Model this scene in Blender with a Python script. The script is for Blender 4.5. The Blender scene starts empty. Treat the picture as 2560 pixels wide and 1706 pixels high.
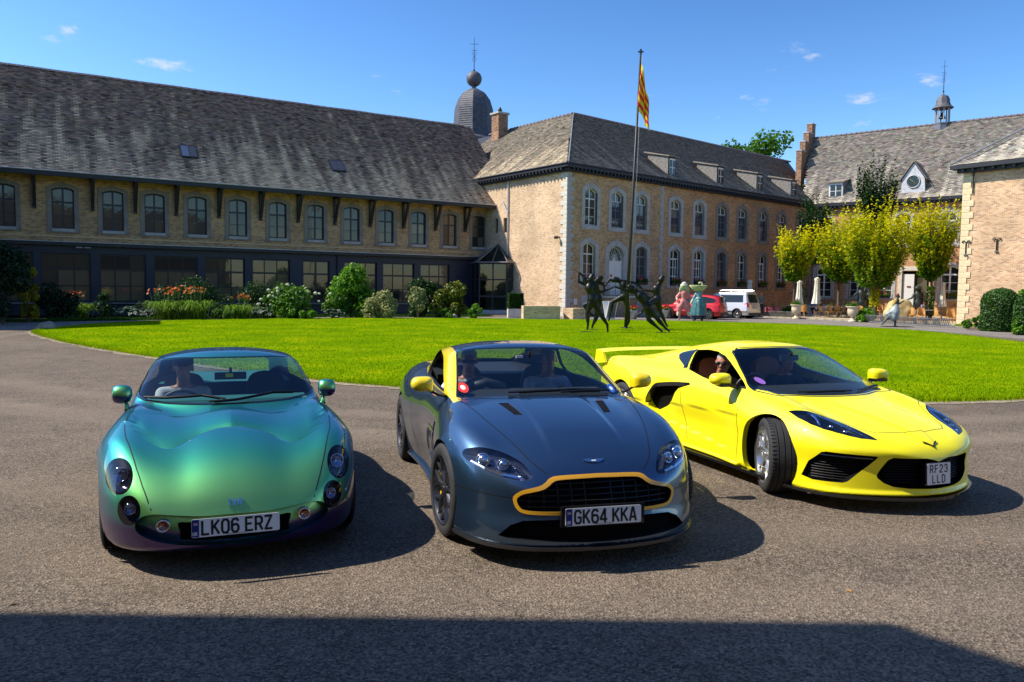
import bpy,bmesh,math,random
import numpy as np
from mathutils import Vector,Matrix,noise
from mathutils.bvhtree import BVHTree
from mathutils.geometry import delaunay_2d_cdt
R=math.radians
PI=math.pi
rnd=random.Random(7)
SC=bpy.context.scene
COL=SC.collection
# ---------------------------------------------------------------- camera
cam_d=bpy.data.cameras.new('camera')
cam=bpy.data.objects.new('camera',cam_d)
COL.objects.link(cam)
SC.camera=cam
cam_d.sensor_width=36.0
cam_d.lens=36.0*1950.0/2560.0
cam_d.clip_start=0.1
cam_d.clip_end=3000.0
cam.matrix_world=(Matrix.Translation((0,0,1.82))@Matrix.Rotation(R(90-3.75),4,'X')@Matrix.Rotation(R(0.7),4,'Z'))
# ---------------------------------------------------------------- light
SUN_AZ=179.0      # direction towards the sun, degrees counter-clockwise from +X
SUN_EL=48.0
world=bpy.data.worlds.new('World')
SC.world=world
world.use_nodes=True
wn,wl=world.node_tree.nodes,world.node_tree.links
wn.clear()
w_out=wn.new('ShaderNodeOutputWorld')
w_bg=wn.new('ShaderNodeBackground')
w_bg.inputs['Strength'].default_value=0.112
sky=wn.new('ShaderNodeTexSky')
sky.sky_type='NISHITA'
sky.sun_disc=False
sky.sun_elevation=R(SUN_EL)
sky.sun_rotation=R(90.0-SUN_AZ)
sky.air_density=1.0
sky.dust_density=0.35
sky.ozone_density=2.2
sun_d=bpy.data.lights.new('sun','SUN')
sun=bpy.data.objects.new('sun',sun_d)
COL.objects.link(sun)
sun_d.energy=5.0
sun_d.angle=R(0.5)
sun_d.color=(1.0,0.93,0.80)
_sd=Vector((math.cos(R(SUN_AZ))*math.cos(R(SUN_EL)),math.sin(R(SUN_AZ))*math.cos(R(SUN_EL)),math.sin(R(SUN_EL))))
sun.rotation_euler=_sd.to_track_quat('Z','Y').to_euler()
sun.location=_sd*60
vs=SC.view_settings
vs.view_transform='Standard'
vs.look='None'
vs.exposure=0.52
vs.gamma=1.0
vs.use_curve_mapping=False
SC.cycles.max_bounces=8
SC.cycles.transparent_max_bounces=12
SC.cycles.caustics_reflective=False
SC.cycles.caustics_refractive=False
# small fair-weather clouds, as part of the sky
def _world_sky():
 N,L=wn,wl
 tc=N.new('ShaderNodeTexCoord')
 hsv=N.new('ShaderNodeHueSaturation')
 hsv.inputs['Saturation'].default_value=1.08;hsv.inputs['Value'].default_value=.58
 gm=N.new('ShaderNodeGamma');gm.inputs[1].default_value=1.5;L.new(sky.outputs[0],gm.inputs[0]);L.new(gm.outputs[0],hsv.inputs['Color'])
 mp=N.new('ShaderNodeMapping');mp.inputs['Scale'].default_value=(1.0,1.0,2.6)
 L.new(tc.outputs['Generated'],mp.inputs['Vector'])
 n1=N.new('ShaderNodeTexNoise');n1.inputs['Scale'].default_value=26.0;n1.inputs['Detail'].default_value=9.0
 n1.inputs['Roughness'].default_value=0.62
 L.new(mp.outputs[0],n1.inputs['Vector'])
 # (azimuth deg from +Y clockwise, elevation, half-width deg, half-height deg, strength)
 cl=[(-29.5,15.2,1.5,.55,.8),(-24.3,14.2,1.5,.45,.95),(-10.0,14.8,.8,.28,.6),(-8.6,13.7,.5,.25,.5),
   (7.0,12.1,1.0,.25,.5),(9.9,13.6,.7,.18,.35),
   (14.5,12.2,.55,.3,.7),(16.7,12.8,1.25,.5,.95),(17.7,12.9,.7,.4,.5),(20.0,15.9,1.6,.45,.55),(18.2,15.0,1.1,.3,.4),
   (23.7,12.7,.95,.4,.85),(25.7,12.9,.9,.4,.65),(27.3,13.5,1.1,.55,1.0),(12.2,10.2,2.4,.4,.55),(23.6,11.0,2.2,.4,.5),
   (-4.6,11.2,1.6,.35,.55),(40,16,3,1,.8),(-46,14,3,1,.8),(60,20,5,1.5,.7),(-80,24,6,1.6,.7),(120,22,7,2,.8),(180,18,6,1.6,.8),(-140,26,8,2,.8)]
 acc=None
 for az,el,w,h,s in cl:
  a,e=R(az),R(el)
  c=Vector((math.sin(a)*math.cos(e),math.cos(a)*math.cos(e),math.sin(e)))
  sub=N.new('ShaderNodeVectorMath');sub.operation='SUBTRACT';sub.inputs[1].default_value=c
  L.new(tc.outputs['Generated'],sub.inputs[0])
  mm=N.new('ShaderNodeVectorMath');mm.operation='MULTIPLY'
  mm.inputs[1].default_value=(.72/R(w),.72/R(w),.72/R(h))
  L.new(sub.outputs[0],mm.inputs[0])
  ln=N.new('ShaderNodeVectorMath');ln.operation='LENGTH'
  L.new(mm.outputs[0],ln.inputs[0])
  mr=N.new('ShaderNodeMapRange');mr.inputs['From Min'].default_value=1.25;mr.inputs['From Max'].default_value=0.0
  mr.inputs['To Min'].default_value=0.0;mr.inputs['To Max'].default_value=s;mr.interpolation_type='SMOOTHSTEP'
  L.new(ln.outputs['Value'],mr.inputs['Value'])
  if acc is None:acc=mr.outputs[0]
  else:
   mx=N.new('ShaderNodeMath');mx.operation='MAXIMUM'
   L.new(acc,mx.inputs[0]);L.new(mr.outputs[0],mx.inputs[1]);acc=mx.outputs[0]
 ad=N.new('ShaderNodeMath');ad.operation='MULTIPLY_ADD';ad.inputs[1].default_value=4.6;ad.inputs[2].default_value=-2.5
 L.new(n1.outputs['Fac'],ad.inputs[0])
 am=N.new('ShaderNodeMath');am.operation='MULTIPLY_ADD';am.inputs[1].default_value=1.15
 L.new(acc,am.inputs[0]);L.new(ad.outputs[0],am.inputs[2])
 mk=N.new('ShaderNodeMapRange');mk.inputs['From Min'].default_value=0.30;mk.inputs['From Max'].default_value=1.45
 mk.inputs['To Max'].default_value=0.7
 mk.interpolation_type='SMOOTHSTEP'
 L.new(am.outputs[0],mk.inputs['Value'])
 gate=N.new('ShaderNodeMath');gate.operation='MULTIPLY'
 g2=N.new('ShaderNodeMapRange');g2.inputs['From Max'].default_value=0.2
 L.new(acc,g2.inputs['Value']);L.new(mk.outputs[0],gate.inputs[0]);L.new(g2.outputs[0],gate.inputs[1])
 mix=N.new('ShaderNodeMix');mix.data_type='RGBA'
 mix.inputs['B'].default_value=(5.2,5.4,5.7,1)
 L.new(gate.outputs[0],mix.inputs['Factor']);L.new(hsv.outputs[0],mix.inputs['A'])
 L.new(mix.outputs['Result'],w_bg.inputs['Color'])
 L.new(w_bg.outputs[0],w_out.inputs['Surface'])
_world_sky()
# ---------------------------------------------------------------- helpers
def tag(o,label=None,cat=None,group=None,kind=None):
 if label:o['label']=label
 if cat:o['category']=cat
 if group:o['group']=group
 if kind:o['kind']=kind
 return o
def empty(name,loc=(0,0,0),rz=0.0,label=None,cat=None,group=None):
 o=bpy.data.objects.new(name,None)
 COL.objects.link(o)
 o.location=loc
 o.rotation_euler=(0,0,rz)
 o.empty_display_size=0.2
 return tag(o,label,cat,group)
def link(name,me,parent=None,loc=None,rot=None,scale=None):
 o=bpy.data.objects.new(name,me)
 COL.objects.link(o)
 if parent:o.parent=parent
 if loc is not None:o.location=loc
 if rot is not None:o.rotation_euler=rot
 if scale is not None:o.scale=scale
 return o
def copy_tree(o,parent=None):
 c=o.copy();COL.objects.link(c)
 if parent:c.parent=parent
 for ch in list(o.children):
  copy_tree(ch,c)
 return c
class MB:
 """collects simple shapes for one mesh"""
 def __init__(s):s.v=[];s.f=[];s.uv=None;s.mi=[]
 def add(s,vs,fs,mi=0):
  b=len(s.v);s.v +=[tuple(p)for p in vs];s.f +=[tuple(b+i for i in f)for f in fs];s.mi +=[mi]*len(fs)
 def box(s,c,d,rz=0.0,mi=0,M=None):
  x,y,z=d[0]/2,d[1]/2,d[2]/2
  P=[(-x,-y,-z),(x,-y,-z),(x,y,-z),(-x,y,-z),(-x,-y,z),(x,-y,z),(x,y,z),(-x,y,z)]
  if M is not None:
   P=[tuple(M @Vector(p)+Vector(c))for p in P]
  else:
   cz,sz=math.cos(rz),math.sin(rz)
   P=[(c[0]+p[0]*cz-p[1]*sz,c[1]+p[0]*sz+p[1]*cz,c[2]+p[2])for p in P]
  s.add(P,[(0,3,2,1),(4,5,6,7),(0,1,5,4),(1,2,6,5),(2,3,7,6),(3,0,4,7)],mi)
  return s
 def box2(s,a,b,mi=0):
  return s.box([(a[i]+b[i])/2 for i in range(3)],[abs(b[i]-a[i])for i in range(3)],mi=mi)
 def tube(s,pts,r,n=8,caps=True,mi=0,flat=1.0):
  pts=[Vector(p)for p in pts]
  rs=r if isinstance(r,(list,tuple))else [r]*len(pts)
  rings=[]
  up=Vector((0,0,1))
  prev=None
  for i,p in enumerate(pts):
   t=(pts[min(i+1,len(pts)-1)]-pts[max(i-1,0)])
   t=t.normalized()if t.length>1e-9 else Vector((0,0,1))
   if prev is None:
    a=t.cross(up)
    if a.length<1e-3:a=t.cross(Vector((1,0,0)))
   else:
    a=prev-t*prev.dot(t)
    if a.length<1e-4:a=t.cross(up)
   a.normalize();prev=a
   b=t.cross(a)
   rings.append([tuple(p+(a*math.cos(2*PI*k/n)+b*math.sin(2*PI*k/n)*flat)*rs[i])for k in range(n)])
  V=[q for rg in rings for q in rg];Fc=[]
  for i in range(len(pts)-1):
   for k in range(n):
    Fc.append((i*n+k,i*n+(k+1)%n,(i+1)*n+(k+1)%n,(i+1)*n+k))
  if caps:
   Fc.append(tuple(range(n))[::-1]);Fc.append(tuple((len(pts)-1)*n+k for k in range(n)))
  s.add(V,Fc,mi);return s
 def lathe(s,prof,n=24,c=(0,0,0),mi=0,sx=1.0,sy=1.0,close=True):
  V=[];Fc=[]
  for r,z in prof:
   V +=[(c[0]+r*sx*math.cos(2*PI*k/n),c[1]+r*sy*math.sin(2*PI*k/n),c[2]+z)for k in range(n)]
  for i in range(len(prof)-1):
   for k in range(n):
    Fc.append((i*n+k,i*n+(k+1)%n,(i+1)*n+(k+1)%n,(i+1)*n+k))
  if close:
   Fc.append(tuple(range(n))[::-1]);Fc.append(tuple((len(prof)-1)*n+k for k in range(n)))
  s.add(V,Fc,mi);return s
 def prism(s,poly,a,b,mi=0):
  """poly: list of 3D points; extruded by vector b-a given as offset vectors a and b"""
  n=len(poly);a=Vector(a);b=Vector(b)
  V=[tuple(Vector(p)+a)for p in poly]+[tuple(Vector(p)+b)for p in poly]
  Fc=[tuple(range(n))[::-1],tuple(range(n,2*n))]+[(i,(i+1)%n,n+(i+1)%n,n+i)for i in range(n)]
  s.add(V,Fc,mi);return s
 def mesh(s,name,mats,smooth=False,angle=None):
  me=bpy.data.meshes.new(name)
  me.from_pydata(s.v,[],s.f)
  for m in (mats if isinstance(mats,(list,tuple))else [mats]):me.materials.append(m)
  if any(s.mi):me.polygons.foreach_set('material_index',s.mi)
  if smooth or angle:
   me.polygons.foreach_set('use_smooth',[True]*len(me.polygons))
   if angle:
    try:me.set_sharp_from_angle(angle=R(angle))
    except Exception:pass
  me.update()
  return me
 def build(s,name,mats,parent=None,smooth=False,angle=None,**k):
  return link(name,s.mesh(name,mats,smooth,angle),parent,**k)
def np_mesh(name,V,F4,mats,smooth=False,cols=None,uv=None):
 """V (n,3), F (m,k) arrays -> mesh, quickly"""
 V=np.asarray(V,dtype=np.float32);F4=np.asarray(F4,dtype=np.int32)
 me=bpy.data.meshes.new(name)
 me.vertices.add(len(V));me.vertices.foreach_set('co',V.ravel())
 k=F4.shape[1]
 me.loops.add(F4.size);me.loops.foreach_set('vertex_index',F4.ravel())
 me.polygons.add(len(F4));me.polygons.foreach_set('loop_start',np.arange(len(F4),dtype=np.int32)*k)
 me.polygons.foreach_set('loop_total',np.full(len(F4),k,dtype=np.int32))
 if smooth:me.polygons.foreach_set('use_smooth',[True]*len(F4))
 if cols is not None:
  at=me.color_attributes.new('tint','FLOAT_COLOR','POINT')
  c=np.ones((len(V),4),dtype=np.float32);c[:,:cols.shape[1]]=cols
  at.data.foreach_set('color',c.ravel())
 if uv is not None:
  ul=me.uv_layers.new(name='UVMap')
  ul.data.foreach_set('uv',np.asarray(uv,dtype=np.float32)[F4.ravel()].ravel())
 for m in (mats if isinstance(mats,(list,tuple))else [mats]):me.materials.append(m)
 me.update(calc_edges=True)
 return me
# ---------------------------------------------------------------- materials
def mat(name,col=(.5,.5,.5),rough=.6,metal=0.0,spec=.5,coat=0.0,noise_s=None,noise_a=.25,bump=0.0,bump_s=None,emis=None,tint=False,coat_r=.03,sheen=0.0):
 m=bpy.data.materials.new(name);m.use_nodes=True
 N,L=m.node_tree.nodes,m.node_tree.links
 b=N['Principled BSDF']
 b.inputs['Base Color'].default_value=(*col,1)
 b.inputs['Roughness'].default_value=rough
 b.inputs['Metallic'].default_value=metal
 b.inputs['Specular IOR Level'].default_value=spec
 b.inputs['Coat Weight'].default_value=coat
 b.inputs['Coat Roughness'].default_value=coat_r
 src=None
 if tint:
  a=N.new('ShaderNodeAttribute');a.attribute_name='tint';a.attribute_type='GEOMETRY'
  mx=N.new('ShaderNodeMix');mx.data_type='RGBA';mx.blend_type='MULTIPLY';mx.inputs['Factor'].default_value=1.0
  mx.inputs['A'].default_value=(*col,1)
  L.new(a.outputs['Color'],mx.inputs['B']);src=mx.outputs['Result']
  L.new(src,b.inputs['Base Color'])
 if noise_s or bump:
  tc=N.new('ShaderNodeTexCoord')
  n=N.new('ShaderNodeTexNoise');n.inputs['Scale'].default_value=noise_s or bump_s;n.inputs['Detail'].default_value=6
  L.new(tc.outputs['Object'],n.inputs['Vector'])
  if noise_s:
   mr=N.new('ShaderNodeMapRange');mr.inputs['From Min'].default_value=.3;mr.inputs['From Max'].default_value=.7
   mr.inputs['To Min'].default_value=1-noise_a;mr.inputs['To Max'].default_value=1+noise_a
   L.new(n.outputs['Fac'],mr.inputs['Value'])
   mx2=N.new('ShaderNodeMix');mx2.data_type='RGBA';mx2.blend_type='MULTIPLY';mx2.inputs['Factor'].default_value=1.0
   if src:L.new(src,mx2.inputs['A'])
   else:mx2.inputs['A'].default_value=(*col,1)
   L.new(mr.outputs[0],mx2.inputs['B']);L.new(mx2.outputs['Result'],b.inputs['Base Color'])
  if bump:
   n2=n
   if bump_s:
    n2=N.new('ShaderNodeTexNoise');n2.inputs['Scale'].default_value=bump_s;n2.inputs['Detail'].default_value=4
    L.new(tc.outputs['Object'],n2.inputs['Vector'])
   bp=N.new('ShaderNodeBump');bp.inputs['Strength'].default_value=bump;bp.inputs['Distance'].default_value=.02
   L.new(n2.outputs['Fac'],bp.inputs['Height']);L.new(bp.outputs[0],b.inputs['Normal'])
 if emis:
  b.inputs['Emission Color'].default_value=(*emis[0],1);b.inputs['Emission Strength'].default_value=emis[1]
 return m
def glass_mat(name,tint=(.55,.62,.6),rough=.0):
 """thin pane: tinted see-through plus mirror reflection by Fresnel"""
 m=bpy.data.materials.new(name);m.use_nodes=True
 N,L=m.node_tree.nodes,m.node_tree.links;N.clear()
 o=N.new('ShaderNodeOutputMaterial');t=N.new('ShaderNodeBsdfTransparent');g=N.new('ShaderNodeBsdfGlossy')
 t.inputs['Color'].default_value=(*tint,1);g.inputs['Roughness'].default_value=rough
 g.inputs['Color'].default_value=(.95,.97,1,1)
 fr=N.new('ShaderNodeFresnel');ge=N.new('ShaderNodeNewGeometry');io=N.new('ShaderNodeMapRange');io.inputs['To Min'].default_value=1.5;io.inputs['To Max'].default_value=1/1.5
 L.new(ge.outputs['Backfacing'],io.inputs['Value']);L.new(io.outputs[0],fr.inputs['IOR'])
 mx=N.new('ShaderNodeMixShader')
 L.new(fr.outputs[0],mx.inputs[0]);L.new(t.outputs[0],mx.inputs[1]);L.new(g.outputs[0],mx.inputs[2]);L.new(mx.outputs[0],o.inputs[0])
 return m
def leaf_mat(name,c1,c2,trans=.35,gl=.03):
 m=bpy.data.materials.new(name);m.use_nodes=True
 N,L=m.node_tree.nodes,m.node_tree.links;N.clear()
 o=N.new('ShaderNodeOutputMaterial')
 a=N.new('ShaderNodeAttribute');a.attribute_name='tint';a.attribute_type='GEOMETRY'
 sep=N.new('ShaderNodeSeparateColor');L.new(a.outputs['Color'],sep.inputs[0])
 mx=N.new('ShaderNodeMix');mx.data_type='RGBA'
 mx.inputs['A'].default_value=(*c1,1);mx.inputs['B'].default_value=(*c2,1)
 L.new(sep.outputs[0],mx.inputs['Factor'])
 d=N.new('ShaderNodeBsdfDiffuse');t=N.new('ShaderNodeBsdfTranslucent');g=N.new('ShaderNodeBsdfGlossy');g.inputs['Roughness'].default_value=.45
 g.inputs['Color'].default_value=(.6,.6,.6,1)
 L.new(mx.outputs['Result'],d.inputs['Color']);L.new(mx.outputs['Result'],t.inputs['Color'])
 s=N.new('ShaderNodeMixShader');s.inputs[0].default_value=trans
 L.new(d.outputs[0],s.inputs[1]);L.new(t.outputs[0],s.inputs[2])
 s2=N.new('ShaderNodeMixShader');s2.inputs[0].default_value=gl
 L.new(s.outputs[0],s2.inputs[1]);L.new(g.outputs[0],s2.inputs[2]);L.new(s2.outputs[0],o.inputs[0])
 return m
# ================================================================ ground
def ground_mat(name,c1,c2,c3,scale=1.0,speck=.5,rough=.92,tracks=False):
 m=bpy.data.materials.new(name);m.use_nodes=True
 N,L=m.node_tree.nodes,m.node_tree.links;b=N['Principled BSDF'];b.inputs['Roughness'].default_value=rough;b.inputs['Specular IOR Level'].default_value=.3
 tc=N.new('ShaderNodeTexCoord')
 big=N.new('ShaderNodeTexNoise');big.inputs['Scale'].default_value=.32*scale;big.inputs['Detail'].default_value=6;L.new(tc.outputs['Object'],big.inputs['Vector'])
 cr=N.new('ShaderNodeValToRGB');cr.color_ramp.elements[0].position=.32;cr.color_ramp.elements[0].color=(*c1,1)
 cr.color_ramp.elements[1].position=.68;cr.color_ramp.elements[1].color=(*c2,1);L.new(big.outputs['Fac'],cr.inputs[0])
 # stones in the surface
 vo=N.new('ShaderNodeTexVoronoi');vo.inputs['Scale'].default_value=85*scale;L.new(tc.outputs['Object'],vo.inputs['Vector'])
 sp=N.new('ShaderNodeSeparateColor');L.new(vo.outputs['Color'],sp.inputs[0])
 mr=N.new('ShaderNodeMapRange');mr.inputs['From Min'].default_value=.0;mr.inputs['From Max'].default_value=1;mr.inputs['To Min'].default_value=1-speck;mr.inputs['To Max'].default_value=1+speck
 L.new(sp.outputs[0],mr.inputs['Value'])
 mx=N.new('ShaderNodeMix');mx.data_type='RGBA';mx.blend_type='MULTIPLY';mx.inputs['Factor'].default_value=1;L.new(cr.outputs[0],mx.inputs['A']);L.new(mr.outputs[0],mx.inputs['B'])
 src=mx.outputs['Result']
 # pale chippings
 gt=N.new('ShaderNodeMapRange');gt.inputs['From Min'].default_value=.86;gt.inputs['From Max'].default_value=.93;L.new(sp.outputs[1],gt.inputs['Value'])
 gm=N.new('ShaderNodeMath');gm.operation='MULTIPLY';gm.inputs[1].default_value=.55;L.new(gt.outputs[0],gm.inputs[0])
 mx2=N.new('ShaderNodeMix');mx2.data_type='RGBA';mx2.inputs['B'].default_value=(*c3,1);L.new(gm.outputs[0],mx2.inputs['Factor']);L.new(src,mx2.inputs['A']);src=mx2.outputs['Result']
 # broad stains
 n3=N.new('ShaderNodeTexNoise');n3.inputs['Scale'].default_value=1.7;n3.inputs['Detail'].default_value=8;n3.inputs['Roughness'].default_value=.7;L.new(tc.outputs['Object'],n3.inputs['Vector'])
 m3=N.new('ShaderNodeMapRange');m3.inputs['From Min'].default_value=.35;m3.inputs['From Max'].default_value=.7;m3.inputs['To Min'].default_value=.80;m3.inputs['To Max'].default_value=1.12;L.new(n3.outputs['Fac'],m3.inputs['Value'])
 mx3=N.new('ShaderNodeMix');mx3.data_type='RGBA';mx3.blend_type='MULTIPLY';mx3.inputs['Factor'].default_value=1;L.new(src,mx3.inputs['A']);L.new(m3.outputs[0],mx3.inputs['B']);src=mx3.outputs['Result']
 if tracks:   # worn, paler wheel tracks sweeping round the lawn, and hairline cracks
  for cx,cy,rr,ww,k in ((2.0,31.0,20.6,.22,.30),(2.0,31.0,22.0,.18,.34),(1.5,30.0,21.3,.12,.22),(2.5,29.0,23.6,.25,.22),(2.5,29.0,24.9,.3,.18)):
   sb=N.new('ShaderNodeVectorMath');sb.operation='SUBTRACT';sb.inputs[1].default_value=(cx,cy,0);L.new(tc.outputs['Object'],sb.inputs[0])
   ln=N.new('ShaderNodeVectorMath');ln.operation='LENGTH';L.new(sb.outputs[0],ln.inputs[0])
   wv=N.new('ShaderNodeMath');wv.operation='MULTIPLY_ADD';wv.inputs[1].default_value=.9;L.new(n3.outputs['Fac'],wv.inputs[0]);L.new(ln.outputs['Value'],wv.inputs[2])
   cm=N.new('ShaderNodeMath');cm.operation='COMPARE';cm.inputs[1].default_value=rr;cm.inputs[2].default_value=ww
   df=N.new('ShaderNodeMath');df.operation='SUBTRACT';df.inputs[1].default_value=rr;L.new(wv.outputs[0],df.inputs[0])
   ab=N.new('ShaderNodeMath');ab.operation='ABSOLUTE';L.new(df.outputs[0],ab.inputs[0])
   r2=N.new('ShaderNodeMapRange');r2.interpolation_type='SMOOTHSTEP';r2.inputs['From Min'].default_value=ww*2.4;r2.inputs['From Max'].default_value=0;r2.inputs['To Max'].default_value=k;L.new(ab.outputs[0],r2.inputs['Value'])
   mq=N.new('ShaderNodeMix');mq.data_type='RGBA';mq.inputs['B'].default_value=(c2[0]*1.7,c2[1]*1.7,c2[2]*1.7,1);L.new(r2.outputs[0],mq.inputs['Factor']);L.new(src,mq.inputs['A']);src=mq.outputs['Result']
  cv_=N.new('ShaderNodeTexVoronoi');cv_.feature='DISTANCE_TO_EDGE';cv_.inputs['Scale'].default_value=.16
  mp=N.new('ShaderNodeVectorMath');mp.operation='ADD'
  nz=N.new('ShaderNodeTexNoise');nz.inputs['Scale'].default_value=1.2;nz.inputs['Detail'].default_value=6;L.new(tc.outputs['Object'],nz.inputs['Vector'])
  sc=N.new('ShaderNodeVectorMath');sc.operation='SCALE';sc.inputs['Scale'].default_value=1.1;L.new(nz.outputs['Color'],sc.inputs[0]);L.new(tc.outputs['Object'],mp.inputs[0]);L.new(sc.outputs[0],mp.inputs[1]);L.new(mp.outputs[0],cv_.inputs['Vector'])
  ck=N.new('ShaderNodeMapRange');ck.inputs['From Min'].default_value=.0;ck.inputs['From Max'].default_value=.0016;ck.inputs['To Min'].default_value=.45;ck.inputs['To Max'].default_value=1;L.new(cv_.outputs['Distance'],ck.inputs['Value'])
  mc=N.new('ShaderNodeMix');mc.data_type='RGBA';mc.blend_type='MULTIPLY';mc.inputs['Factor'].default_value=1;L.new(src,mc.inputs['A']);L.new(ck.outputs[0],mc.inputs['B']);src=mc.outputs['Result']
 if tracks:   # oil drips and damp spots
  v5=N.new('ShaderNodeTexVoronoi');v5.inputs['Scale'].default_value=.42;L.new(tc.outputs['Object'],v5.inputs['Vector'])
  a5=N.new('ShaderNodeMath');a5.operation='MULTIPLY_ADD';a5.inputs[1].default_value=.10;L.new(n3.outputs['Fac'],a5.inputs[0]);L.new(v5.outputs['Distance'],a5.inputs[2])
  r5=N.new('ShaderNodeMapRange');r5.interpolation_type='SMOOTHSTEP';r5.inputs['From Min'].default_value=.07;r5.inputs['From Max'].default_value=.15;r5.inputs['To Min'].default_value=.55;r5.inputs['To Max'].default_value=1;L.new(a5.outputs[0],r5.inputs['Value'])
  m5=N.new('ShaderNodeMix');m5.data_type='RGBA';m5.blend_type='MULTIPLY';m5.inputs['Factor'].default_value=1;L.new(src,m5.inputs['A']);L.new(r5.outputs[0],m5.inputs['B']);src=m5.outputs['Result']
 L.new(src,b.inputs['Base Color'])
 bp=N.new('ShaderNodeBump');bp.inputs['Strength'].default_value=.8;bp.inputs['Distance'].default_value=.012;L.new(vo.outputs['Distance'],bp.inputs['Height']);L.new(bp.outputs[0],b.inputs['Normal'])
 return m
ASPH=ground_mat('asphalt',(.118,.090,.066),(.160,.124,.092),(.36,.29,.21),.85,.62,tracks=True)
PATHM=ground_mat('pale_asphalt',(.20,.175,.155),(.26,.23,.20),(.34,.31,.28),1.0,.35)
GRAVM=ground_mat('beige_gravel',(.42,.34,.22),(.52,.43,.29),(.62,.55,.42),.8,.3)
SOILM=ground_mat('soil',(.03,.022,.015),(.05,.036,.024),(.08,.06,.04),.5,.4)
EDGEM=ground_mat('sandy_edge',(.24,.19,.12),(.33,.27,.18),(.45,.38,.27),.6,.4)
def sheet(name,pts,z,m,kind='structure'):
 mb=MB();mb.add([(p[0],p[1],z)for p in pts],[tuple(range(len(pts)))])
 o=mb.build(name,m);o.data.validate();return tag(o,kind=kind)
g=MB();g.add([(-900,-900,0),(900,-900,0),(900,900,0),(-900,900,0)],[(0,1,2,3)])
tag(g.build('ground',ASPH),kind='structure')
LAWN=smooth_l=None
def cr_loop(pts,n=8):
 out=[];m=len(pts)
 for i in range(m):
  p0,p1,p2,p3=pts[i-1],pts[i],pts[(i+1)%m],pts[(i+2)%m]
  for k in range(n):
   t=k/n
   out.append(tuple(.5*(2*p1[j]+(p2[j]-p0[j])*t+(2*p0[j]-5*p1[j]+4*p2[j]-p3[j])*t*t+(3*p1[j]-p0[j]-3*p2[j]+p3[j])*t **3)for j in (0,1)))
 return out
LP=[(-17.1,28.2),(-13.5,24.0),(-9.2,19.9),(-3.7,15.25),(.5,13.6),(4.8,13.1),(9.2,13.8),(14.0,17.0),(18.2,23.0),(19.7,29.9),(20.3,36),(19.6,40.6),(16.6,45.1),(11.3,47.6),(4,48.2),(-3.1,48.0),(-10.5,45.6),(-16.6,41.2),(-18.9,36.5),(-18.6,31.0)]
LAWN=cr_loop(LP)
def offset_loop(P,d):
 out=[];n=len(P)
 for i in range(n):
  a=Vector(P[i-1]);b=Vector(P[(i+1)%n]);t=(b-a).normalized();out.append((P[i][0]+t.y*d,P[i][1]-t.x*d))
 return out
# far drive (paler) ring round the back of the lawn
drive_in=offset_loop(LAWN,.1)
sheet('drive',[(-60,34.0),(-24.5,35.6),(-18.6,41.2),(-10.9,48.4),(-3.4,51.0),(3.2,52.6),(9,57),(20,60),(21.5,55.5),(27.6,47.2),(23.6,40.5),(30,30),(40,20),(60,10),(34,12),(24,22),(21.6,30),(21.6,37),(20.6,41.4),(17.2,46),(11.5,48.6),(4,49.1),(-3.3,48.9),(-11,46.4),(-17.3,41.9),(-19.8,37),(-19.6,31.2),(-24,26.0),(-40,20)],.004,PATHM)
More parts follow.
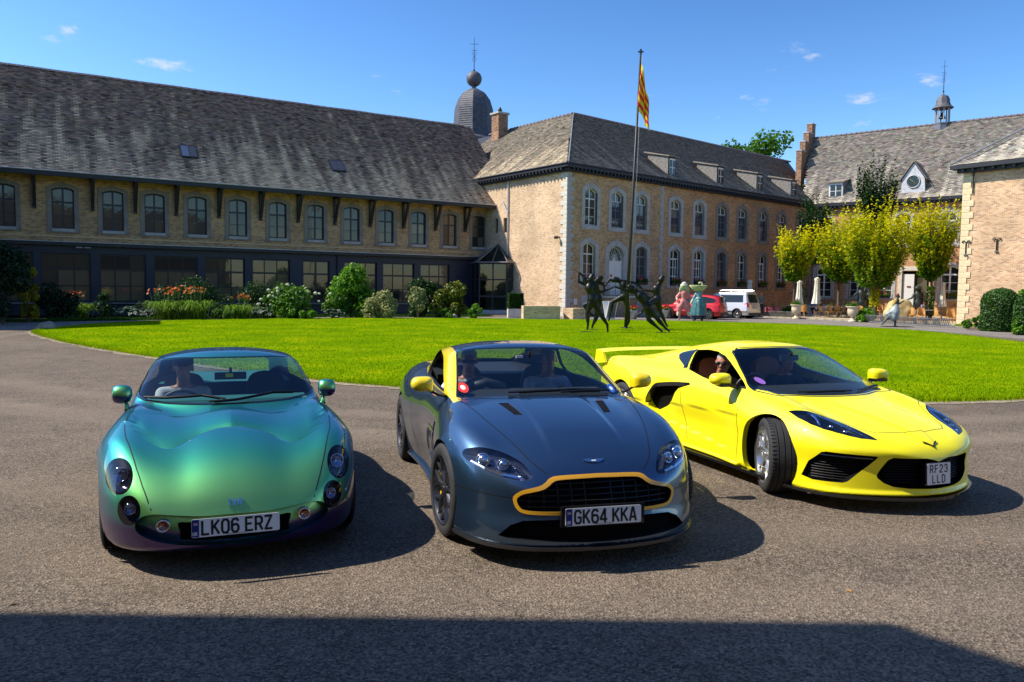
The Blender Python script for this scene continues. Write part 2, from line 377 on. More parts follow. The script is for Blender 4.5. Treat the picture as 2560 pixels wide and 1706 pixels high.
# sandy worn edge and the raised lawn
def jag(P,a,seed):
 r=random.Random(seed);return [(p[0]+r.uniform(-a,a),p[1]+r.uniform(-a,a))for p in P]
sheet('lawn_edge',jag(offset_loop(cr_loop(LP,24),.30),.10,3),.008,EDGEM)
lm=bpy.data.materials.new('lawn_grass');lm.use_nodes=True
def _lawn():
 N,L=lm.node_tree.nodes,lm.node_tree.links;b=N['Principled BSDF'];b.inputs['Roughness'].default_value=.75;b.inputs['Specular IOR Level'].default_value=.0
 tc=N.new('ShaderNodeTexCoord')
 n1=N.new('ShaderNodeTexNoise');n1.inputs['Scale'].default_value=.5;n1.inputs['Detail'].default_value=7;n1.inputs['Roughness'].default_value=.65;L.new(tc.outputs['Object'],n1.inputs['Vector'])
 cr=N.new('ShaderNodeValToRGB');e=cr.color_ramp.elements
 e[0].position=.30;e[0].color=(.085,.20,.002,1);e[1].position=.72;e[1].color=(.34,.39,.004,1)
 x=e.new(.52);x.color=(.18,.30,.002,1)
 L.new(n1.outputs['Fac'],cr.inputs[0])
 n2=N.new('ShaderNodeTexNoise');n2.inputs['Scale'].default_value=26;n2.inputs['Detail'].default_value=6;L.new(tc.outputs['Object'],n2.inputs['Vector'])
 mr=N.new('ShaderNodeMapRange');mr.inputs['From Min'].default_value=.3;mr.inputs['From Max'].default_value=.7;mr.inputs['To Min'].default_value=.6;mr.inputs['To Max'].default_value=1.3;L.new(n2.outputs['Fac'],mr.inputs['Value'])
 mx=N.new('ShaderNodeMix');mx.data_type='RGBA';mx.blend_type='MULTIPLY';mx.inputs['Factor'].default_value=1;L.new(cr.outputs[0],mx.inputs['A']);L.new(mr.outputs[0],mx.inputs['B'])
 # clover and dry specks
 vo=N.new('ShaderNodeTexVoronoi');vo.inputs['Scale'].default_value=7;L.new(tc.outputs['Object'],vo.inputs['Vector'])
 r2=N.new('ShaderNodeMapRange');r2.inputs['From Min'].default_value=.0;r2.inputs['From Max'].default_value=.16;r2.inputs['To Min'].default_value=.55;r2.inputs['To Max'].default_value=0;L.new(vo.outputs['Distance'],r2.inputs['Value'])
 n3=N.new('ShaderNodeTexNoise');n3.inputs['Scale'].default_value=.9;L.new(tc.outputs['Object'],n3.inputs['Vector'])
 r3=N.new('ShaderNodeMapRange');r3.inputs['From Min'].default_value=.5;r3.inputs['From Max'].default_value=.62;L.new(n3.outputs['Fac'],r3.inputs['Value'])
 mu=N.new('ShaderNodeMath');mu.operation='MULTIPLY';L.new(r2.outputs[0],mu.inputs[0]);L.new(r3.outputs[0],mu.inputs[1])
 mx2=N.new('ShaderNodeMix');mx2.data_type='RGBA';mx2.inputs['B'].default_value=(.42,.42,.10,1);L.new(mu.outputs[0],mx2.inputs['Factor']);L.new(mx.outputs['Result'],mx2.inputs['A'])
 L.new(mx2.outputs['Result'],b.inputs['Base Color'])
 bp=N.new('ShaderNodeBump');bp.inputs['Strength'].default_value=1.0;bp.inputs['Distance'].default_value=.05;L.new(n2.outputs['Fac'],bp.inputs['Height']);L.new(bp.outputs[0],b.inputs['Normal'])
_lawn()
mb=MB();Lj=jag(cr_loop(LP,24),.035,5);n=len(Lj)
mb.add([(p[0],p[1],.05)for p in Lj]+[(p[0],p[1],-.01)for p in offset_loop(Lj,.03)],[tuple(range(n))]+[(i,n+i,n+(i+1)%n,(i+1)%n)for i in range(n)])
tag(mb.build('lawn',lm),kind='structure')
# grass blades, dense near the camera side
def blades(name,sampler,count,hmin,hmax,seed,m,label,width=.006):
 r=np.random.RandomState(seed);P=sampler(r,count);n=len(P)
 a=r.uniform(0,2*PI,n);h=r.uniform(hmin,hmax,n)*np.where(r.rand(n)<.03,1.7,1);w=width*r.uniform(.7,1.6,n)
 lean=r.uniform(0,.6,n)*h;la=r.uniform(0,2*PI,n)
 B=np.stack([P[:,0],P[:,1],P[:,2]],-1)
 dx=np.stack([np.cos(a)*w,np.sin(a)*w,0*a],-1);T=B+np.stack([np.cos(la)*lean,np.sin(la)*lean,h],-1)
 V=np.stack([B-dx,B+dx,T],1).reshape(-1,3);F=np.arange(3*n).reshape(-1,3)
 c=np.repeat(r.rand(n,1),3,axis=0);cols=np.concatenate([c,c,c],1)
 o=link(name,np_mesh(name,V,F,m,cols=cols));return tag(o,label,'grass',kind='stuff')
def lawn_sampler(r,c):
 # more blades nearer to the drive edge on the camera side
 y=13+36*r.rand(c*3)**1.9;x=r.uniform(-20,21,c*3)
 k=in_poly_np(x,y,LAWN);x,y=x[k][:c],y[k][:c]
 return np.stack([x,y,np.full(len(x),.045)],-1)
def in_poly_np(x,y,poly):
 c=np.zeros(len(x),bool);n=len(poly);j=n-1
 for i in range(n):
  xi,yi=poly[i];xj,yj=poly[j]
  if yi !=yj:c ^=((yi>y)!=(yj>y))&(x<(xj-xi)*(y-yi)/(yj-yi)+xi)
  j=i
 return c
GRM=leaf_mat('grass_blade',(.12,.25,.002),(.34,.42,.004),.35,.0)
blades('grass',lawn_sampler,260000,.014,.042,11,GRM,'short mown green grass of the oval lawn',.009)
def edge_sampler(r,c):
 P=np.array(cr_loop(LP,24));i=r.randint(0,len(P),c);t=r.rand(c)[:,None]
 Q=P[i]*(1-t)+P[(i+1)%len(P)]*t+r.normal(0,.07,(c,2));return np.concatenate([Q,np.full((c,1),.0)],1)
blades('edge_grass',edge_sampler,30000,.05,.10,12,GRM,'longer grass fringing the lawn edge',.008)
# terrace of beige gravel in front of the right wing, with a low stone kerb
TER=[(18.3,58.6),(21.0,55.2),(24.5,50.6),(27.1,47.5),(46,62.5),(44.6,64.0),(29.0,76.5),(16,64)]
sheet('terrace',TER,.012,GRAVM)
kr=[(15.2,60.5),(18.2,58.5),(20.9,55.1),(24.4,50.5),(27.0,47.4)]
kb=MB()
KST=mat('kerb_stone',(.36,.31,.23),.85,noise_s=3,noise_a=.3,bump=.3,bump_s=30)
kerb_root=empty('kerb',(21,55,0),0,None,None);tag(kerb_root,kind='structure')
kstones=[]
for (x0,y0),(x1,y1)in zip(kr[:-1],kr[1:]):
 d=Vector((x1-x0,y1-y0));Ld=d.length;k=int(Ld/.62)
 for i in range(k):
  c=Vector((x0,y0))+d*((i+.5)/k);kstones.append((c.x,c.y,math.atan2(d.y,d.x),Ld/k-.02))
kme=MB().box((0,0,.05),(.6,.18,.10)).mesh('kerb_stone',KST)
for x,y,a,l in kstones:
 o=link('kerb_stone',kme,kerb_root,(x-21,y-55,rnd.uniform(-.008,.008)),(0,0,a+rnd.uniform(-.01,.01)),(l/.6,1,1))
# soil bed along the left wing with a dark grass verge
sheet('flower_bed',[(-60,35.2),(-24.0,36.6),(-18.3,41.9),(-10.8,48.8),(-3.4,51.4),(-1.2,53.0),(-2.2,61.5),(-40,38.5),(-60,28)],.012,SOILM)
def verge_sampler(r,c):
 A=np.array([(-40,35.8),(-24.0,36.7),(-18.3,42.0),(-10.8,48.9),(-3.4,51.5),(-1.4,53.0)]);seg=np.diff(A,axis=0);ln=np.linalg.norm(seg,axis=1);cu=np.r_[0,np.cumsum(ln)]/ln.sum()
 t=r.rand(c);i=np.clip(np.searchsorted(cu,t)-1,0,len(seg)-1);f=(t-cu[i])/(cu[i+1]-cu[i]);P=A[i]+seg[i]*f[:,None]
 nrm=np.stack([-seg[i][:,1],seg[i][:,0]],-1)/ln[i][:,None];P=P+nrm*np.abs(r.normal(0,.7,(c,1)));return np.concatenate([P,np.full((c,1),.01)],1)
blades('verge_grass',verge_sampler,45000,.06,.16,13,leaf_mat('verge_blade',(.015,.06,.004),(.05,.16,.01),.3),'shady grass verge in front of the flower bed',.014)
blades('hedge_foot_grass',lambda r,c:np.stack([r.uniform(0,1,c)*7.5+22.6,0*r.rand(c),np.full(c,.01)],-1)+np.stack([0*r.rand(c),46.2-0*r.rand(c),0*r.rand(c)],-1)+(lambda u,v:np.stack([0*u,-(u*0),0*u],-1))(np.zeros(c),0)if False else (lambda u,v:np.stack([27.2+.62*u+.79*v*-1,47.2-.78*u-.62*v,np.full(c,.005)],-1))(r.uniform(0,12,c),np.abs(r.normal(0,.5,c))),16000,.06,.16,15,GRM,'rough grass at the foot of the pale brick wall',.014)
# fallen leaves and small litter on the drive
lf=MB()
for k in range(46):
 x=rnd.uniform(-4,5);y=rnd.uniform(4.2,13);s=rnd.uniform(.012,.03);a=rnd.uniform(0,6.3)
 lf.add([(x+s*math.cos(a),y+s*math.sin(a),.006),(x-s*.4*math.sin(a),y+s*.4*math.cos(a),.012),(x-s*math.cos(a),y-s*math.sin(a),.006),(x+s*.4*math.sin(a),y-s*.4*math.cos(a),.004)],[(0,1,2,3)])
tag(lf.build('fallen_leaves',mat('dry_leaf',(.30,.15,.04),.8)),'small dry leaves scattered on the forecourt','leaves',kind='stuff')
# ================================================================ car bodies
def cv(x,pts):
 """smooth curve through (x, value) points, flat outside (monotone cubic)"""
 xs=np.array([p[0]for p in pts],float);ys=np.array([p[1]for p in pts],float)
 o=np.argsort(xs);xs=xs[o];ys=ys[o]
 h=np.diff(xs);dl=np.diff(ys)/h
 m=np.zeros(len(xs))
 if len(xs)>2:
  same=dl[:-1]*dl[1:]>0
  w1=2*h[1:]+h[:-1];w2=h[1:]+2*h[:-1]
  with np.errstate(divide='ignore',invalid='ignore'):
   hm=(w1+w2)/(w1/dl[:-1]+w2/dl[1:])
  m[1:-1]=np.where(same,hm,0)
 m[0]=dl[0];m[-1]=dl[-1]
 x=np.asarray(x,float);xc=np.clip(x,xs[0],xs[-1])
 i=np.clip(np.searchsorted(xs,xc)-1,0,len(xs)-2)
 t=(xc-xs[i])/h[i]
 t2=t*t;t3=t2*t
 return (2*t3-3*t2+1)*ys[i]+(t3-2*t2+t)*h[i]*m[i]+(-2*t3+3*t2)*ys[i+1]+(t3-t2)*h[i]*m[i+1]
def cvs(x,pts,w=.06,mir=True):
 r=0
 for o,q in ((-1,.15),(-.5,.22),(0,.26),(.5,.22),(1,.15)):r=r+q*cv(np.abs(x+o*w)if mir else x+o*w,pts)
 return r
def smin(a,b,k):
 h=np.clip(.5+.5*(b-a)/k,0,1)
 return b*(1-h)+a*h-k*h*(1-h)
def smax(a,b,k):return -smin(-a,-b,k)
def sstep(e0,e1,x):
 t=np.clip((x-e0)/(e1-e0),0,1);return t*t*(3-2*t)
def gauss(x,c,w):return np.exp(-((x-c)/w)**2)
class CarSurf:
 """closed skin f(x,y,z)=0 (f>0 inside), walked outward from a spine; (u,v) grid over the right half, mirrored.
 x forward, y left, z up."""
 def __init__(s,f,xr,xf,zs,nf=46,nm=150,nr=26,nv=120,rmax=2.6):
  s.f=f;s.xr=xr;s.xf=xf;s.zs=zs;s.rmax=rmax
  s.U=np.concatenate([np.linspace(0,1,nf,endpoint=False),np.linspace(1,2,nm,endpoint=False),np.linspace(2,3,nr)])
  s.V=np.linspace(0,1,nv)
 def org(s,u):
  return s.xf+(s.xr-s.xf)*np.clip(u-1,0,1)
 def dirs(s,u,v):
  th=np.where(u<1,u*PI/2,np.where(u>2,PI/2+(u-2)*PI/2,PI/2))
  ph=v*PI
  return np.cos(th),np.sin(th)*np.sin(ph),np.sin(th)*np.cos(ph)
 def pos(s,u,v):
  u=np.asarray(u,float);v=np.asarray(v,float)
  ox=s.org(u);dx,dy,dz=s.dirs(u,v)
  ev=lambda t:s.f(ox+dx*t,dy*t,s.zs+dz*t)
  n=70;lo=np.zeros_like(u);hi=np.full_like(u,s.rmax)
  last=np.zeros_like(u)
  for k in range(1,n):
   t=np.full_like(u,s.rmax*k/n)
   ins=ev(t)>0
   last=np.where(ins,t,last)
  lo=last;hi=last+s.rmax/n
  for _ in range(16):
   m=(lo+hi)/2;ins=ev(m)>0
   lo=np.where(ins,m,lo);hi=np.where(ins,hi,m)
  t=(lo+hi)/2
  return np.stack([ox+dx*t,dy*t,s.zs+dz*t],-1)
 def normal(s,P):
  e=.004;x,y,z=P[:,0],P[:,1],P[:,2];f=s.f
  n=np.stack([f(x-e,y,z)-f(x+e,y,z),f(x,y-e,z)-f(x,y+e,z),f(x,y,z-e)-f(x,y,z+e)],-1)
  n[:,1]=np.where(np.abs(y)<1e-5,0,n[:,1])
  return n/np.maximum(np.linalg.norm(n,axis=1,keepdims=True),1e-9)
 def prepare(s):
  UU,VV=np.meshgrid(s.U,s.V,indexing='ij')
  s.gu=UU.ravel();s.gv=VV.ravel()
  s.gP=s.pos(s.gu,s.gv)
  nu,nv=len(s.U),len(s.V)
  a=(np.arange(nu-1)[:,None]*nv+np.arange(nv-1)[None,:]).ravel()
  s.gF=np.stack([a,a+1,a+nv+1,a+nv],-1)
  tris=np.concatenate([s.gF[:,[0,1,2]],s.gF[:,[0,2,3]]])
  s.gT=tris
  s.bvh=BVHTree.FromPolygons([tuple(p)for p in s.gP],[tuple(int(i)for i in t)for t in tris])
 def hit(s,o,d):
  h=s.bvh.ray_cast(Vector(o),Vector(d))
  if h[0]is None:return None
  t=s.gT[h[2]];P=h[0]
  a,b,c=[Vector(s.gP[i])for i in t]
  v0,v1,v2=b-a,c-a,P-a
  d00,d01,d11,d20,d21=v0.dot(v0),v0.dot(v1),v1.dot(v1),v2.dot(v0),v2.dot(v1)
  den=d00*d11-d01*d01
  if abs(den)<1e-14:w1=w2=1/3
  else:w1=(d11*d20-d01*d21)/den;w2=(d00*d21-d01*d20)/den
  w0=1-w1-w2
  return (w0*s.gu[t[0]]+w1*s.gu[t[1]]+w2*s.gu[t[2]],w0*s.gv[t[0]]+w1*s.gv[t[1]]+w2*s.gv[t[2]],tuple(P))
 VIEW={'front':(lambda a,b:(6,a,b),(-1,0,0)),'rear':(lambda a,b:(-9,a,b),(1,0,0)),
   'side':(lambda a,b:(a,4,b),(0,-1,0)),'top':(lambda a,b:(a,b,4),(0,0,-1))}
 def project(s,view,pts):
  """outline points (2D in that view) -> list of (u,v,P)"""
  mk,d=s.VIEW[view];out=[]
  for a,b in pts:
   if view in ('front','rear','top'):
    y=a if view !='top' else b
    if abs(y)<.0008:
     if view =='top':h=s.hit(mk(a,2e-4),d)
     else:h=s.hit(mk(2e-4,b),d)
     if h:h=(h[0],round(h[1]),h[2])
     out.append(h);continue
   out.append(s.hit(mk(a,b),d))
  return out
def resample(poly,step,closed=True):
 P=[Vector((*p,0))for p in poly]
 if closed:P.append(P[0])
 out=[]
 for a,b in zip(P[:-1],P[1:]):
  n=max(1,int((b-a).length/step))
  for k in range(n):q=a.lerp(b,k/n);out.append((q.x,q.y))
 if not closed:out.append((P[-1].x,P[-1].y))
 return out
def smooth_loop(pts,n=6,closed=True):
 """Catmull-Rom through points"""
 out=[];m=len(pts)
 rng=range(m)if closed else range(m-1)
 for i in rng:
  g=(lambda k:pts[k%m])if closed else (lambda k:pts[min(max(k,0),m-1)])
  p0,p1,p2,p3=g(i-1),g(i),g(i+1),g(i+2)
  for k in range(n):
   t=k/n
   out.append(tuple(.5*(2*p1[j]+(p2[j]-p0[j])*t+(2*p0[j]-5*p1[j]+4*p2[j]-p3[j])*t*t+(3*p1[j]-p0[j]-3*p2[j]+p3[j])*t **3)for j in range(len(p1))))
 if not closed:out.append(tuple(pts[-1]))
 return out
def in_poly(x,y,poly):
 c=np.zeros(len(x),bool);n=len(poly)
 j=n-1
 for i in range(n):
  xi,yi=poly[i];xj,yj=poly[j]
  if yi !=yj:
   c ^=((yi>y)!=(yj>y))&(x<(xj-xi)*(y-yi)/(yj-yi)+xi)
  j=i
 return c
def cut_car(cs,regions,creases=(),step=.02):
 """regions: list of dict(name, view, poly, [nmin]) on the y>=0 half. Returns dict name -> (V,N,F) half meshes + 3D outlines"""
 cs.prepare()
 pts=[];edges=[]
 cons=[]
 def add_line(L,closed):
  L=[p for p in L if p is not None]
  if len(L)<2:return
  idx=[]
  for u,v,P in L:
   idx.append(len(pts));pts.append((u*1.0,v*1.0))
  for a,b in zip(idx[:-1],idx[1:]):edges.append((a,b))
  if closed:edges.append((idx[-1],idx[0]))
 outl={}
 for r in regions:
  pl=resample(r['poly'],r.get('step',step))
  r['_pl']=pl
  H=cs.project(r['view'],pl)
  outl[r['name']]=H
  # break where the outline runs along the centre plane
  yi={'front':0,'rear':0,'top':1,'side':None}[r['view']]
  if yi is not None and any(abs(p[yi])<1e-3 for p in pl):
   seg=[]
   n=len(pl)
   st=next(i for i in range(n)if abs(pl[i][yi])<1e-3 and abs(pl[(i+1)%n][yi])>=1e-3)
   for k in range(n):
    i=(st+k)%n
    seg.append(H[i])
    if k>0 and abs(pl[i][yi])<1e-3:break
   add_line(seg,False)
  else:
   add_line(H,True)
 for view,line in creases:
  add_line(cs.project(view,resample(line,step,False)),False)
 npc=len(pts)
 # grid points not too close to outlines
 G=np.stack([cs.gu,cs.gv],-1)
 keep=np.ones(len(G),bool)
 if npc:
  nu,nv=len(cs.U),len(cs.V)
  C=np.array(pts)
  iu=np.interp(C[:,0],cs.U,np.arange(nu));iv=C[:,1]*(nv-1)
  # densify along edges
  E=np.array(edges)
  A=np.stack([iu,iv],-1)
  D=[A]
  for t in np.linspace(.125,.875,7):D.append(A[E[:,0]]*(1-t)+A[E[:,1]]*t)
  D=np.concatenate(D)
  cell=set()
  K=keep.reshape(nu,nv)
  for a,b in D:
   for i in (int(a),int(a)+1):
    for j in (int(b),int(b)+1):
     if 0 <=i<nu and 0<j<nv-1 and (i-a)**2+(j-b)**2<.2:K[i,j]=False
  K[:,0]=True;K[:,-1]=True
  keep=K.ravel()
 # pole at u=0 and u=3: keep all, merged later
 # work in index space so that triangles are well shaped
 nu,nv=len(cs.U),len(cs.V)
 sx=lambda u:np.interp(u,cs.U,np.arange(nu))
 P2=[(float(sx(u)),float(min(max(v,0),1))*(nv-1))for u,v in pts]
 GI=G[keep]
 gx=sx(GI[:,0]);gy=GI[:,1]*(nv-1)
 P2 +=list(zip(gx.tolist(),gy.tolist()))
 res=delaunay_2d_cdt([Vector(p)for p in P2],edges,[],0,1e-5)
 vo,fo=res[0],res[2]
 q=np.array([[p.x,p.y]for p in vo])
 u=np.interp(q[:,0],np.arange(nu),cs.U);v=np.clip(q[:,1]/(nv-1),0,1)
 P=cs.pos(u,v)
 P[:,1]=np.where((v<1e-6)|(v>1-1e-6)|(u<1e-6)|(u>3-1e-6),0,P[:,1])
 Nn=cs.normal(P)
 T=np.array([f for f in fo if len(f)==3],dtype=np.int64)
 # orientation
 c=P[T].mean(1)
 nf=np.cross(P[T[:,1]]-P[T[:,0]],P[T[:,2]]-P[T[:,0]])
 area=np.linalg.norm(nf,axis=1)
 T=T[area>1e-10];c=c[area>1e-10];nf=nf[area>1e-10]
 flip=(nf*Nn[T].mean(1)).sum(1)<0
 T[flip]=T[flip][:,::-1]
 nn=Nn[T].mean(1)
 owner=np.full(len(T),-1)
 for k,r in enumerate(regions):
  vw=r['view']
  a,b,nd={'front':(c[:,1],c[:,2],nn[:,0]),'rear':(c[:,1],c[:,2],-nn[:,0]),'side':(c[:,0],c[:,2],nn[:,1]),'top':(c[:,0],c[:,1],nn[:,2])}[vw]
  ok=in_poly(a,b,r['_pl'])&(nd>r.get('nmin',-.05))&(owner<0)
  if 'zmin' in r:ok &=c[:,2]>r['zmin']
  if vw =='front' and 'zmin' not in r:ok &=c[:,0]>r.get('xmin',-.15)
  if 'cond' in r:ok &=r['cond'](c)
  owner[ok]=k
 out={}
 for k in range(-1,len(regions)):
  t=T[owner ==k]
  if not len(t):continue
  ids,inv=np.unique(t,return_inverse=True)
  out['body' if k<0 else regions[k]['name']]=(P[ids],Nn[ids],inv.reshape(-1,3))
 return out,outl
def half_mesh(name,VNF,mats,mirror='both',off=0.0):
 """mesh from a half part; mirror: 'both' joins both halves, +1 left only, -1 right only"""
 V,N,F=VNF
 V=V+N*off
 if mirror =='both':
  V2=V*np.array([1,-1,1]);N2=N*np.array([1,-1,1]);n=len(V)
  cen=np.abs(V[:,1])<1e-5
  mp=np.where(cen,np.arange(n),np.arange(n)+n)
  F=np.concatenate([F,mp[F][:,::-1]]);V=np.concatenate([V,V2]);N=np.concatenate([N,N2])
 elif mirror ==-1:
  V=V*np.array([1,-1,1]);N=N*np.array([1,-1,1]);F=F[:,::-1]
 used,inv=np.unique(F,return_inverse=True)
 V=V[used];N=N[used];F=inv.reshape(-1,3)
 me=np_mesh(name,V,F,mats,smooth=True)
 me.normals_split_custom_set_from_vertices([tuple(n)for n in N])
 return me
def outline_strip(H,vec,name,m,parent,mirror=True,closed=True,off=0.0):
 """a return flange round an opening: the outline swept by vec"""
 P=[Vector(h[2])for h in H if h is not None]
 mb=MB();d=Vector(vec);apart=min(abs(p.y)for p in P)>.003
 for sg in ((1,-1)if mirror else (1,)):
  if apart and sg<0:mb.build(name,m,parent,smooth=True);mb=MB()
  Q=[Vector((p.x,p.y*sg,p.z))for p in P];dd=Vector((d.x,d.y*sg,d.z))
  b=len(mb.v);n=len(Q)
  vs=[tuple(q)for q in Q]+[tuple(q+dd)for q in Q]
  fs=[(i,(i+1)%n,n+(i+1)%n,n+i)for i in range(n if closed else n-1)
    if not (abs(Q[i].y)<2e-3 and abs(Q[(i+1)%n].y)<2e-3)]
  mb.add(vs,fs)
 return mb.build(name,m,parent,smooth=True)
def surf_ribbon(cs,view,line,w,off,name,m,parent,mirror=True,step=.02):
 """thin strip lying on the skin along a line (shut lines, seams)"""
 P=[Vector(h[2])for h in cs.project(view,resample(line,step,False))if h is not None]
 A=np.array([tuple(p)for p in P]);Nn=cs.normal(A)
 mb=MB();n=len(P);L=[];Rr=[]
 for i in range(n):
  t=(P[min(i+1,n-1)]-P[max(i-1,0)]).normalized();nn=Vector(Nn[i]);s=t.cross(nn).normalized()*w/2
  L.append(P[i]+s+nn*off);Rr.append(P[i]-s+nn*off)
 apart=min(abs(p.y)for p in P)>.01
 for sg in ((1,-1)if mirror else (1,)):
  if apart and sg<0:mb.build(name,m,parent,smooth=True);mb=MB()
  vs=[(p.x,p.y*sg,p.z)for p in L+Rr]
  mb.add(vs,[(i,i+1,n+i+1,n+i)for i in range(n-1)])
 return mb.build(name,m,parent,smooth=True)
def on_skin(cs,view,pt):
 h=cs.project(view,[pt])[0]
 if h is None:return None,None
 p=np.array([h[2]]);return Vector(h[2]),Vector(cs.normal(p)[0])
def patch(cs,view,poly,off,name,m,parent,mirror=0,step=.012,depth=0.0,z_fn=None):
 """a skin-hugging panel with the outline poly (2D in the view), offset off along the normal"""
 pl=resample(poly,step)
 xs=[p[0]for p in pl];ys=[p[1]for p in pl]
 pts=[Vector(p)for p in pl];n=len(pts)
 ed=[(i,(i+1)%n)for i in range(n)]
 gx=np.arange(min(xs),max(xs),step);gy=np.arange(min(ys),max(ys),step)
 GX,GY=np.meshgrid(gx,gy);GX=GX.ravel();GY=GY.ravel()
 ok=in_poly(GX,GY,pl)
 pa=np.array(pl)
 for x,y in zip(GX[ok],GY[ok]):
  if np.min((pa[:,0]-x)**2+(pa[:,1]-y)**2)>(step*.5)**2:pts.append(Vector((x,y)))
 r=delaunay_2d_cdt(pts,ed,[],1,1e-6)
 vo,fo=r[0],r[2]
 H=cs.project(view,[(p.x,p.y)for p in vo])
 good=[h is not None for h in H]
 P=np.array([h[2]if h else (0,0,0)for h in H]);Nn=cs.normal(P)
 F=[]
 for f in fo:
  if len(f)==3 and all(good[i]for i in f):F.append(f)
 F=np.array(F)
 nf=np.cross(P[F[:,1]]-P[F[:,0]],P[F[:,2]]-P[F[:,0]])
 fl=(nf*Nn[F].mean(1)).sum(1)<0;F[fl]=F[fl][:,::-1]
 V=P+Nn*off
 res=[]
 for sg in ([1]if mirror ==0 else ([1,-1]if mirror ==2 else [mirror])):
  v2=V*np.array([1,sg,1]);n2=Nn*np.array([1,sg,1]);f2=F if sg>0 else F[:,::-1]
  me=np_mesh(name,v2,f2,m,smooth=True)
  me.normals_split_custom_set_from_vertices([tuple(q)for q in n2])
  res.append(link(name,me,parent))
 return res
def paint_mat(name,col,rough=.32,metal=.85,coat=1.0,flip=None,flake=.12,col2=None):
 m=bpy.data.materials.new(name);m.use_nodes=True
 N,L=m.node_tree.nodes,m.node_tree.links
 b=N['Principled BSDF']
 b.inputs['Base Color'].default_value=(*col,1);b.inputs['Roughness'].default_value=rough
 b.inputs['Metallic'].default_value=metal;b.inputs['Coat Weight'].default_value=coat;b.inputs['Coat Roughness'].default_value=.025
 tc=N.new('ShaderNodeTexCoord')
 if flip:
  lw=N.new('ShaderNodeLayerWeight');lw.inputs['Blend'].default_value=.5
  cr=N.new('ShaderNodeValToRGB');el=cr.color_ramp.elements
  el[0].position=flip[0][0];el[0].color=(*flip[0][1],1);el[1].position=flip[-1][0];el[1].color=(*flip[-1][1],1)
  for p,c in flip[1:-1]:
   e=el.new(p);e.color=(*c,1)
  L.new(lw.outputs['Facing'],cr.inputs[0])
  # violet of ground-side reflections painted into the base colour where the skin turns down
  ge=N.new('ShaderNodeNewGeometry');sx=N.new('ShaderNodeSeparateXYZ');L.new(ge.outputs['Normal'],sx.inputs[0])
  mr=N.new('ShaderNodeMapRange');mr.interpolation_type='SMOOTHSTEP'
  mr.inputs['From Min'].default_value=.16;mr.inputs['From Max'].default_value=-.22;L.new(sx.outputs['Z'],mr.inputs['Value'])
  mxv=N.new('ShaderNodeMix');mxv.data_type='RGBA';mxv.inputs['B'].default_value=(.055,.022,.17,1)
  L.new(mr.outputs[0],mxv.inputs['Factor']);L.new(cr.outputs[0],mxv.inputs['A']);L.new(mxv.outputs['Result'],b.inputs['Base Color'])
 # metal flake: tiny random tilt of the base layer
 if flake:
  nz=N.new('ShaderNodeTexNoise');nz.inputs['Scale'].default_value=900;nz.inputs['Detail'].default_value=1
  bp=N.new('ShaderNodeBump');bp.inputs['Strength'].default_value=flake;bp.inputs['Distance'].default_value=.001
  L.new(tc.outputs['Object'],nz.inputs['Vector']);L.new(nz.outputs['Fac'],bp.inputs['Height']);L.new(bp.outputs[0],b.inputs['Normal'])
 # rain drops standing on the lacquer
 vo=N.new('ShaderNodeTexVoronoi');vo.inputs['Scale'].default_value=46;vo.inputs['Randomness'].default_value=1
 L.new(tc.outputs['Object'],vo.inputs['Vector'])
 lt=N.new('ShaderNodeMapRange');lt.inputs['From Min'].default_value=.0;lt.inputs['From Max'].default_value=.16;lt.inputs['To Min'].default_value=1;lt.inputs['To Max'].default_value=0
 L.new(vo.outputs['Distance'],lt.inputs['Value'])
 n3=N.new('ShaderNodeTexNoise');n3.inputs['Scale'].default_value=5;L.new(tc.outputs['Object'],n3.inputs['Vector'])
 g=N.new('ShaderNodeMapRange');g.inputs['From Min'].default_value=.5;g.inputs['From Max'].default_value=.58
 L.new(n3.outputs['Fac'],g.inputs['Value'])
 ml=N.new('ShaderNodeMath');ml.operation='MULTIPLY';L.new(lt.outputs[0],ml.inputs[0]);L.new(g.outputs[0],ml.inputs[1])
 bp2=N.new('ShaderNodeBump');bp2.inputs['Strength'].default_value=.5;bp2.inputs['Distance'].default_value=.003
 L.new(ml.outputs[0],bp2.inputs['Height']);L.new(bp2.outputs[0],b.inputs['Coat Normal'])
 return m
MAT={}
MAT['black_trim']=mat('black_trim',(.012,.012,.013),.45,spec=.4)
MAT['gloss_black']=mat('gloss_black',(.008,.008,.01),.12,coat=.6)
MAT['carbon']=mat('carbon',(.02,.02,.022),.3,coat=.5)
MAT['dark_void']=mat('dark_void',(.004,.004,.004),.95,spec=.1)
MAT['rubber']=mat('tyre_rubber',(.022,.022,.024),.78,noise_s=9,noise_a=.35,bump=.15,bump_s=120)
MAT['alloy_dark']=mat('alloy_dark',(.13,.13,.14),.33,metal=.9)
MAT['alloy_black']=mat('alloy_black',(.05,.05,.055),.35,metal=.8)
MAT['alloy_silver']=mat('alloy_silver',(.62,.63,.65),.28,metal=.9)
MAT['chrome']=mat('chrome',(.75,.76,.78),.1,metal=1)
MAT['disc']=mat('brake_disc',(.3,.3,.3),.35,metal=1)
MAT['cal_yellow']=mat('caliper_yellow',(.8,.5,.02),.35)
MAT['glass_car']=glass_mat('car_glass',(.72,.80,.82))
MAT['glass_side']=glass_mat('car_side_glass',(.62,.70,.70))
MAT['lens']=glass_mat('lamp_lens',(.80,.84,.9))
MAT['lens_smoke']=glass_mat('smoked_lens',(.60,.60,.72))
MAT['lamp_inner']=mat('lamp_inner',(.09,.10,.17),.25,metal=.7)
MAT['leather_black']=mat('leather_black',(.025,.025,.027),.55)
MAT['leather_tan']=mat('leather_tan',(.36,.12,.035),.5)
MAT['dash_teal']=mat('dash_teal',(.03,.17,.17),.5)
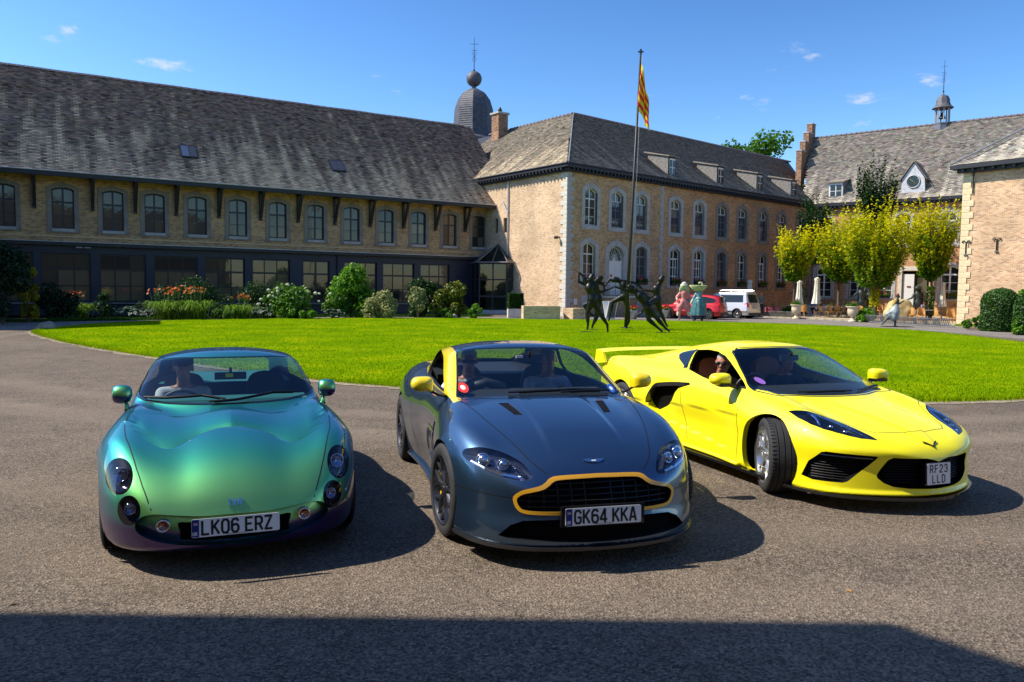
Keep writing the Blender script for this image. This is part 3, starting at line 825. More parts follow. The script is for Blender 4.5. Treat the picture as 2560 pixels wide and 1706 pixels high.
MAT['plate_white']=mat('plate_white',(.78,.78,.76),.35)
MAT['plate_blue']=mat('plate_blue',(.01,.02,.16),.35)
MAT['print_black']=mat('print_black',(.01,.01,.01),.4)
MAT['print_white']=mat('print_white',(.8,.8,.8),.4)
MAT['print_red']=mat('print_red',(.6,.01,.01),.4)
MAT['bulb']=mat('lamp_reflector',(.8,.82,.86),.12,metal=1)
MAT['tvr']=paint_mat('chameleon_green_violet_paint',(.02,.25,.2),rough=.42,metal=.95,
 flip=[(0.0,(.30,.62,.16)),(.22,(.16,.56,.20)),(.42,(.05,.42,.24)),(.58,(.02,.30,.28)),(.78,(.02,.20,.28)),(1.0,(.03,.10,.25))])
MAT['aston']=paint_mat('slate_blue_metallic_paint',(.060,.118,.205),rough=.34,metal=.9)
MAT['yellow_trim']=paint_mat('saffron_yellow_trim',(.82,.40,.01),rough=.4,metal=0,flake=0)
MAT['yellow_pillar']=paint_mat('pillar_yellow',(.90,.68,.0),rough=.4,metal=0,flake=0)
MAT['vette']=paint_mat('lemon_yellow_paint',(.92,.82,.0),rough=.5,coat=.55,metal=0,flake=0)
def text_mesh(name,s,size,m,parent,loc,rot=None,M=None,extrude=.0006,sx=1.0,align='CENTER',bold=0.0):
 cu=bpy.data.curves.new(name,'FONT');cu.body=s;cu.size=size;cu.extrude=extrude;cu.align_x=align;cu.align_y='CENTER';cu.offset=bold;cu.resolution_u=4
 o=bpy.data.objects.new(name,cu);COL.objects.link(o)
 dg=bpy.context.evaluated_depsgraph_get();dg.update()
 me=bpy.data.meshes.new_from_object(o.evaluated_get(dg))
 bpy.data.objects.remove(o);me.materials.clear();me.materials.append(m);me.name=name
 ob=link(name,me,parent)
 T=Matrix.Translation(loc)@(rot.to_4x4()if rot is not None else Matrix.Identity(4))@Matrix.Diagonal((sx,1,1,1))
 ob.matrix_local=T
 return ob
# ---- stroke letters like those pressed on a British number plate
GL={'L':[[(0,1),(0,0),(.56,0)]],'K':[[(0,0),(0,1)],[(.58,1),(.04,.42)],[(.2,.58),(.6,0)]],
  '0':[[(.0,.2),(.0,.8),(.14,1),(.46,1),(.6,.8),(.6,.2),(.46,0),(.14,0),(.0,.2)]],
  'O':[[(.0,.2),(.0,.8),(.14,1),(.46,1),(.6,.8),(.6,.2),(.46,0),(.14,0),(.0,.2)]],
  '6':[[(.56,.86),(.46,1),(.16,1),(0,.8),(0,.2),(.14,0),(.46,0),(.6,.18),(.6,.4),(.46,.57),(.14,.57),(0,.42)]],
  '4':[[(.44,0),(.44,1),(.4,1),(0,.3),(0,.22),(.62,.22)]],
  '2':[[(.02,.8),(.14,1),(.46,1),(.6,.82),(.6,.66),(0,.06),(0,0),(.62,0)]],
  '3':[[(.02,.84),(.14,1),(.44,1),(.58,.84),(.58,.68),(.44,.54),(.24,.54)],[(.44,.54),(.6,.4),(.6,.16),(.46,0),(.14,0),(.0,.16)]],
  'E':[[(.56,1),(0,1),(0,0),(.58,0)],[(0,.52),(.46,.52)]],
  'F':[[(.56,1),(0,1),(0,0)],[(0,.52),(.46,.52)]],
  'R':[[(0,0),(0,1),(.44,1),(.58,.86),(.58,.6),(.44,.46),(0,.46)],[(.32,.46),(.6,0)]],
  'Z':[[(0,1),(.58,1),(0,0),(.6,0)]],
  'G':[[(.58,.82),(.46,1),(.14,1),(0,.8),(0,.2),(.14,0),(.46,0),(.6,.14),(.6,.46),(.34,.46)]],
  'A':[[(0,0),(.26,1),(.36,1),(.62,0)],[(.1,.26),(.52,.26)]],
  'D':[[(0,0),(0,1),(.4,1),(.6,.8),(.6,.2),(.4,0),(0,0)]],
  'U':[[(0,1),(0,.18),(.14,0),(.46,0),(.6,.18),(.6,1)]],
  'T':[[(0,1),(.64,1)],[(.32,1),(.32,0)]],'V':[[(0,1),(.3,0),(.6,1)]],' ':[]}
def stroke_text(mb,s,x0,y0,h,adv,wd,z=0.0,slant=0.0):
 """adds flat stroke letters (in the plane XY, rising z) to mb; wd = stroke width; adv = step between letters"""
 x=x0
 for ch in s:
  if ch ==' ':x +=adv*.45;continue
  for st in GL[ch]:
   P=[Vector((x+p[0]*h*.80+slant*p[1]*h,y0+p[1]*h))for p in st]
   for a,b in zip(P[:-1],P[1:]):
    d=(b-a).normalized();nrm=Vector((-d.y,d.x))*wd/2;e=d*wd*.32
    q=[a-e+nrm,a-e-nrm,b+e-nrm,b+e+nrm]
    mb.add([(p.x,p.y,z)for p in q],[(0,1,2,3)])
    z +=1e-6
  x +=adv
def number_plate(name,lines,parent,loc,M,w=.52,h=.111,band=True,ch=.079,adv=.0575,wd=.0138,frame=True,small=True):
 """M: 3x3 rotation; plate lies in its local XY plane facing +Z"""
 root=link(name,rounded_plate(w,h,.006,.01),parent)
 root.data.materials.append(MAT['plate_white'])
 root.matrix_local=Matrix.Translation(loc)@M.to_4x4()
 mb=MB()
 if len(lines)==1:
  t=lines[0];x0=-w/2+(.062 if band else .03)
  stroke_text(mb,t,x0,-ch/2,ch,adv,wd,.0045)
 else:
  stroke_text(mb,lines[0],-adv*len(lines[0])/2+.008,.012,ch,adv,wd,.0045)
  stroke_text(mb,lines[1],-adv*len(lines[1])/2+.008,-.012-ch,ch,adv,wd,.0045)
 if small:
  for k in range(26):mb.box((-.06+k*.0046,-h/2+.007,.0042),(.0026+(k%3)*.0006,.003,.0004))
 mb.build('plate_characters',MAT['print_black'],root)
 if band:
  b=MB();b.box((-w/2+.023,0,.0036),(.042,h-.006,.0008));bo=b.build('country_band',MAT['plate_blue'],root)
  f=MB();stroke_text(f,'UK',-w/2+.008,-h/2+.014,.019,.0155,.0036,.0046)
  x0,y0,fw,fh=-w/2+.010,h/2-.038,.027,.017
  f.add([(x0,y0+fh*.42,.0046),(x0+fw,y0+fh*.42,.0046),(x0+fw,y0+fh*.6,.0046),(x0,y0+fh*.6,.0046)],[(0,1,2,3)])
  f.add([(x0+fw*.42,y0,.0048),(x0+fw*.58,y0,.0048),(x0+fw*.58,y0+fh,.0048),(x0+fw*.42,y0+fh,.0048)],[(0,1,2,3)])
  f.add([(x0,y0,.0044),(x0+fw*.12,y0,.0044),(x0+fw,y0+fh,.0044),(x0+fw*.88,y0+fh,.0044)],[(0,1,2,3)])
  f.add([(x0,y0+fh,.0043),(x0+fw*.88,y0,.0043),(x0+fw,y0,.0043),(x0+fw*.12,y0+fh,.0043)],[(0,1,2,3)])
  f.build('country_letters',MAT['print_white'],root)
  g=MB();g.add([(x0,y0+fh*.46,.0052),(x0+fw,y0+fh*.46,.0052),(x0+fw,y0+fh*.55,.0052),(x0,y0+fh*.55,.0052)],[(0,1,2,3)])
  g.add([(x0+fw*.45,y0,.0053),(x0+fw*.55,y0,.0053),(x0+fw*.55,y0+fh,.0053),(x0+fw*.45,y0+fh,.0053)],[(0,1,2,3)])
  g.build('flag_cross',MAT['print_red'],root)
 return root
def rounded_plate(w,h,t,r):
 mb=MB();P=[]
 for cx,cy,a0 in ((w/2-r,h/2-r,0),(-w/2+r,h/2-r,90),(-w/2+r,-h/2+r,180),(w/2-r,-h/2+r,270)):
  for k in range(4):a=R(a0+30*k);P.append((cx+r*math.cos(a),cy+r*math.sin(a),0))
 mb.prism(P,(0,0,-t/2),(0,0,t/2))
 me=mb.mesh('plate',[]);return me
def ring_pts(r,n):return [(r*math.cos(2*PI*k/n),r*math.sin(2*PI*k/n))for k in range(n)]
def make_wheel(name,parent,loc,R_t,W,rim_r,mrim,spokes,side,style='y',steer=0.0,caliper=None,tread=True):
 """wheel axis = local y; outer face looks to side (+1 left / -1 right)"""
 w=link(name,None,parent)if False else bpy.data.objects.new(name,None)
 COL.objects.link(w);w.parent=parent;w.location=loc;w.rotation_euler=(0,0,steer)
 h=W/2
 # tyre profile (radius, y)
 prof=[(rim_r-.005,-h*.92),(rim_r+.012,-h*.98),(rim_r+(R_t-rim_r)*.45,-h*1.03),(R_t-.018,-h*.96),(R_t-.004,-h*.84),(R_t,-h*.6),(R_t+.001,0),
   (R_t,h*.6),(R_t-.004,h*.84),(R_t-.018,h*.96),(rim_r+(R_t-rim_r)*.45,h*1.03),(rim_r+.012,h*.98),(rim_r-.005,h*.92)]
 # circumferential grooves
 if tread:
  g=[]
  for r,y in prof[:6]:g.append((r,y))
  for yc in (-h*.42,-h*.02,h*.38):
   g +=[(R_t+.0005,yc-.006),(R_t-.008,yc-.004),(R_t-.008,yc+.004),(R_t+.0005,yc+.006)]
  for r,y in prof[7:]:g.append((r,y))
  prof=g
 n=72;mb=MB();V=[];Fc=[]
 for r,y in prof:V +=[(r*math.cos(2*PI*k/n),y,r*math.sin(2*PI*k/n))for k in range(n)]
 for i in range(len(prof)-1):
  for k in range(n):Fc.append((i*n+k,i*n+(k+1)%n,(i+1)*n+(k+1)%n,(i+1)*n+k))
 mb.add(V,Fc);ty=mb.build('tyre',MAT['rubber'],w,angle=40)
 if tread:
  tb=MB()
  for k in range(60):
   a=2*PI*k/60
   for yc,sl,s2 in ((-h*.72,.012,1),(h*.68,.012,-1)):
    for q in (0,):
     c=Vector((math.cos(a),0,math.sin(a)))*(R_t-.0015);t=Vector((-math.sin(a),0,math.cos(a)))
     M=Matrix((t,Vector((0,1,0)),Vector((math.cos(a),0,math.sin(a))))).transposed()
     tb.box((c.x,yc,c.z),(.0035,h*.3,.006),M=M)
  tb.build('tread_sipes',MAT['dark_void'],w)['kind']='stuff'
 # rim barrel + lip
 s=side
 rb=MB();V=[];Fc=[]
 pr=[(rim_r+.006,s*h*.93),(rim_r+.004,s*(h*.93+.006)),(rim_r-.008,s*(h*.93+.004)),(rim_r-.016,s*h*.8),(rim_r-.03,s*h*.2),(rim_r-.03,-s*h*.85)]
 for r,y in pr:V +=[(r*math.cos(2*PI*k/n),y,r*math.sin(2*PI*k/n))for k in range(n)]
 for i in range(len(pr)-1):
  for k in range(n):Fc.append((i*n+k,i*n+(k+1)%n,(i+1)*n+(k+1)%n,(i+1)*n+k))
 rb.add(V,Fc);rb.build('rim',mrim,w,angle=40)
 yo=s*h*.86
 def spoke(a0,a1,r0,r1,w0,w1,y0,y1,th=.022):
  p0=Vector((r0*math.cos(a0),y0,r0*math.sin(a0)));p1=Vector((r1*math.cos(a1),y1,r1*math.sin(a1)))
  d=(p1-p0).normalized();t=d.cross(Vector((0,1,0))).normalized()
  up=Vector((0,s,0));sb=MB()
  P=[p0+t*w0/2-up*th,p0-t*w0/2-up*th,p0-t*w0*.32,p0+t*w0*.32,
    p1+t*w1/2-up*th,p1-t*w1/2-up*th,p1-t*w1*.32,p1+t*w1*.32]
  sb.add([tuple(p)for p in P],[(0,1,2,3),(7,6,5,4),(0,4,5,1),(1,5,6,2),(2,6,7,3),(3,7,4,0)])
  sb.build('spoke',mrim,w)
 r1=rim_r-.008
 for k in range(spokes):
  a=2*PI*k/spokes+.3
  if style =='y':
   spoke(a,a,.05,r1*.62,.055,.04,yo-s*.012,yo-s*.004)
   spoke(a,a-.27,r1*.55,r1,.03,.026,yo-s*.004,yo+s*.004);spoke(a,a+.27,r1*.55,r1,.03,.026,yo-s*.004,yo+s*.004)
  elif style =='v':
   spoke(a-.10,a-.26,.05,r1,.035,.028,yo-s*.03,yo+s*.004);spoke(a+.10,a+.26,.05,r1,.035,.028,yo-s*.03,yo+s*.004)
  elif style =='s':
   spoke(a,a+.12,.05,r1,.05,.04,yo-s*.02,yo)
 hb=MB();V=[];Fc=[]
 hp=[(.062,yo-s*.05),(.062,yo-s*.014),(.05,yo-s*.006),(.03,yo-s*.004),(.028,yo+s*.004),(.0,yo+s*.006)]
 for r,y in hp:V +=[(max(r,.0005)*math.cos(2*PI*k/20),y,max(r,.0005)*math.sin(2*PI*k/20))for k in range(20)]
 for i in range(len(hp)-1):
  for k in range(20):Fc.append((i*20+k,i*20+(k+1)%20,(i+1)*20+(k+1)%20,(i+1)*20+k))
 hb.add(V,Fc);hb.build('hub_cap',mrim,w,angle=40)
 db=MB();V=[];Fc=[]
 for r,y in [(.06,-s*.01),(rim_r*.78,-s*.01),(rim_r*.78,s*.02),(.06,s*.02)]:
  V +=[(r*math.cos(2*PI*k/40),y,r*math.sin(2*PI*k/40))for k in range(40)]
 for i in range(3):
  for k in range(40):Fc.append((i*40+k,i*40+(k+1)%40,(i+1)*40+(k+1)%40,(i+1)*40+k))
 db.add(V,Fc);db.build('brake_disc',MAT['disc'],w,angle=40)
 if caliper:
  cb=MB();rr=rim_r*.66
  for a in np.linspace(2.5,3.5,6):
   cb.box((rr*math.cos(a),s*.03,rr*math.sin(a)),(.075,.085,.055))
  cb.build('brake_caliper',caliper,w)
 return w
def wheel_well(parent,x,zc,r,y_out,y_in):
 mb=MB();n=26
 for sg in (1,-1):
  V=[];Fc=[]
  A=[R(-35+250*k/n)for k in range(n+1)]
  for yy in (y_out,y_in):V +=[(x+r*math.cos(a),sg*yy,zc+r*math.sin(a))for a in A]
  for k in range(n):Fc.append((k,k+1,n+2+k,n+1+k))
  m=len(V);Fc.append(tuple(range(n+1,2*n+2)))
  mb.add(V,Fc);mb.build('wheel_well',MAT['dark_void'],parent);mb=MB()
def seat_mesh(parent,x,y,m,hr=True,h=.62,name='seat'):
 mb=MB()
 P=smooth_loop([(-.24,0),(-.25,.3),(-.2,.5),(-.12,h),(.12,h),(.2,.5),(.25,.3),(.24,0)],4)
 mb.prism([(0,p[0],p[1])for p in P],(-.05,0,0),(.05,0,0))
 M=Matrix.Rotation(R(-18),3,'Y')
 mb.v=[tuple(M @Vector(v)+Vector((x,y,.34)))for v in mb.v]
 mb.box((x+.26,y,.33),(.5,.46,.12))
 return mb.build(name,m,parent,angle=40)
def steering_wheel(parent,x,y,z,r=.175,m=None):
 mb=MB()
 M=Matrix.Translation((x,y,z))@Matrix.Rotation(R(-68),4,'Y')
 ring=[M @Vector((r*math.cos(a),r*math.sin(a),0))for a in np.linspace(0,2*PI,33)]
 mb.tube(ring,.014,8,caps=False)
 for a in (0.1,PI-.1,-PI/2):
  pass
 for a in (PI/2,-PI/2,PI):mb.tube([M @Vector((0,0,-.01)),M @Vector((r*math.cos(a),r*math.sin(a),0))],.014,6)
 mb.tube([M @Vector((0,0,-.03)),M @Vector((0,0,.01))],.045,12)
 mb.tube([M @Vector((0,0,-.02)),M @Vector((0,0,-.3))],.03,8)
 return mb.build('steering_wheel',m or MAT['leather_black'],parent,angle=40)
def sticker(cs,view,c,r,m,parent,name='windscreen_sticker',off=.003):
 return patch(cs,view,[(c[0]+r*math.cos(a),c[1]+r*math.sin(a))for a in np.linspace(0,2*PI,20,endpoint=False)],off,name,m,parent,0,step=.03)
# ================================================================ figures
def capsule(mb,p0,r0,p1,r1,n=12,sq=None):
 """tapered capsule; sq=(axis vector, factor) flattens it"""
 p0=Vector(p0);p1=Vector(p1);d=p1-p0
 if d.length<1e-6:d=Vector((0,0,1e-4))
 t=d.normalized();a=t.orthogonal().normalized();b=t.cross(a)
 rings=[]
 for k in range(1,5):ang=-PI/2+k*PI/8;rings.append((p0+t*r0*math.sin(ang),r0*math.cos(ang)))
 for k in range(0,4):ang=k*PI/8;rings.append((p1+t*r1*math.sin(ang),r1*math.cos(ang)))
 V=[p0-t*r0]
 for c,r in rings:V +=[c+(a*math.cos(2*PI*j/n)+b*math.sin(2*PI*j/n))*r for j in range(n)]
 V.append(p1+t*r1)
 if sq:
  ax=Vector(sq[0]).normalized();m=(p0+p1)/2
  V=[v-ax*((v-m).dot(ax))*(1-sq[1])for v in V]
 m=len(rings);F=[(0,1+(j+1)%n,1+j)for j in range(n)]
 for i in range(m-1):
  for j in range(n):F.append((1+i*n+j,1+i*n+(j+1)%n,1+(i+1)*n+(j+1)%n,1+(i+1)*n+j))
 F +=[(len(V)-1,1+(m-1)*n+j,1+(m-1)*n+(j+1)%n)for j in range(n)]
 mb.add([tuple(v)for v in V],F)
def blob(name,caps,m,parent,voxel=.02,smooth=4,loc=None,disp=None):
 mb=MB()
 for c in caps:capsule(mb,c[0],c[1],c[2],c[3],12,c[4]if len(c)>4 else None)
 o=mb.build(name,m,parent,smooth=True,loc=loc)
 r=o.modifiers.new('r','REMESH');r.mode='VOXEL';r.voxel_size=voxel;r.use_smooth_shade=True
 s=o.modifiers.new('s','SMOOTH');s.factor=.6;s.iterations=smooth
 return o
SKIN=mat('skin',(.48,.24,.155),.5,noise_s=30,noise_a=.12)
SKIN_T=mat('skin_tanned',(.40,.17,.10),.5,noise_s=30,noise_a=.12)
HAIRG=mat('hair_grey',(.38,.37,.35),.7);HAIRD=mat('hair_dark',(.03,.02,.015),.6);HAIRB=mat('hair_brown',(.10,.05,.025),.6)
SUNG=mat('dark_lenses',(.006,.006,.008),.08)
EYE=mat('eye_white',(.6,.6,.58),.2)
def head_caps(c,f,up,s=1.0):
 """face direction f, up: capsules of a head centred at c (about 0.23 m tall)"""
 c=Vector(c);f=Vector(f).normalized();up=Vector(up).normalized();r=f.cross(up).normalized()
 P=lambda a,b,d:c+(f*a+r*b+up*d)*s
 return [(P(-.015,0,.035),.088*s,P(.0,0,.03),.084*s,(r,.86)),       # skull
   (P(.025,0,-.02),.066*s,P(.03,0,-.06),.052*s,(r,.9)),         # face
   (P(.045,-.02,-.088),.026*s,P(.045,.02,-.088),.026*s),          # chin
   (P(.085,0,.005),.010*s,P(.103,0,-.028),.015*s),                # nose
   (P(.074,-.032,.026),.013*s,P(.074,.032,.026),.013*s),          # brow
   (P(.078,-.016,-.062),.010*s,P(.078,.016,-.062),.010*s),        # lips
   (P(-.005,.082,.02),.012*s,P(.005,.082,-.02),.009*s),(P(-.005,-.082,.02),.012*s,P(.005,-.082,-.02),.009*s)]  # ears
def hand_caps(w,d,n,side,s=1.0,curl=.5):
 """wrist w, hand direction d, palm normal n (the way the fingers close)"""
 w=Vector(w);d=Vector(d).normalized();n=Vector(n);n=(n-d*n.dot(d)).normalized();a=d.cross(n).normalized()*side
 out=[(w,.024*s,w+d*.07*s,.026*s,(n,.6))]
 for i,(off,ln)in enumerate(((-.028,.068),(-.010,.078),(.010,.074),(.027,.058))):
  b=w+d*.082*s+a*off*s;k=b+(d+n*curl*.5).normalized()*ln*.5*s;t=k+(d*(1-curl)+n*curl*1.4).normalized()*ln*.5*s
  out +=[(w+d*.05*s+a*off*.8*s,.012*s,b,.0105*s),(b,.0105*s,k,.0095*s),(k,.0095*s,t,.008*s)]
 tb=w+d*.02*s-a*.026*s;tk=tb+(d*.8-a*.7+n*.3).normalized()*.04*s;te=tk+(d+n*.3).normalized()*.032*s
 return out+[(tb,.014*s,tk,.012*s),(tk,.012*s,te,.010*s)]
def person(root,J,skin=None,shirt=None,trousers=None,hair=None,shades=False,cap=None,s=1.0,vox=.014,face=(1,0,0),up=(0,0,1),long_sleeve=False,shoes=None,skirt=None,long_hair=False,slim=1.0,hands=True,bare_legs=False):
 """J: joints as 3D points. head, neck, chest, pelvis, sl, el, wl, sr, er, wr, hl, kl, al, hr, kr, ar (subset for seated busts)"""
 skin=skin or SKIN
 V={k:Vector(v)for k,v in J.items()}
 b=head_caps(V['head'],face,up,s)
 b +=[(V['neck'],.056*s,V['head']-Vector(up)*.05*s,.055*s)]
 b +=[(V['chest']+Vector((0,0,.02)),.115*s*slim,V['pelvis'],.105*s*slim)]
 for a in 'lr':
  if 's'+a in V:
   b +=[(V['s'+a],.05*s,V['e'+a],.038*s),(V['e'+a],.038*s,V['w'+a],.025*s)]
   b +=[(V['s'+a],.05*s,V['neck']-Vector((0,0,.02)),.05*s)]
   if hands:
    d=V['w'+a]-V['e'+a]
    b +=hand_caps(V['w'+a],d,Vector((0,0,-1))+Vector(face)*.3,1 if a =='l' else -1,s)
  if 'k'+a in V:
   b +=[(V['h'+a],.078*s,V['k'+a],.055*s),(V['k'+a],.056*s,V['a'+a],.036*s)]
   fd=Vector(face);fd.z=0
   b +=[(V['a'+a]+Vector((0,0,-.03)),.038*s,V['a'+a]+fd.normalized()*.14*s+Vector((0,0,-.045)),.03*s)]
 blob('body',b,skin,root,vox,3)
 if shirt:
  c=[(V['chest']+Vector((0,0,.04)),.135*s*slim,V['pelvis'],.125*s*slim,(Vector(face),.85)),(V['neck']-Vector((0,0,.03)),.066*s,V['chest'],.11*s)]
  for a in 'lr':
   if 's'+a in V:
    c +=[(V['neck']-Vector((0,0,.05)),.06*s,V['s'+a],.062*s)]
    e=V['e'+a]if long_sleeve else V['s'+a].lerp(V['e'+a],.62)
    c +=[(V['s'+a],.062*s,e,.052*s)]
    if long_sleeve:c +=[(V['e'+a],.052*s,V['e'+a].lerp(V['w'+a],.9),.036*s)]
  blob('shirt',c,shirt,root,vox,4)
 if trousers and 'kl' in V:
  c=[(V['pelvis'],.125*s*slim,V['pelvis']-Vector((0,0,.05)),.12*s*slim)]
  for a in 'lr':
   if bare_legs:c +=[(V['h'+a],.092*s,V['h'+a].lerp(V['k'+a],.85),.08*s)]
   else:c +=[(V['h'+a],.09*s,V['k'+a],.07*s),(V['k'+a],.07*s,V['k'+a].lerp(V['a'+a],.95),.056*s)]
  blob('trousers',c,trousers,root,vox,4)
 if shoes and 'kl' in V:
  fd=Vector(face);fd.z=0;fd.normalize()
  for a in 'lr':blob('shoe',[(V['a'+a]+Vector((0,0,-.035)),.048*s,V['a'+a]+fd*.15*s+Vector((0,0,-.045)),.04*s)],shoes,root,vox,2)
 f=Vector(face).normalized();u=Vector(up).normalized();r=f.cross(u).normalized();h=V['head']
 P=lambda a,bb,d:h+(f*a+r*bb+u*d)*s
 if hair:
  c=[(P(-.03,0,.052),.088*s,P(-.005,0,.058),.078*s,(r,.9)),(P(-.055,0,.0),.066*s,P(-.05,0,-.03),.055*s)]
  if long_hair:c +=[(P(-.05,.04,.0),.05*s,P(-.05,.06,-.16),.035*s),(P(-.05,-.04,.0),.05*s,P(-.05,-.06,-.16),.035*s)]
  blob('hair',c,hair,root,min(vox,.012),2)
 if cap:
  c=[(P(-.02,0,.06),.098*s,P(-.0,0,.065),.088*s,(r,.93)),(P(.05,-.045,.05),.012,P(.14,-.03,.035),.01),(P(.05,.045,.05),.012,P(.14,.03,.035),.01),(P(.05,0,.055),.012,P(.155,0,.036),.01)]
  blob('cap',c,cap,root,min(vox,.012),1)
 if shades:
  mb=MB()
  for q in (-1,1):
   capsule(mb,P(.088,q*.020,.006),.019*s,P(.085,q*.048,.006),.017*s)
   mb.tube([P(.082,q*.062,.012),P(.03,q*.084,.014),P(-.01,q*.086,.01)],.004*s,5)
  mb.tube([P(.092,-.02,.012),P(.094,.02,.012)],.004*s,5)
  mb.build('sunglasses',SUNG,root,smooth=True)
 else:
  for q in (-1,1):
   mb=MB();capsule(mb,P(.073,q*.031,.004),.0105*s,P(.074,q*.031,.004),.0105*s);e=mb.build('eye',EYE,root,smooth=True)
   mb=MB();capsule(mb,P(.081,q*.031,.004),.005*s,P(.081,q*.031,.004),.005*s);mb.build('pupil',SUNG,e,smooth=True)
# ================================================================ buildings
def brick_mat(name,c1,c2,mortar,dark,w=.215,h=.068,mor=.012,dark_amt=.35,tint=None):
 m=bpy.data.materials.new(name);m.use_nodes=True
 N,L=m.node_tree.nodes,m.node_tree.links;b=N['Principled BSDF'];b.inputs['Roughness'].default_value=.9;b.inputs['Specular IOR Level'].default_value=.2
 uv=N.new('ShaderNodeUVMap');uv.uv_map='UVMap'
 wob=N.new('ShaderNodeTexNoise');wob.inputs['Scale'].default_value=2.5;L.new(uv.outputs[0],wob.inputs['Vector'])
 ws=N.new('ShaderNodeVectorMath');ws.operation='SCALE';ws.inputs['Scale'].default_value=.016;L.new(wob.outputs['Color'],ws.inputs[0])
 ad=N.new('ShaderNodeVectorMath');ad.operation='ADD';L.new(uv.outputs[0],ad.inputs[0]);L.new(ws.outputs[0],ad.inputs[1])
 br=N.new('ShaderNodeTexBrick');br.inputs['Scale'].default_value=1;br.inputs['Brick Width'].default_value=w;br.inputs['Row Height'].default_value=h
 br.inputs['Mortar Size'].default_value=mor;br.inputs['Mortar Smooth'].default_value=.25;br.inputs['Bias'].default_value=0
 br.inputs['Color1'].default_value=(0,0,0,1);br.inputs['Color2'].default_value=(1,1,1,1);br.inputs['Mortar'].default_value=(.5,.5,.5,1)
 L.new(ad.outputs[0],br.inputs['Vector'])
 sep=N.new('ShaderNodeSeparateColor');L.new(br.outputs['Color'],sep.inputs[0])
 cr=N.new('ShaderNodeValToRGB');e=cr.color_ramp.elements;e[0].position=0;e[0].color=(*dark,1);e[1].position=1;e[1].color=(*c2,1)
 x=e.new(dark_amt*.75);x.color=(*dark,1);x=e.new(dark_amt);x.color=(*c1,1)
 L.new(sep.outputs[0],cr.inputs[0])
 mm=N.new('ShaderNodeMix');mm.data_type='RGBA';mm.inputs['B'].default_value=(*mortar,1);L.new(br.outputs['Fac'],mm.inputs['Factor']);L.new(cr.outputs[0],mm.inputs['A'])
 n1=N.new('ShaderNodeTexNoise');n1.inputs['Scale'].default_value=.45;n1.inputs['Detail'].default_value=8;n1.inputs['Roughness'].default_value=.65;L.new(uv.outputs[0],n1.inputs['Vector'])
 mr=N.new('ShaderNodeMapRange');mr.inputs['From Min'].default_value=.3;mr.inputs['From Max'].default_value=.72;mr.inputs['To Min'].default_value=.72;mr.inputs['To Max'].default_value=1.22;L.new(n1.outputs['Fac'],mr.inputs['Value'])
 mx=N.new('ShaderNodeMix');mx.data_type='RGBA';mx.blend_type='MULTIPLY';mx.inputs['Factor'].default_value=1;L.new(mm.outputs['Result'],mx.inputs['A']);L.new(mr.outputs[0],mx.inputs['B'])
 src=mx.outputs['Result']
 if tint:   # redder brickwork in broad areas along the wall
  sx=N.new('ShaderNodeSeparateXYZ');L.new(uv.outputs[0],sx.inputs[0])
  av=N.new('ShaderNodeMath');av.operation='MULTIPLY_ADD';av.inputs[1].default_value=6;L.new(n1.outputs['Fac'],av.inputs[0]);L.new(sx.outputs[0],av.inputs[2])
  tr=N.new('ShaderNodeMapRange');tr.interpolation_type='SMOOTHSTEP';tr.inputs['From Min'].default_value=tint[1];tr.inputs['From Max'].default_value=tint[2];tr.inputs['To Max'].default_value=1;L.new(av.outputs[0],tr.inputs['Value'])
  m2=N.new('ShaderNodeMix');m2.data_type='RGBA';m2.blend_type='MULTIPLY';m2.inputs['B'].default_value=(*tint[0],1);L.new(tr.outputs[0],m2.inputs['Factor']);L.new(src,m2.inputs['A']);src=m2.outputs['Result']
 L.new(src,b.inputs['Base Color'])
 iv=N.new('ShaderNodeMath');iv.operation='SUBTRACT';iv.inputs[0].default_value=1;L.new(br.outputs['Fac'],iv.inputs[1])
 bp=N.new('ShaderNodeBump');bp.inputs['Strength'].default_value=.8;bp.inputs['Distance'].default_value=.012;L.new(iv.outputs[0],bp.inputs['Height']);L.new(bp.outputs[0],b.inputs['Normal'])
 return m
BR_L=brick_mat('brick_ochre',(.48,.26,.12),(.60,.37,.18),(.60,.45,.27),(.28,.15,.09),dark_amt=.30)
BR_M=brick_mat('brick_mixed',(.46,.26,.12),(.62,.41,.21),(.58,.43,.28),(.28,.15,.09),dark_amt=.26,tint=((1.0,.84,.76),11,19))
BR_S=brick_mat('brick_pale',(.62,.38,.22),(.76,.54,.34),(.76,.62,.44),(.46,.28,.18),dark_amt=.2)
BR_B=brick_mat('brick_salmon',(.58,.30,.16),(.74,.50,.30),(.68,.56,.38),(.44,.24,.15),dark_amt=.22,w=.23,h=.075)
STONE=mat('blue_limestone',(.40,.39,.385),.8,noise_s=2.5,noise_a=.18,bump=.2,bump_s=18)
STONE_D=mat('weathered_limestone',(.235,.20,.175),.85,noise_s=2.5,noise_a=.2,bump=.2,bump_s=18)
STONE_L=mat('pale_limestone',(.62,.58,.50),.8,noise_s=2.5,noise_a=.15,bump=.2,bump_s=18)
STONE_Y=mat('cream_sandstone',(.72,.58,.35),.8,noise_s=2.5,noise_a=.15,bump=.2,bump_s=18)
DARKW=mat('dark_timber',(.012,.014,.022),.55,noise_s=4,noise_a=.3)
NAVY=mat('navy_paint',(.016,.020,.042),.55,noise_s=1.5,noise_a=.15)
WHITE=mat('white_paint',(.74,.74,.72),.45)
GREYF=mat('grey_paint',(.17,.18,.20),.5)
LEAD=mat('lead',(.26,.26,.27),.55,metal=.3,noise_s=3,noise_a=.2)
ZINC=mat('zinc_gutter',(.45,.47,.50),.4,metal=.6)
BRONZE=mat('dark_bronze',(.020,.021,.018),.42,metal=.7,noise_s=3,noise_a=.5,spec=.6)
IRON=mat('black_iron',(.01,.01,.011),.5)
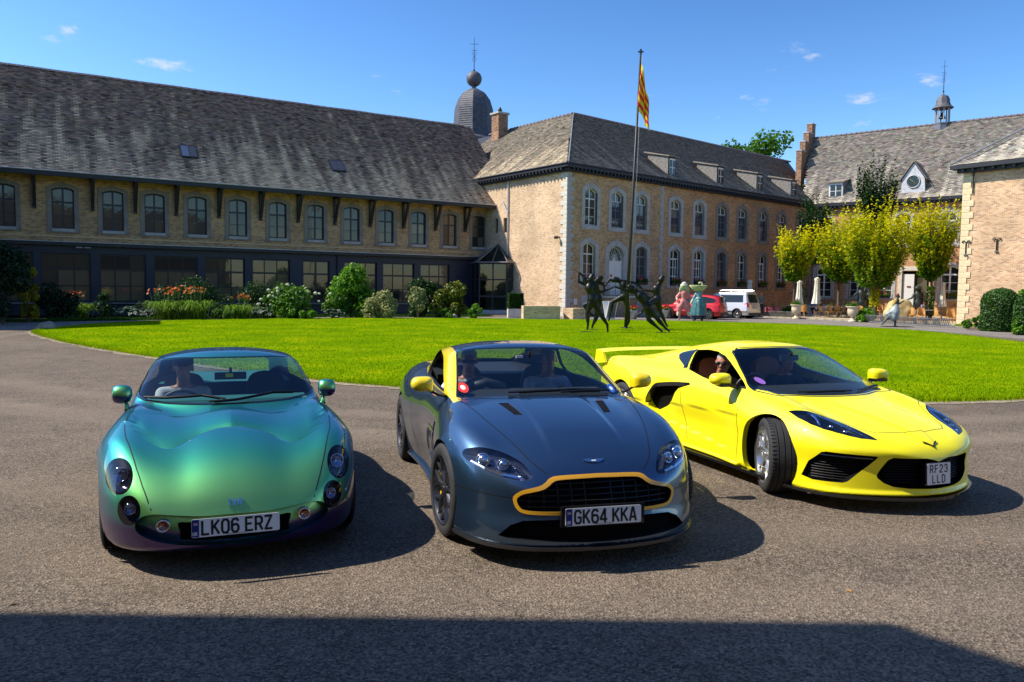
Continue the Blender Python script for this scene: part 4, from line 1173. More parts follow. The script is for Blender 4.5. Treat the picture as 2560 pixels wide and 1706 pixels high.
ROOMD=mat('dark_room',(.012,.012,.013),.9)
def pane_mat(name,col,tr=.0,bumpa=.06):
 m=bpy.data.materials.new(name);m.use_nodes=True
 N,L=m.node_tree.nodes,m.node_tree.links;b=N['Principled BSDF'];b.inputs['Base Color'].default_value=(*col,1);b.inputs['Roughness'].default_value=.04
 b.inputs['Specular IOR Level'].default_value=.5;b.inputs['Coat Weight'].default_value=.0;b.inputs['Coat Roughness'].default_value=.01
 tc=N.new('ShaderNodeTexCoord');n=N.new('ShaderNodeTexNoise');n.inputs['Scale'].default_value=1.6;L.new(tc.outputs['Object'],n.inputs['Vector'])
 bp=N.new('ShaderNodeBump');bp.inputs['Strength'].default_value=bumpa;bp.inputs['Distance'].default_value=.05;L.new(n.outputs['Fac'],bp.inputs['Height']);L.new(bp.outputs[0],b.inputs['Normal']);L.new(bp.outputs[0],b.inputs['Coat Normal'])
 return m
PANE=pane_mat('window_glass',(.020,.024,.024));PANE_C=pane_mat('curtained_glass',(.085,.083,.070));PANE_D=pane_mat('dark_glass',(.06,.05,.035));PANE_B=pane_mat('brown_reflection_glass',(.15,.11,.065))  # brown glass: the reflected brown building is put into its colour
PANE_G=pane_mat('screened_glass',(.05,.055,.075))
def slate_mat(name,streak,streak_amt,lo=.72,hi=.98):
 m=bpy.data.materials.new(name);m.use_nodes=True
 N,L=m.node_tree.nodes,m.node_tree.links;b=N['Principled BSDF'];b.inputs['Roughness'].default_value=.8;b.inputs['Specular IOR Level'].default_value=.12
 at=N.new('ShaderNodeAttribute');at.attribute_name='tint';at.attribute_type='GEOMETRY'
 uv=N.new('ShaderNodeUVMap');uv.uv_map='UVMap'
 mp=N.new('ShaderNodeMapping');mp.inputs['Scale'].default_value=(2.0,.17,1);L.new(uv.outputs[0],mp.inputs['Vector'])
 n=N.new('ShaderNodeTexNoise');n.inputs['Scale'].default_value=1;n.inputs['Detail'].default_value=5;n.inputs['Roughness'].default_value=.6;L.new(mp.outputs[0],n.inputs['Vector'])
 n2=N.new('ShaderNodeTexNoise');n2.inputs['Scale'].default_value=2.2;n2.inputs['Detail'].default_value=8;n2.inputs['Roughness'].default_value=.75;L.new(uv.outputs[0],n2.inputs['Vector'])
 sx=N.new('ShaderNodeSeparateXYZ');L.new(uv.outputs[0],sx.inputs[0])
 # paler towards the eaves (v small), dark under the ridge
 gr=N.new('ShaderNodeMapRange');gr.inputs['From Min'].default_value=0;gr.inputs['From Max'].default_value=9;gr.inputs['To Min'].default_value=.10;gr.inputs['To Max'].default_value=-.14;L.new(sx.outputs[1],gr.inputs['Value'])
 s1=N.new('ShaderNodeMath');s1.operation='ADD';L.new(n.outputs['Fac'],s1.inputs[0]);L.new(gr.outputs[0],s1.inputs[1])
 s2=N.new('ShaderNodeMath');s2.operation='MULTIPLY_ADD';s2.inputs[1].default_value=.5;L.new(n2.outputs['Fac'],s2.inputs[0]);L.new(s1.outputs[0],s2.inputs[2])
 mr=N.new('ShaderNodeMapRange');mr.interpolation_type='SMOOTHSTEP';mr.inputs['From Min'].default_value=lo;mr.inputs['From Max'].default_value=hi;mr.inputs['To Max'].default_value=streak_amt;L.new(s2.outputs[0],mr.inputs['Value'])
 mx=N.new('ShaderNodeMix');mx.data_type='RGBA';mx.inputs['B'].default_value=(*streak,1);L.new(mr.outputs[0],mx.inputs['Factor']);L.new(at.outputs['Color'],mx.inputs['A'])
 # keep slate to slate variation inside the streaks
 sp=N.new('ShaderNodeSeparateColor');L.new(at.outputs['Color'],sp.inputs[0])
 v=N.new('ShaderNodeMapRange');v.inputs['From Min'].default_value=.03;v.inputs['From Max'].default_value=.2;v.inputs['To Min'].default_value=.6;v.inputs['To Max'].default_value=1.25;L.new(sp.outputs[0],v.inputs['Value'])
 m2=N.new('ShaderNodeMix');m2.data_type='RGBA';m2.blend_type='MULTIPLY';L.new(mr.outputs[0],m2.inputs['Factor']);L.new(mx.outputs['Result'],m2.inputs['A']);L.new(v.outputs[0],m2.inputs['B'])
 L.new(m2.outputs['Result'],b.inputs['Base Color'])
 return m
SL_L=slate_mat('slate_violet',(.66,.50,.35),.85,lo=.66,hi=.98);SL_M=slate_mat('slate_grey',(.36,.31,.24),.75);SL_S=slate_mat('slate_warm',(.50,.40,.27),.9);SL_R=slate_mat('slate_pale',(.52,.46,.37),.95)
def slates(name,parent,O,A,I,prof,smin_,smax_,clip,m,w=.30,e=.165,col=(.10,.085,.085),var=.35,seed=1,lift=.022,caps=True):
 """courses of slates. O origin (3D), A along, I inward (unit, horizontal), prof [(inward, z)] from the eaves up; clip(s,t) keeps"""
 r=np.random.RandomState(seed);O=np.array(O,float);A=np.array(A,float);I=np.array(I,float)
 prof=np.array(prof,float);seg=np.linalg.norm(np.diff(prof,axis=0),axis=1);cu=np.r_[0,np.cumsum(seg)]
 def pos(s,t):
  d=np.interp(t,cu,prof[:,0]);z=np.interp(t,cu,prof[:,1]);return O+s[:,None]*A+d[:,None]*I+z[:,None]*np.array([0,0,1.])
 S=[];T=[];W=[]
 for i,t in enumerate(np.arange(0,cu[-1],e)):
  k=int((smax_-smin_)/w);s=smin_+(np.arange(k)+.5+(.5 if i%2 else 0))*w
  ok=clip(s,np.full_like(s,t+e/2));S.append(s[ok]);T.append(np.full(ok.sum(),t));W.append(np.full(ok.sum(),w))
 S=np.concatenate(S);T=np.concatenate(T);n=len(S)
 hw=w/2*r.uniform(.93,.985,n);dt=r.uniform(-.012,.012,n);lf=lift*r.uniform(.6,1.5,n)
 T1=np.minimum(T+e*1.12,cu[-1])
 slope=np.interp(T,cu[:-1]+1e-6,np.arctan2(np.diff(prof[:,1]),np.diff(prof[:,0])))
 nrm=-np.sin(slope)[:,None]*I+np.cos(slope)[:,None]*np.array([0,0,1.])
 a=pos(S-hw,T+dt);b=pos(S+hw,T+dt);c=pos(S+hw,T1);d=pos(S-hw,T1)
 L=nrm*lf[:,None]
 V=np.stack([a,b,a+L,b+L,c+nrm*.003,d+nrm*.003],1).reshape(-1,3)
 base=np.arange(n)[:,None]*6
 F=np.concatenate([base+np.array([[2,3,4,5]]),base+np.array([[0,1,3,2]])])
 tn=(1+r.normal(0,var,n)).clip(.35,2.0);hue=r.normal(0,.06,(n,3));C=np.array(col)[None]*tn[:,None]*(1+hue)
 cols=np.repeat(C,6,0);uv=np.stack([S,T],-1).repeat(6,0)
 me=np_mesh(name,V,F,m,cols=cols,uv=uv);o=link(name,me,parent);o['kind']='stuff'
 return o
def wall_mesh(name,parent,x0,x1,z0,z1,holes,m,y=0.0,depth=.35,u0=0.0,loc=None,rot=None,arch=None):
 """flat wall with rectangular holes (x0,x1,z0,z1); reveals included; UV in metres"""
 xs=sorted(set([x0,x1]+[h[0]for h in holes]+[h[1]for h in holes]));zs=sorted(set([z0,z1]+[h[2]for h in holes]+[h[3]for h in holes]))
 V=[];F=[];UV=[]
 def q(P):
  b=len(V);V.extend(P);F.append((b,b+1,b+2,b+3));UV.extend([(p[0]+u0+abs(p[1]-y),p[2])for p in P])
 for i in range(len(xs)-1):
  for j in range(len(zs)-1):
   cx,cz=(xs[i]+xs[i+1])/2,(zs[j]+zs[j+1])/2
   if any(h[0]<cx<h[1]and h[2]<cz<h[3]for h in holes):continue
   q([(xs[i],y,zs[j]),(xs[i+1],y,zs[j]),(xs[i+1],y,zs[j+1]),(xs[i],y,zs[j+1])])
 for h in holes:
  a,b,c,d=h
  q([(a,y,c),(a,y+depth,c),(a,y+depth,d),(a,y,d)]);q([(b,y+depth,c),(b,y,c),(b,y,d),(b,y+depth,d)])
  q([(a,y,d),(a,y+depth,d),(b,y+depth,d),(b,y,d)]);q([(a,y+depth,c),(a,y,c),(b,y,c),(b,y+depth,c)])
 me=bpy.data.meshes.new(name);me.from_pydata(V,[],F);ul=me.uv_layers.new(name='UVMap')
 for l in me.loops:ul.data[l.index].uv=UV[l.vertex_index]
 me.materials.append(m)
 return link(name,me,parent,loc,rot)
def arch_pts(cx,w,z0,z1,rise,n=8):
 """outline: up the left side, segmental arch, down the right"""
 P=[(cx-w/2,z0),(cx-w/2,z1-rise)]
 if rise>0:
  Rr=(w*w/4+rise*rise)/(2*rise);cz=z1-Rr;a0=math.asin(min(1,w/2/Rr))
  for k in range(1,n):a=-a0+2*a0*k/n;P.append((cx+Rr*math.sin(a),cz+Rr*math.cos(a)))
 P +=[(cx+w/2,z1-rise),(cx+w/2,z0)]
 return P
_wcache={}
def surround_mesh(key,w,h,rise,band,sill,m,depth=.28,proud=.035,keyst=True,ear=0.0):
 """stone frame; origin at the middle of the inner sill; local x,z; -y is outwards"""
 if ('s',key)in _wcache:return _wcache[('s',key)]
 I=arch_pts(0,w,0,h,rise);O=arch_pts(0,w+2*band,-sill,h+band,rise+band*.35,8)
 I=[(x,z)for x,z in I];n=len(I);mb=MB()
 O[0]=(-w/2-band,-sill);O[-1]=(w/2+band,-sill)
 f=[(x,-proud,z)for x,z in I]+[(x,-proud,z)for x,z in O]
 fs=[(i,n+i,n+i+1,i+1)for i in range(n-1)]+[(0,n-1,2*n-1,n)]
 bk=[(x,depth,z)for x,z in I]+[(x,.02,z)for x,z in O]
 fs2=[(i,(i+1)%n,2*n+(i+1)%n,2*n+i)for i in range(n)]+[(n+(i+1)%n,n+i,3*n+i,3*n+(i+1)%n)for i in range(n)]
 mb.add(f+bk,fs+fs2)
 if keyst:mb.prism([(-.09,0,h-.02),(.09,0,h-.02),(.12,0,h+band+.09),(-.12,0,h+band+.09)],(0,-proud-.03,0),(0,0,0))
 mb.box((0,-proud-.012,-sill/2-.02),(w+2*band+.06,.06,max(sill-.04,.04)))
 me=mb.mesh('window_surround',m);_wcache[('s',key)]=me;return me
def frame_mesh(key,w,h,rise,cols,rows,m,fr=.07,bar=.035,transom=None,y=.0):
 if ('f',key)in _wcache:return _wcache[('f',key)]
 I=arch_pts(0,w,0,h,rise);n=len(I);J=arch_pts(0,w-2*fr,fr,h-fr,max(rise-.02,0));mb=MB()
 f=[(x,y,z)for x,z in I]+[(x,y,z)for x,z in J];bk=[(x,y+.05,z)for x,z in I]+[(x,y+.05,z)for x,z in J]
 fs=[(i,(i+1)%n,n+(i+1)%n,n+i)for i in range(n)]+[(n+i,n+(i+1)%n,3*n+(i+1)%n,3*n+i)for i in range(n)]
 mb.add(f+bk,fs)
 for c in range(1,cols):
  x=-w/2+w*c/cols;bw=fr*1.3 if (cols%2 ==0 and c ==cols //2)else bar;mb.box((x,y+.018,h/2+(0 if not rise else -.01)),(bw,.045,h-.06))
 for z in rows[1:-1]:mb.box((0,y+.016,z),(w-fr,.05,fr*1.35 if transom is not None and abs(z-transom)<.01 else bar))
 me=mb.mesh('window',m);_wcache[('f',key)]=me;return me
_pane={}
def pane_me(m):
 if m.name not in _pane:
  mb=MB();mb.box((0,0,0),(1,1,1));_pane[m.name]=mb.mesh('pane',m)
 return _pane[m.name]
def window(parent,cx,z0,w,h,rise,cols,rows,mf,pm,key,ydepth=.20,surround=None,fr=.07,bar=.035,transom=None,rot=None,pane_pick=None,frame_name='window',rz=0.0,base=(0,0)):
 """rows: list of bar heights incl. 0 and h. Parts: window_surround, window (> pane ...)"""
 c,s=math.cos(rz),math.sin(rz)
 L=lambda x,y,z:(base[0]+c*x-s*y,base[1]+s*x+c*y,z)
 if surround:link('window_surround',surround,parent,L(cx,0,z0),(0,0,rz))
 f=link(frame_name,frame_mesh(key,w,h,rise,cols,rows,mf,fr,bar,transom),parent,L(cx,ydepth,z0),(0,0,rz))
 for j in range(len(rows)-1):
  for i in range(cols):
   m=pane_pick(i,j)if pane_pick else pm
   link('pane',pane_me(m),f,(-w/2+w*(i+.5)/cols,.038,(rows[j]+rows[j+1])/2),(rnd.uniform(-.004,.004),0,rnd.uniform(-.006,.006)),(w/cols-.02,.012,rows[j+1]-rows[j]-.02))
 # dark arch filler behind the frame
 return f
# ---------------------------------------------------------------- left wing
LW=empty('long_wing',(-2.18,61.67,0),R(31.5),'long two-storey wing with navy glazed ground floor and steep streaked slate roof','building')
XL=-40.0
upx=[-37.4,-34.6,-31.73,-28.77,-26.12,-23.79,-21.29,-18.76,-16.15,-13.55,-10.95,-8.33,-5.73,-3.15,-.62]
ww,wh=1.16,2.42
holes=[(x-ww/2-.05,x+ww/2+.05,5.13,5.13+wh+.06)for x in upx]
wall_mesh('upper_wall',LW,XL,0,4.1,8.6,holes,BR_L,u0=50)
sur=surround_mesh('L',ww,wh,.14,.25,.26,STONE_D)
def lw_pane(x):
 def f(i,j):
  if x>-6.5:return PANE if rnd.random()<.5 else PANE_B
  if j ==2:return PANE_C if x<-9 else PANE
  return PANE_D if rnd.random()<.6 else PANE
 return f
FRD=mat('window_frame_navy',(.012,.015,.026),.45)
for x in upx:
 mb=MB();mb.box((x,-.06,5.03),(1.18,.09,.16));mb.build('window_sill',STONE,LW)
 window(LW,x,5.13,ww,wh,.14,2,[0,.78,1.56,wh],FRD,PANE,'Lup',.17,sur,.08,.03,1.56,pane_pick=lw_pane(x))
 mb=None
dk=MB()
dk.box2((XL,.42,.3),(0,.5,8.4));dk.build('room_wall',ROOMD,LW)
# string course under the sills
mb=MB();mb.box2((XL,-.05,4.62),(-.6,.0,4.70));mb.build('string_course',BR_L,LW)
# navy ground floor: piers, beam, glazing
gx=[(-37.9,-35.4),(-34.9,-32.4),(-31.9,-30.35)]+[(-29.98,-27.4),(-26.94,-24.36),(-23.93,-21.34),(-20.92,-18.38),(-17.91,-15.39),(-14.51,-12.61),(-11.56,-9.09),(-8.63,-6.13),(-5.64,-3.21)]
holes=[(a,b,.78,3.68)for a,b in gx]
wall_mesh('navy_wall',LW,XL,0,0.0,4.1,holes,NAVY,y=-.12,depth=.3,u0=0)
mb=MB();mb.box2((XL,-.46,4.12),(-.3,.0,4.32));mb.build('ledge_beam',DARKW,LW)
mb=MB();mb.box2((XL,-.50,4.323),(-.3,.0,4.35));mb.build('ledge_flashing',ZINC,LW)
mb=MB();mb.box2((XL,-.30,.66),(-2.6,-.125,.75));mb.build('stone_sill',STONE_D,LW)
FRK=mat('black_frame',(.008,.008,.010),.45)
for (a,b)in gx:
 w=b-a;cx=(a+b)/2
 n=3 if w>2.2 else 2
 def pk(i,j,a=a):
  r_=rnd.random()
  if j ==2 or a>-15.0:return PANE if r_<.55 else PANE_D
  return PANE_B if r_<.75 else PANE_D
 window(LW,cx,.78,w,2.9,0,n,[0,.98,1.97,2.9],FRK,PANE_D,'Lg%.2f'%w,.02,None,.09,.055,1.97,pane_pick=pk)
# flood light under the beam, drain pipe
mb=MB();mb.box((-28.0,-.55,4.02),(.34,.12,.07));mb.box((-27.55,-.55,4.02),(.34,.12,.07));mb.build('floodlight',LEAD,LW)
mb=MB();mb.tube([(-12.05,-.2,4.1),(-12.05,-.2,.1)],.05,8);mb.build('drain_pipe',NAVY,LW)
# timber brackets under the deep eaves
for x in [-38.6,-35.9,-33.1,-30.21,-27.22,-24.89,-22.54,-19.97,-17.32,-14.8,-12.21,-9.59,-7.0,-4.38,-1.87]:
 mb=MB()
 mb.box((x,-.10,7.25),(.17,.16,1.85));mb.box((x,-.62,8.10),(.17,1.2,.17))
 mb.prism([(x-.08,-.12,6.45),(x-.08,-.22,6.38),(x-.08,-1.12,8.0),(x-.08,-.92,8.05)],(0,0,0),(.16,0,0))
 mb.box((x,-.12,6.30),(.21,.2,.12));mb.box((x,-1.18,8.08),(.21,.14,.22))
 mb.build('eaves_bracket',DARKW,LW)
# roof: eaves 1.25 m out, slight kick
EZ=8.30
prof=[(-1.35,EZ),(.2,9.75),(6.4,15.75)]
slates('roof_slates',LW,(0,0,0),(1,0,0),(0,1,0),[(p[0],p[1])for p in prof],-41,3.0,lambda s,t:s<3.0-.42*np.minimum(t,4)if False else (s<2.0),SL_L,.29,.155,(.17,.12,.10),.30,5)
mb=MB();mb.add([(-41,-1.33,EZ-.02),(2.0,-1.33,EZ-.02),(2.0,.2,9.72),(-41,.2,9.72),(-41,6.4,15.72),(2.0,6.4,15.72),(2.0,14,8.3),(-41,14,8.3)],[(0,1,2,3),(3,2,5,4),(4,5,6,7)]);mb.build('roof_deck',DARKW,LW)
mb=MB();mb.box2((-41,-1.40,EZ-.26),(1.9,-1.24,EZ-.03));mb.box2((-41,-1.24,EZ-.12),(1.9,.0,EZ-.06));mb.build('eaves_board',DARKW,LW)
mb=MB();mb.tube([(-41,-1.44,EZ-.0),(1.9,-1.44,EZ-.0)],.032,8);mb.build('gutter',ZINC,LW)
RIDGE=mat('ridge_tile',(.13,.10,.11),.8,noise_s=3,noise_a=.3)
rme=MB();rme.prism([(0,-.16,-.10),(0,-.06,.04),(0,.06,.04),(0,.16,-.10)],(-.235,0,0),(.235,0,0));rme.tube([(.20,-.17,-.10),(.20,-.065,.055),(.20,.065,.055),(.20,.17,-.10)],.022,5);rme=rme.mesh('ridge_tile',RIDGE)
for k in range(86):link('ridge_tile',rme,LW,(-40.5+.49*k,6.42,15.80+.01*math.sin(k*.7)),(0,0,0))
# skylights
for x in (-21.6,-11.7):
 t0=2.6 if x<-15 else 2.55
 sl=math.atan2(6.0,6.2);z=9.75+(10.15-9.75)+.25;y=.2+(z-9.75)/6.0*6.2
 M_=Matrix.Rotation(sl,3,'X')
 mb=MB();mb.box((x,y,z+.06),(1.02,1.25,.14),M=M_);o=mb.build('skylight',FRK,LW)
 for q in (-.235,.235):
  p=Vector((x+q,y,z+.06))+M_ @Vector((0,0,.075));mb=MB();mb.box(p,(.42,1.08,.012),M=M_);mb.build('pane',pane_mat('skylight_glass',(.07,.10,.17))if q<0 and x<-15 else PANE_G,o)
# ---------------------------------------------------------------- main wing (hipped, two storeys)
MW=empty('main_wing',(3.681,54.062,0),R(41),'two-storey brick wing with hipped slate roof, dormers and pale stone window frames','building')
ML=33.6
upM=[2.37,5.14,7.88,12.05,15.18,18.38,21.41,24.7,27.85,31.15]
loM=[2.26,None,8.0,12.11,15.21,18.41,21.47,24.73,27.84,31.2]
wU,hU=1.26,2.58
H=[(x-wU/2,x+wU/2,6.46,6.46+hU)for x in upM]+[(x-wU/2,x+wU/2,2.33,2.33+2.86)for x in loM if x]+[(5.16-.92,5.16+.92,1.50,5.28)]
wall_mesh('facade_wall',MW,0,ML,0,10.2,H,BR_M)
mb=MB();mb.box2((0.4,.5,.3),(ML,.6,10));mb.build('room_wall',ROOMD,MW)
sU=surround_mesh('Mu',wU,hU,.28,.32,.32,STONE);sUd=surround_mesh('Mud',wU,hU,.28,.32,.32,STONE_D)
sLo=surround_mesh('Ml',wU,2.86,.28,.34,.26,STONE);sLod=surround_mesh('Mld',wU,2.86,.28,.34,.26,STONE_D)
for k,x in enumerate(upM):
 first=k ==0
 rows=[0,.62,1.24,1.86,hU]
 pk=(lambda i,j:PANE_C if j >=2 else PANE_D)if first else (lambda i,j:(PANE_C if j ==3 else PANE_G))
 f=window(MW,x,6.46,wU,hU,.26,2,rows,WHITE if first else WHITE,PANE,'Mu',.20,sU if k<5 else sUd,.065,.03,1.86,pane_pick=pk)
 if not first:   # grey insect screens over the lower lights
  mb=MB();mb.box((0,-.012,.93),(wU-.10,.012,1.80));sc=mb.build('window_screen',GREYF if False else PANE_G,f)
  mb=MB()
  for z in (.05,.62,1.24,1.83):mb.box((0,-.03,z),(wU-.06,.02,.035))
  for xx in (-wU/2+.05,0,wU/2-.05):mb.box((xx,-.028,.93),(.035,.018,1.8))
  mb.build('screen_frame',GREYF,f)
for k,x in enumerate(loM):
 if x is None:continue
 rows=[0,.70,1.40,2.10,2.86]
 op=k in (3,4,7,8)
 pk=(lambda i,j:PANE)if k not in (2,5)else (lambda i,j:PANE_G)
 f=window(MW,x,2.33,wU,2.86,.26,2,rows,WHITE if k not in (2,5)else GREYF,PANE,'Ml' if k not in (2,5)else 'Mlg',.20,sLo if k<5 else sLod,.065,.03,2.10,pane_pick=pk)
 if op:
  mb=MB();a=R(38)
  for z0_,z1_ in ((.05,.09),(.70,.73),(1.38,1.41),(2.02,2.07)):mb.box((-wU/2+.07+.26*math.cos(a),-.02-.26*math.sin(a),(z0_+z1_)/2),(.52,.035,z1_-z0_+.02),rz=-a)
  for q in (.02,.52):mb.box((-wU/2+.07+q*math.cos(a),-.02-q*math.sin(a),1.05),(.045,.04,2.0),rz=-a)
  mb.build('open_casement',WHITE,f)
# doorway with fanlight
sd=surround_mesh('Md',1.6,3.55,.55,.42,.0,STONE,depth=.3)
link('door_surround',sd,MW,(5.16,0,1.55))
mb=MB();mb.box((5.16,.2,1.55+1.2),(1.56,.06,2.4));dr=mb.build('door',WHITE,MW)
mb=MB();mb.box((5.16,.165,2.75),(.02,.02,2.3));mb.box((5.16,.16,3.98),(1.6,.05,.10));mb.build('door_rail',WHITE,dr)
for q in (-.4,.4):
 for zz,hh in ((2.1,.8),(3.2,1.0)):mb=MB();mb.box((5.16+q,.172,zz),(.56,.03,hh));mb.build('door_panel',WHITE,dr)
mb=MB();mb.box((4.78,.15,2.95),(.24,.02,.17));mb.build('door_sign',mat('orange_notice',(.55,.13,.03),.5),dr)
mb=MB();mb.prism([(5.16+.78*math.cos(a),.25,4.03+1.0*math.sin(a))for a in np.linspace(0,PI,17)],(0,0,0),(0,.02,0));fl=mb.build('fanlight',PANE_D,MW)
mb=MB()
for a in np.linspace(.12,PI-.12,11):mb.tube([(5.16,.22,4.03),(5.16+.76*math.cos(a),.22,4.03+.97*math.sin(a))],.017,5)
mb.tube([(5.16+.36*math.cos(a),.215,4.03+.42*math.sin(a))for a in np.linspace(0,PI,15)],.017,5);mb.tube([(5.16+.76*math.cos(a),.215,4.03+.98*math.sin(a))for a in np.linspace(0,PI,19)],.03,5)
mb.build('fanlight_bars',WHITE,fl)
# quoins: outer corner (both faces) and mid-facade strip
qme=MB().box((0,0,0),(1,1,1)).mesh('quoin',STONE);qml=MB().box((0,0,0),(1,1,1)).mesh('quoin',STONE_L);qmy=MB().box((0,0,0),(1,1,1)).mesh('quoin',STONE_Y)
z=0.0;k=0
while z<9.9:
 h=.30 if k%2 else .34;w=.62 if k%2 else .38
 link('quoin',qme,MW,(w/2,-.012,z+h/2),None,(w,.06,h-.015))
 w2=.38 if k%2 else .66  # side faces of the same corner stones, sunlight put in as a paler colour
 o=link('quoin',qml,MW,(-.012*math.sin(0),0,z+h/2),(0,0,R(-93.4)),(w2,.06,h-.015))
 o.location=Vector((math.cos(R(-93.4))*(-w2/2)-math.sin(R(-93.4))*-.012,math.sin(R(-93.4))*(-w2/2)+math.cos(R(-93.4))*-.012,z+h/2))
 w3=.30 if k%2 else .44
 link('quoin',qme,MW,(10.48-w3/2,-.012,z+h/2),None,(w3,.05,h-.015))
 z +=h;k +=1
# eaves: dark cornice with dentils
mb=MB();mb.box2((-.5,-.50,10.22),(ML,.02,10.46));mb.box2((-.3,-.28,9.98),(ML,-.015,10.22));mb.build('cornice',DARKW,MW)
dme=MB().box((0,0,0),(.13,.20,.15)).mesh('dentil',DARKW)
for k in range(88):link('dentil',dme,MW,(.15+k*.38,-.38,10.14))
mb=MB();mb.tube([(-.5,-.52,10.46),(ML,-.52,10.46)],.06,8);mb.build('gutter',DARKW,MW)
# side wall, local frame turned by -93.4 deg
RS=R(-93.4)
def sidew(x,y,z):return (math.cos(RS)*x-math.sin(RS)*y,math.sin(RS)*x+math.cos(RS)*y,z)
wall_mesh('side_wall',MW,-15,0,0,10.2,[(-8.42,-7.98,6.18,7.28),(-7.27,-6.83,6.16,7.26)],BR_S,u0=70,rot=(0,0,RS))
for x in (-8.2,-7.05):
 mb=MB();mb.box((x,.2,6.72),(.46,.04,1.12));o=mb.build('slit_window',FRK,MW,rot=(0,0,RS));mb=MB();mb.box((x,.17,6.72),(.34,.01,1.0));mb.build('pane',PANE,o)
mb=MB();mb.box2((-15,-.50,10.22),(.44,.02,10.46));mb.box2((-15,-.28,9.98),(.25,-.015,10.22));mb.build('cornice',DARKW,MW,rot=(0,0,RS))
for k in range(27):link('dentil',dme,MW,sidew(-.2-k*.38,-.38,10.14),(0,0,RS))
mb=MB();mb.tube([(-10,-.52,10.46),(.5,-.52,10.46)],.06,8);mb.build('gutter',DARKW,MW,rot=(0,0,RS))
mb=MB();mb.tube([(-6.62,-.08,10.0),(-6.62,-.08,6.6),(-6.75,-.08,.3)],.05,8);mb.tube([(-6.62,-.08,7.6),(-7.3,-.1,8.5)],.05,8);mb.build('drain_pipe',ZINC,MW,rot=(0,0,RS))
mb=MB();mb.box((-.75,-.14,5.52),(.10,.22,.10));mb.box((-.78,-.30,5.48),(.26,.14,.18));mb.build('wall_lamp',IRON,MW,rot=(0,0,RS))
mb=MB();mb.box((.95,-.015,1.05),(.32,.03,.42));mb.build('air_vent',WHITE,MW)
mb=MB();mb.box((2.0,-.02,.95),(1.0,.04,1.1));mb.build('stone_panel',STONE,MW)
# roofs: peak at perpendicular offsets; both slopes meet at the hip
RZ=16.45
pk_w=Vector((4.85,65.6))-Vector((3.681,54.062));ca,sa=math.cos(R(41)),math.sin(R(41))
px,py=pk_w.x*ca+pk_w.y*sa,-pk_w.x*sa+pk_w.y*ca
E0=(-.45,-.52,10.5)
pr=[(-.52,10.5),(.3,11.05),(py,RZ)]
seg1=math.hypot(.82,.55);seg2=math.hypot(py-.3,RZ-11.05);TT=seg1+seg2
slates('roof_slates',MW,(0,0,0),(1,0,0),(0,1,0),pr,-.6,ML+8,lambda s,t:(s>-.45+(px+.45)*t/TT)&(s<ML+.2+t*.72),SL_M,.27,.15,(.15,.125,.105),.26,8)
I2=(-math.sin(RS),math.cos(RS),0);A2=(math.cos(RS),math.sin(RS),0)
sx_=px*A2[0]+py*A2[1];sy_=px*I2[0]+py*I2[1]
pr2=[(-.52,10.5),(.3,11.05),(sy_,RZ)]
slates('hip_slates',MW,(0,0,0),A2,I2,pr2,-19,.6,lambda s,t:(s<.45+(sx_-.45)*t/TT),SL_S,.27,.15,(.16,.135,.105),.33,9)
mb=MB()
P0=Vector((-.45,-.52,10.46));PK=Vector((px,py,RZ-.05));PE=Vector((px+34,py,RZ-.05));EE=Vector((ML+1,-.5,10.46))
EP2=Vector(A2)*-19+Vector(I2)*-.52+Vector((0,0,10.46));PK2=PK+Vector(A2)*(-18)
K0=Vector((.3,.3,10.95));KE=Vector((ML+1,.3,10.95));q_=Vector(A2)*-19+Vector(I2)*.3+Vector((0,0,10.95));K0=P0.lerp(PK,.09);K0.z=10.9
mb.add([tuple(v)for v in (P0,EE,KE,K0,PE-Vector((0,0,.05)),PK-Vector((0,0,.05)),EP2,q_,PK2-Vector((0,0,.05)))],[(0,1,2,3),(3,2,4,5),(6,0,3,7),(7,3,5,8)]);mb.build('roof_deck',DARKW,MW)
mb=MB();mb.tube([P0+Vector((0,0,.08)),PK+Vector((0,0,.1))],.045,6);mb.build('hip_lead',LEAD,MW)
for k in range(70):link('ridge_tile',rme,MW,(px+.3+.49*k,py,RZ+.04),(0,0,0))
for k in range(24):
 p=PK+Vector(A2)*(-.3-.49*k);link('ridge_tile',rme,MW,(p.x,p.y,RZ+.04),(0,0,RS))
# chimney on the side roof
ch=[EP2]
cp=PK+Vector(A2)*(-8.6)+Vector(I2)*(-1.2)
mb=MB();v0=0
def brick_box(name,parent,c,d,m,rz=0.0):
 mb=MB();mb.box((0,0,0),d);me=mb.mesh(name,m);ul=me.uv_layers.new(name='UVMap')
 for p in me.polygons:
  nx=abs(p.normal.x)>.5
  for li in p.loop_indices:
   co=me.vertices[me.loops[li].vertex_index].co;ul.data[li].uv=(co.y if nx else co.x,co.z)
 return link(name,me,parent,c,(0,0,rz))
BR_C=brick_mat('brick_red',(.36,.15,.075),(.42,.22,.12),(.36,.28,.20),(.12,.06,.05),dark_amt=.25)
cpx=(cp.x,cp.y,16.1)
brick_box('chimney_stack',MW,cpx,(1.05,1.05,3.0),BR_C,RS)
mb=MB();mb.box((0,0,0),(1.28,1.28,.16));c_=mb.build('chimney_cap',STONE,MW,loc=(cp.x,cp.y,17.66),rot=(0,0,RS))
mb=MB();mb.lathe([(.12,.08),(.20,.2),(.2,.38),(.12,.5),(.06,.62)],14);mb.build('chimney_pot',IRON,c_)
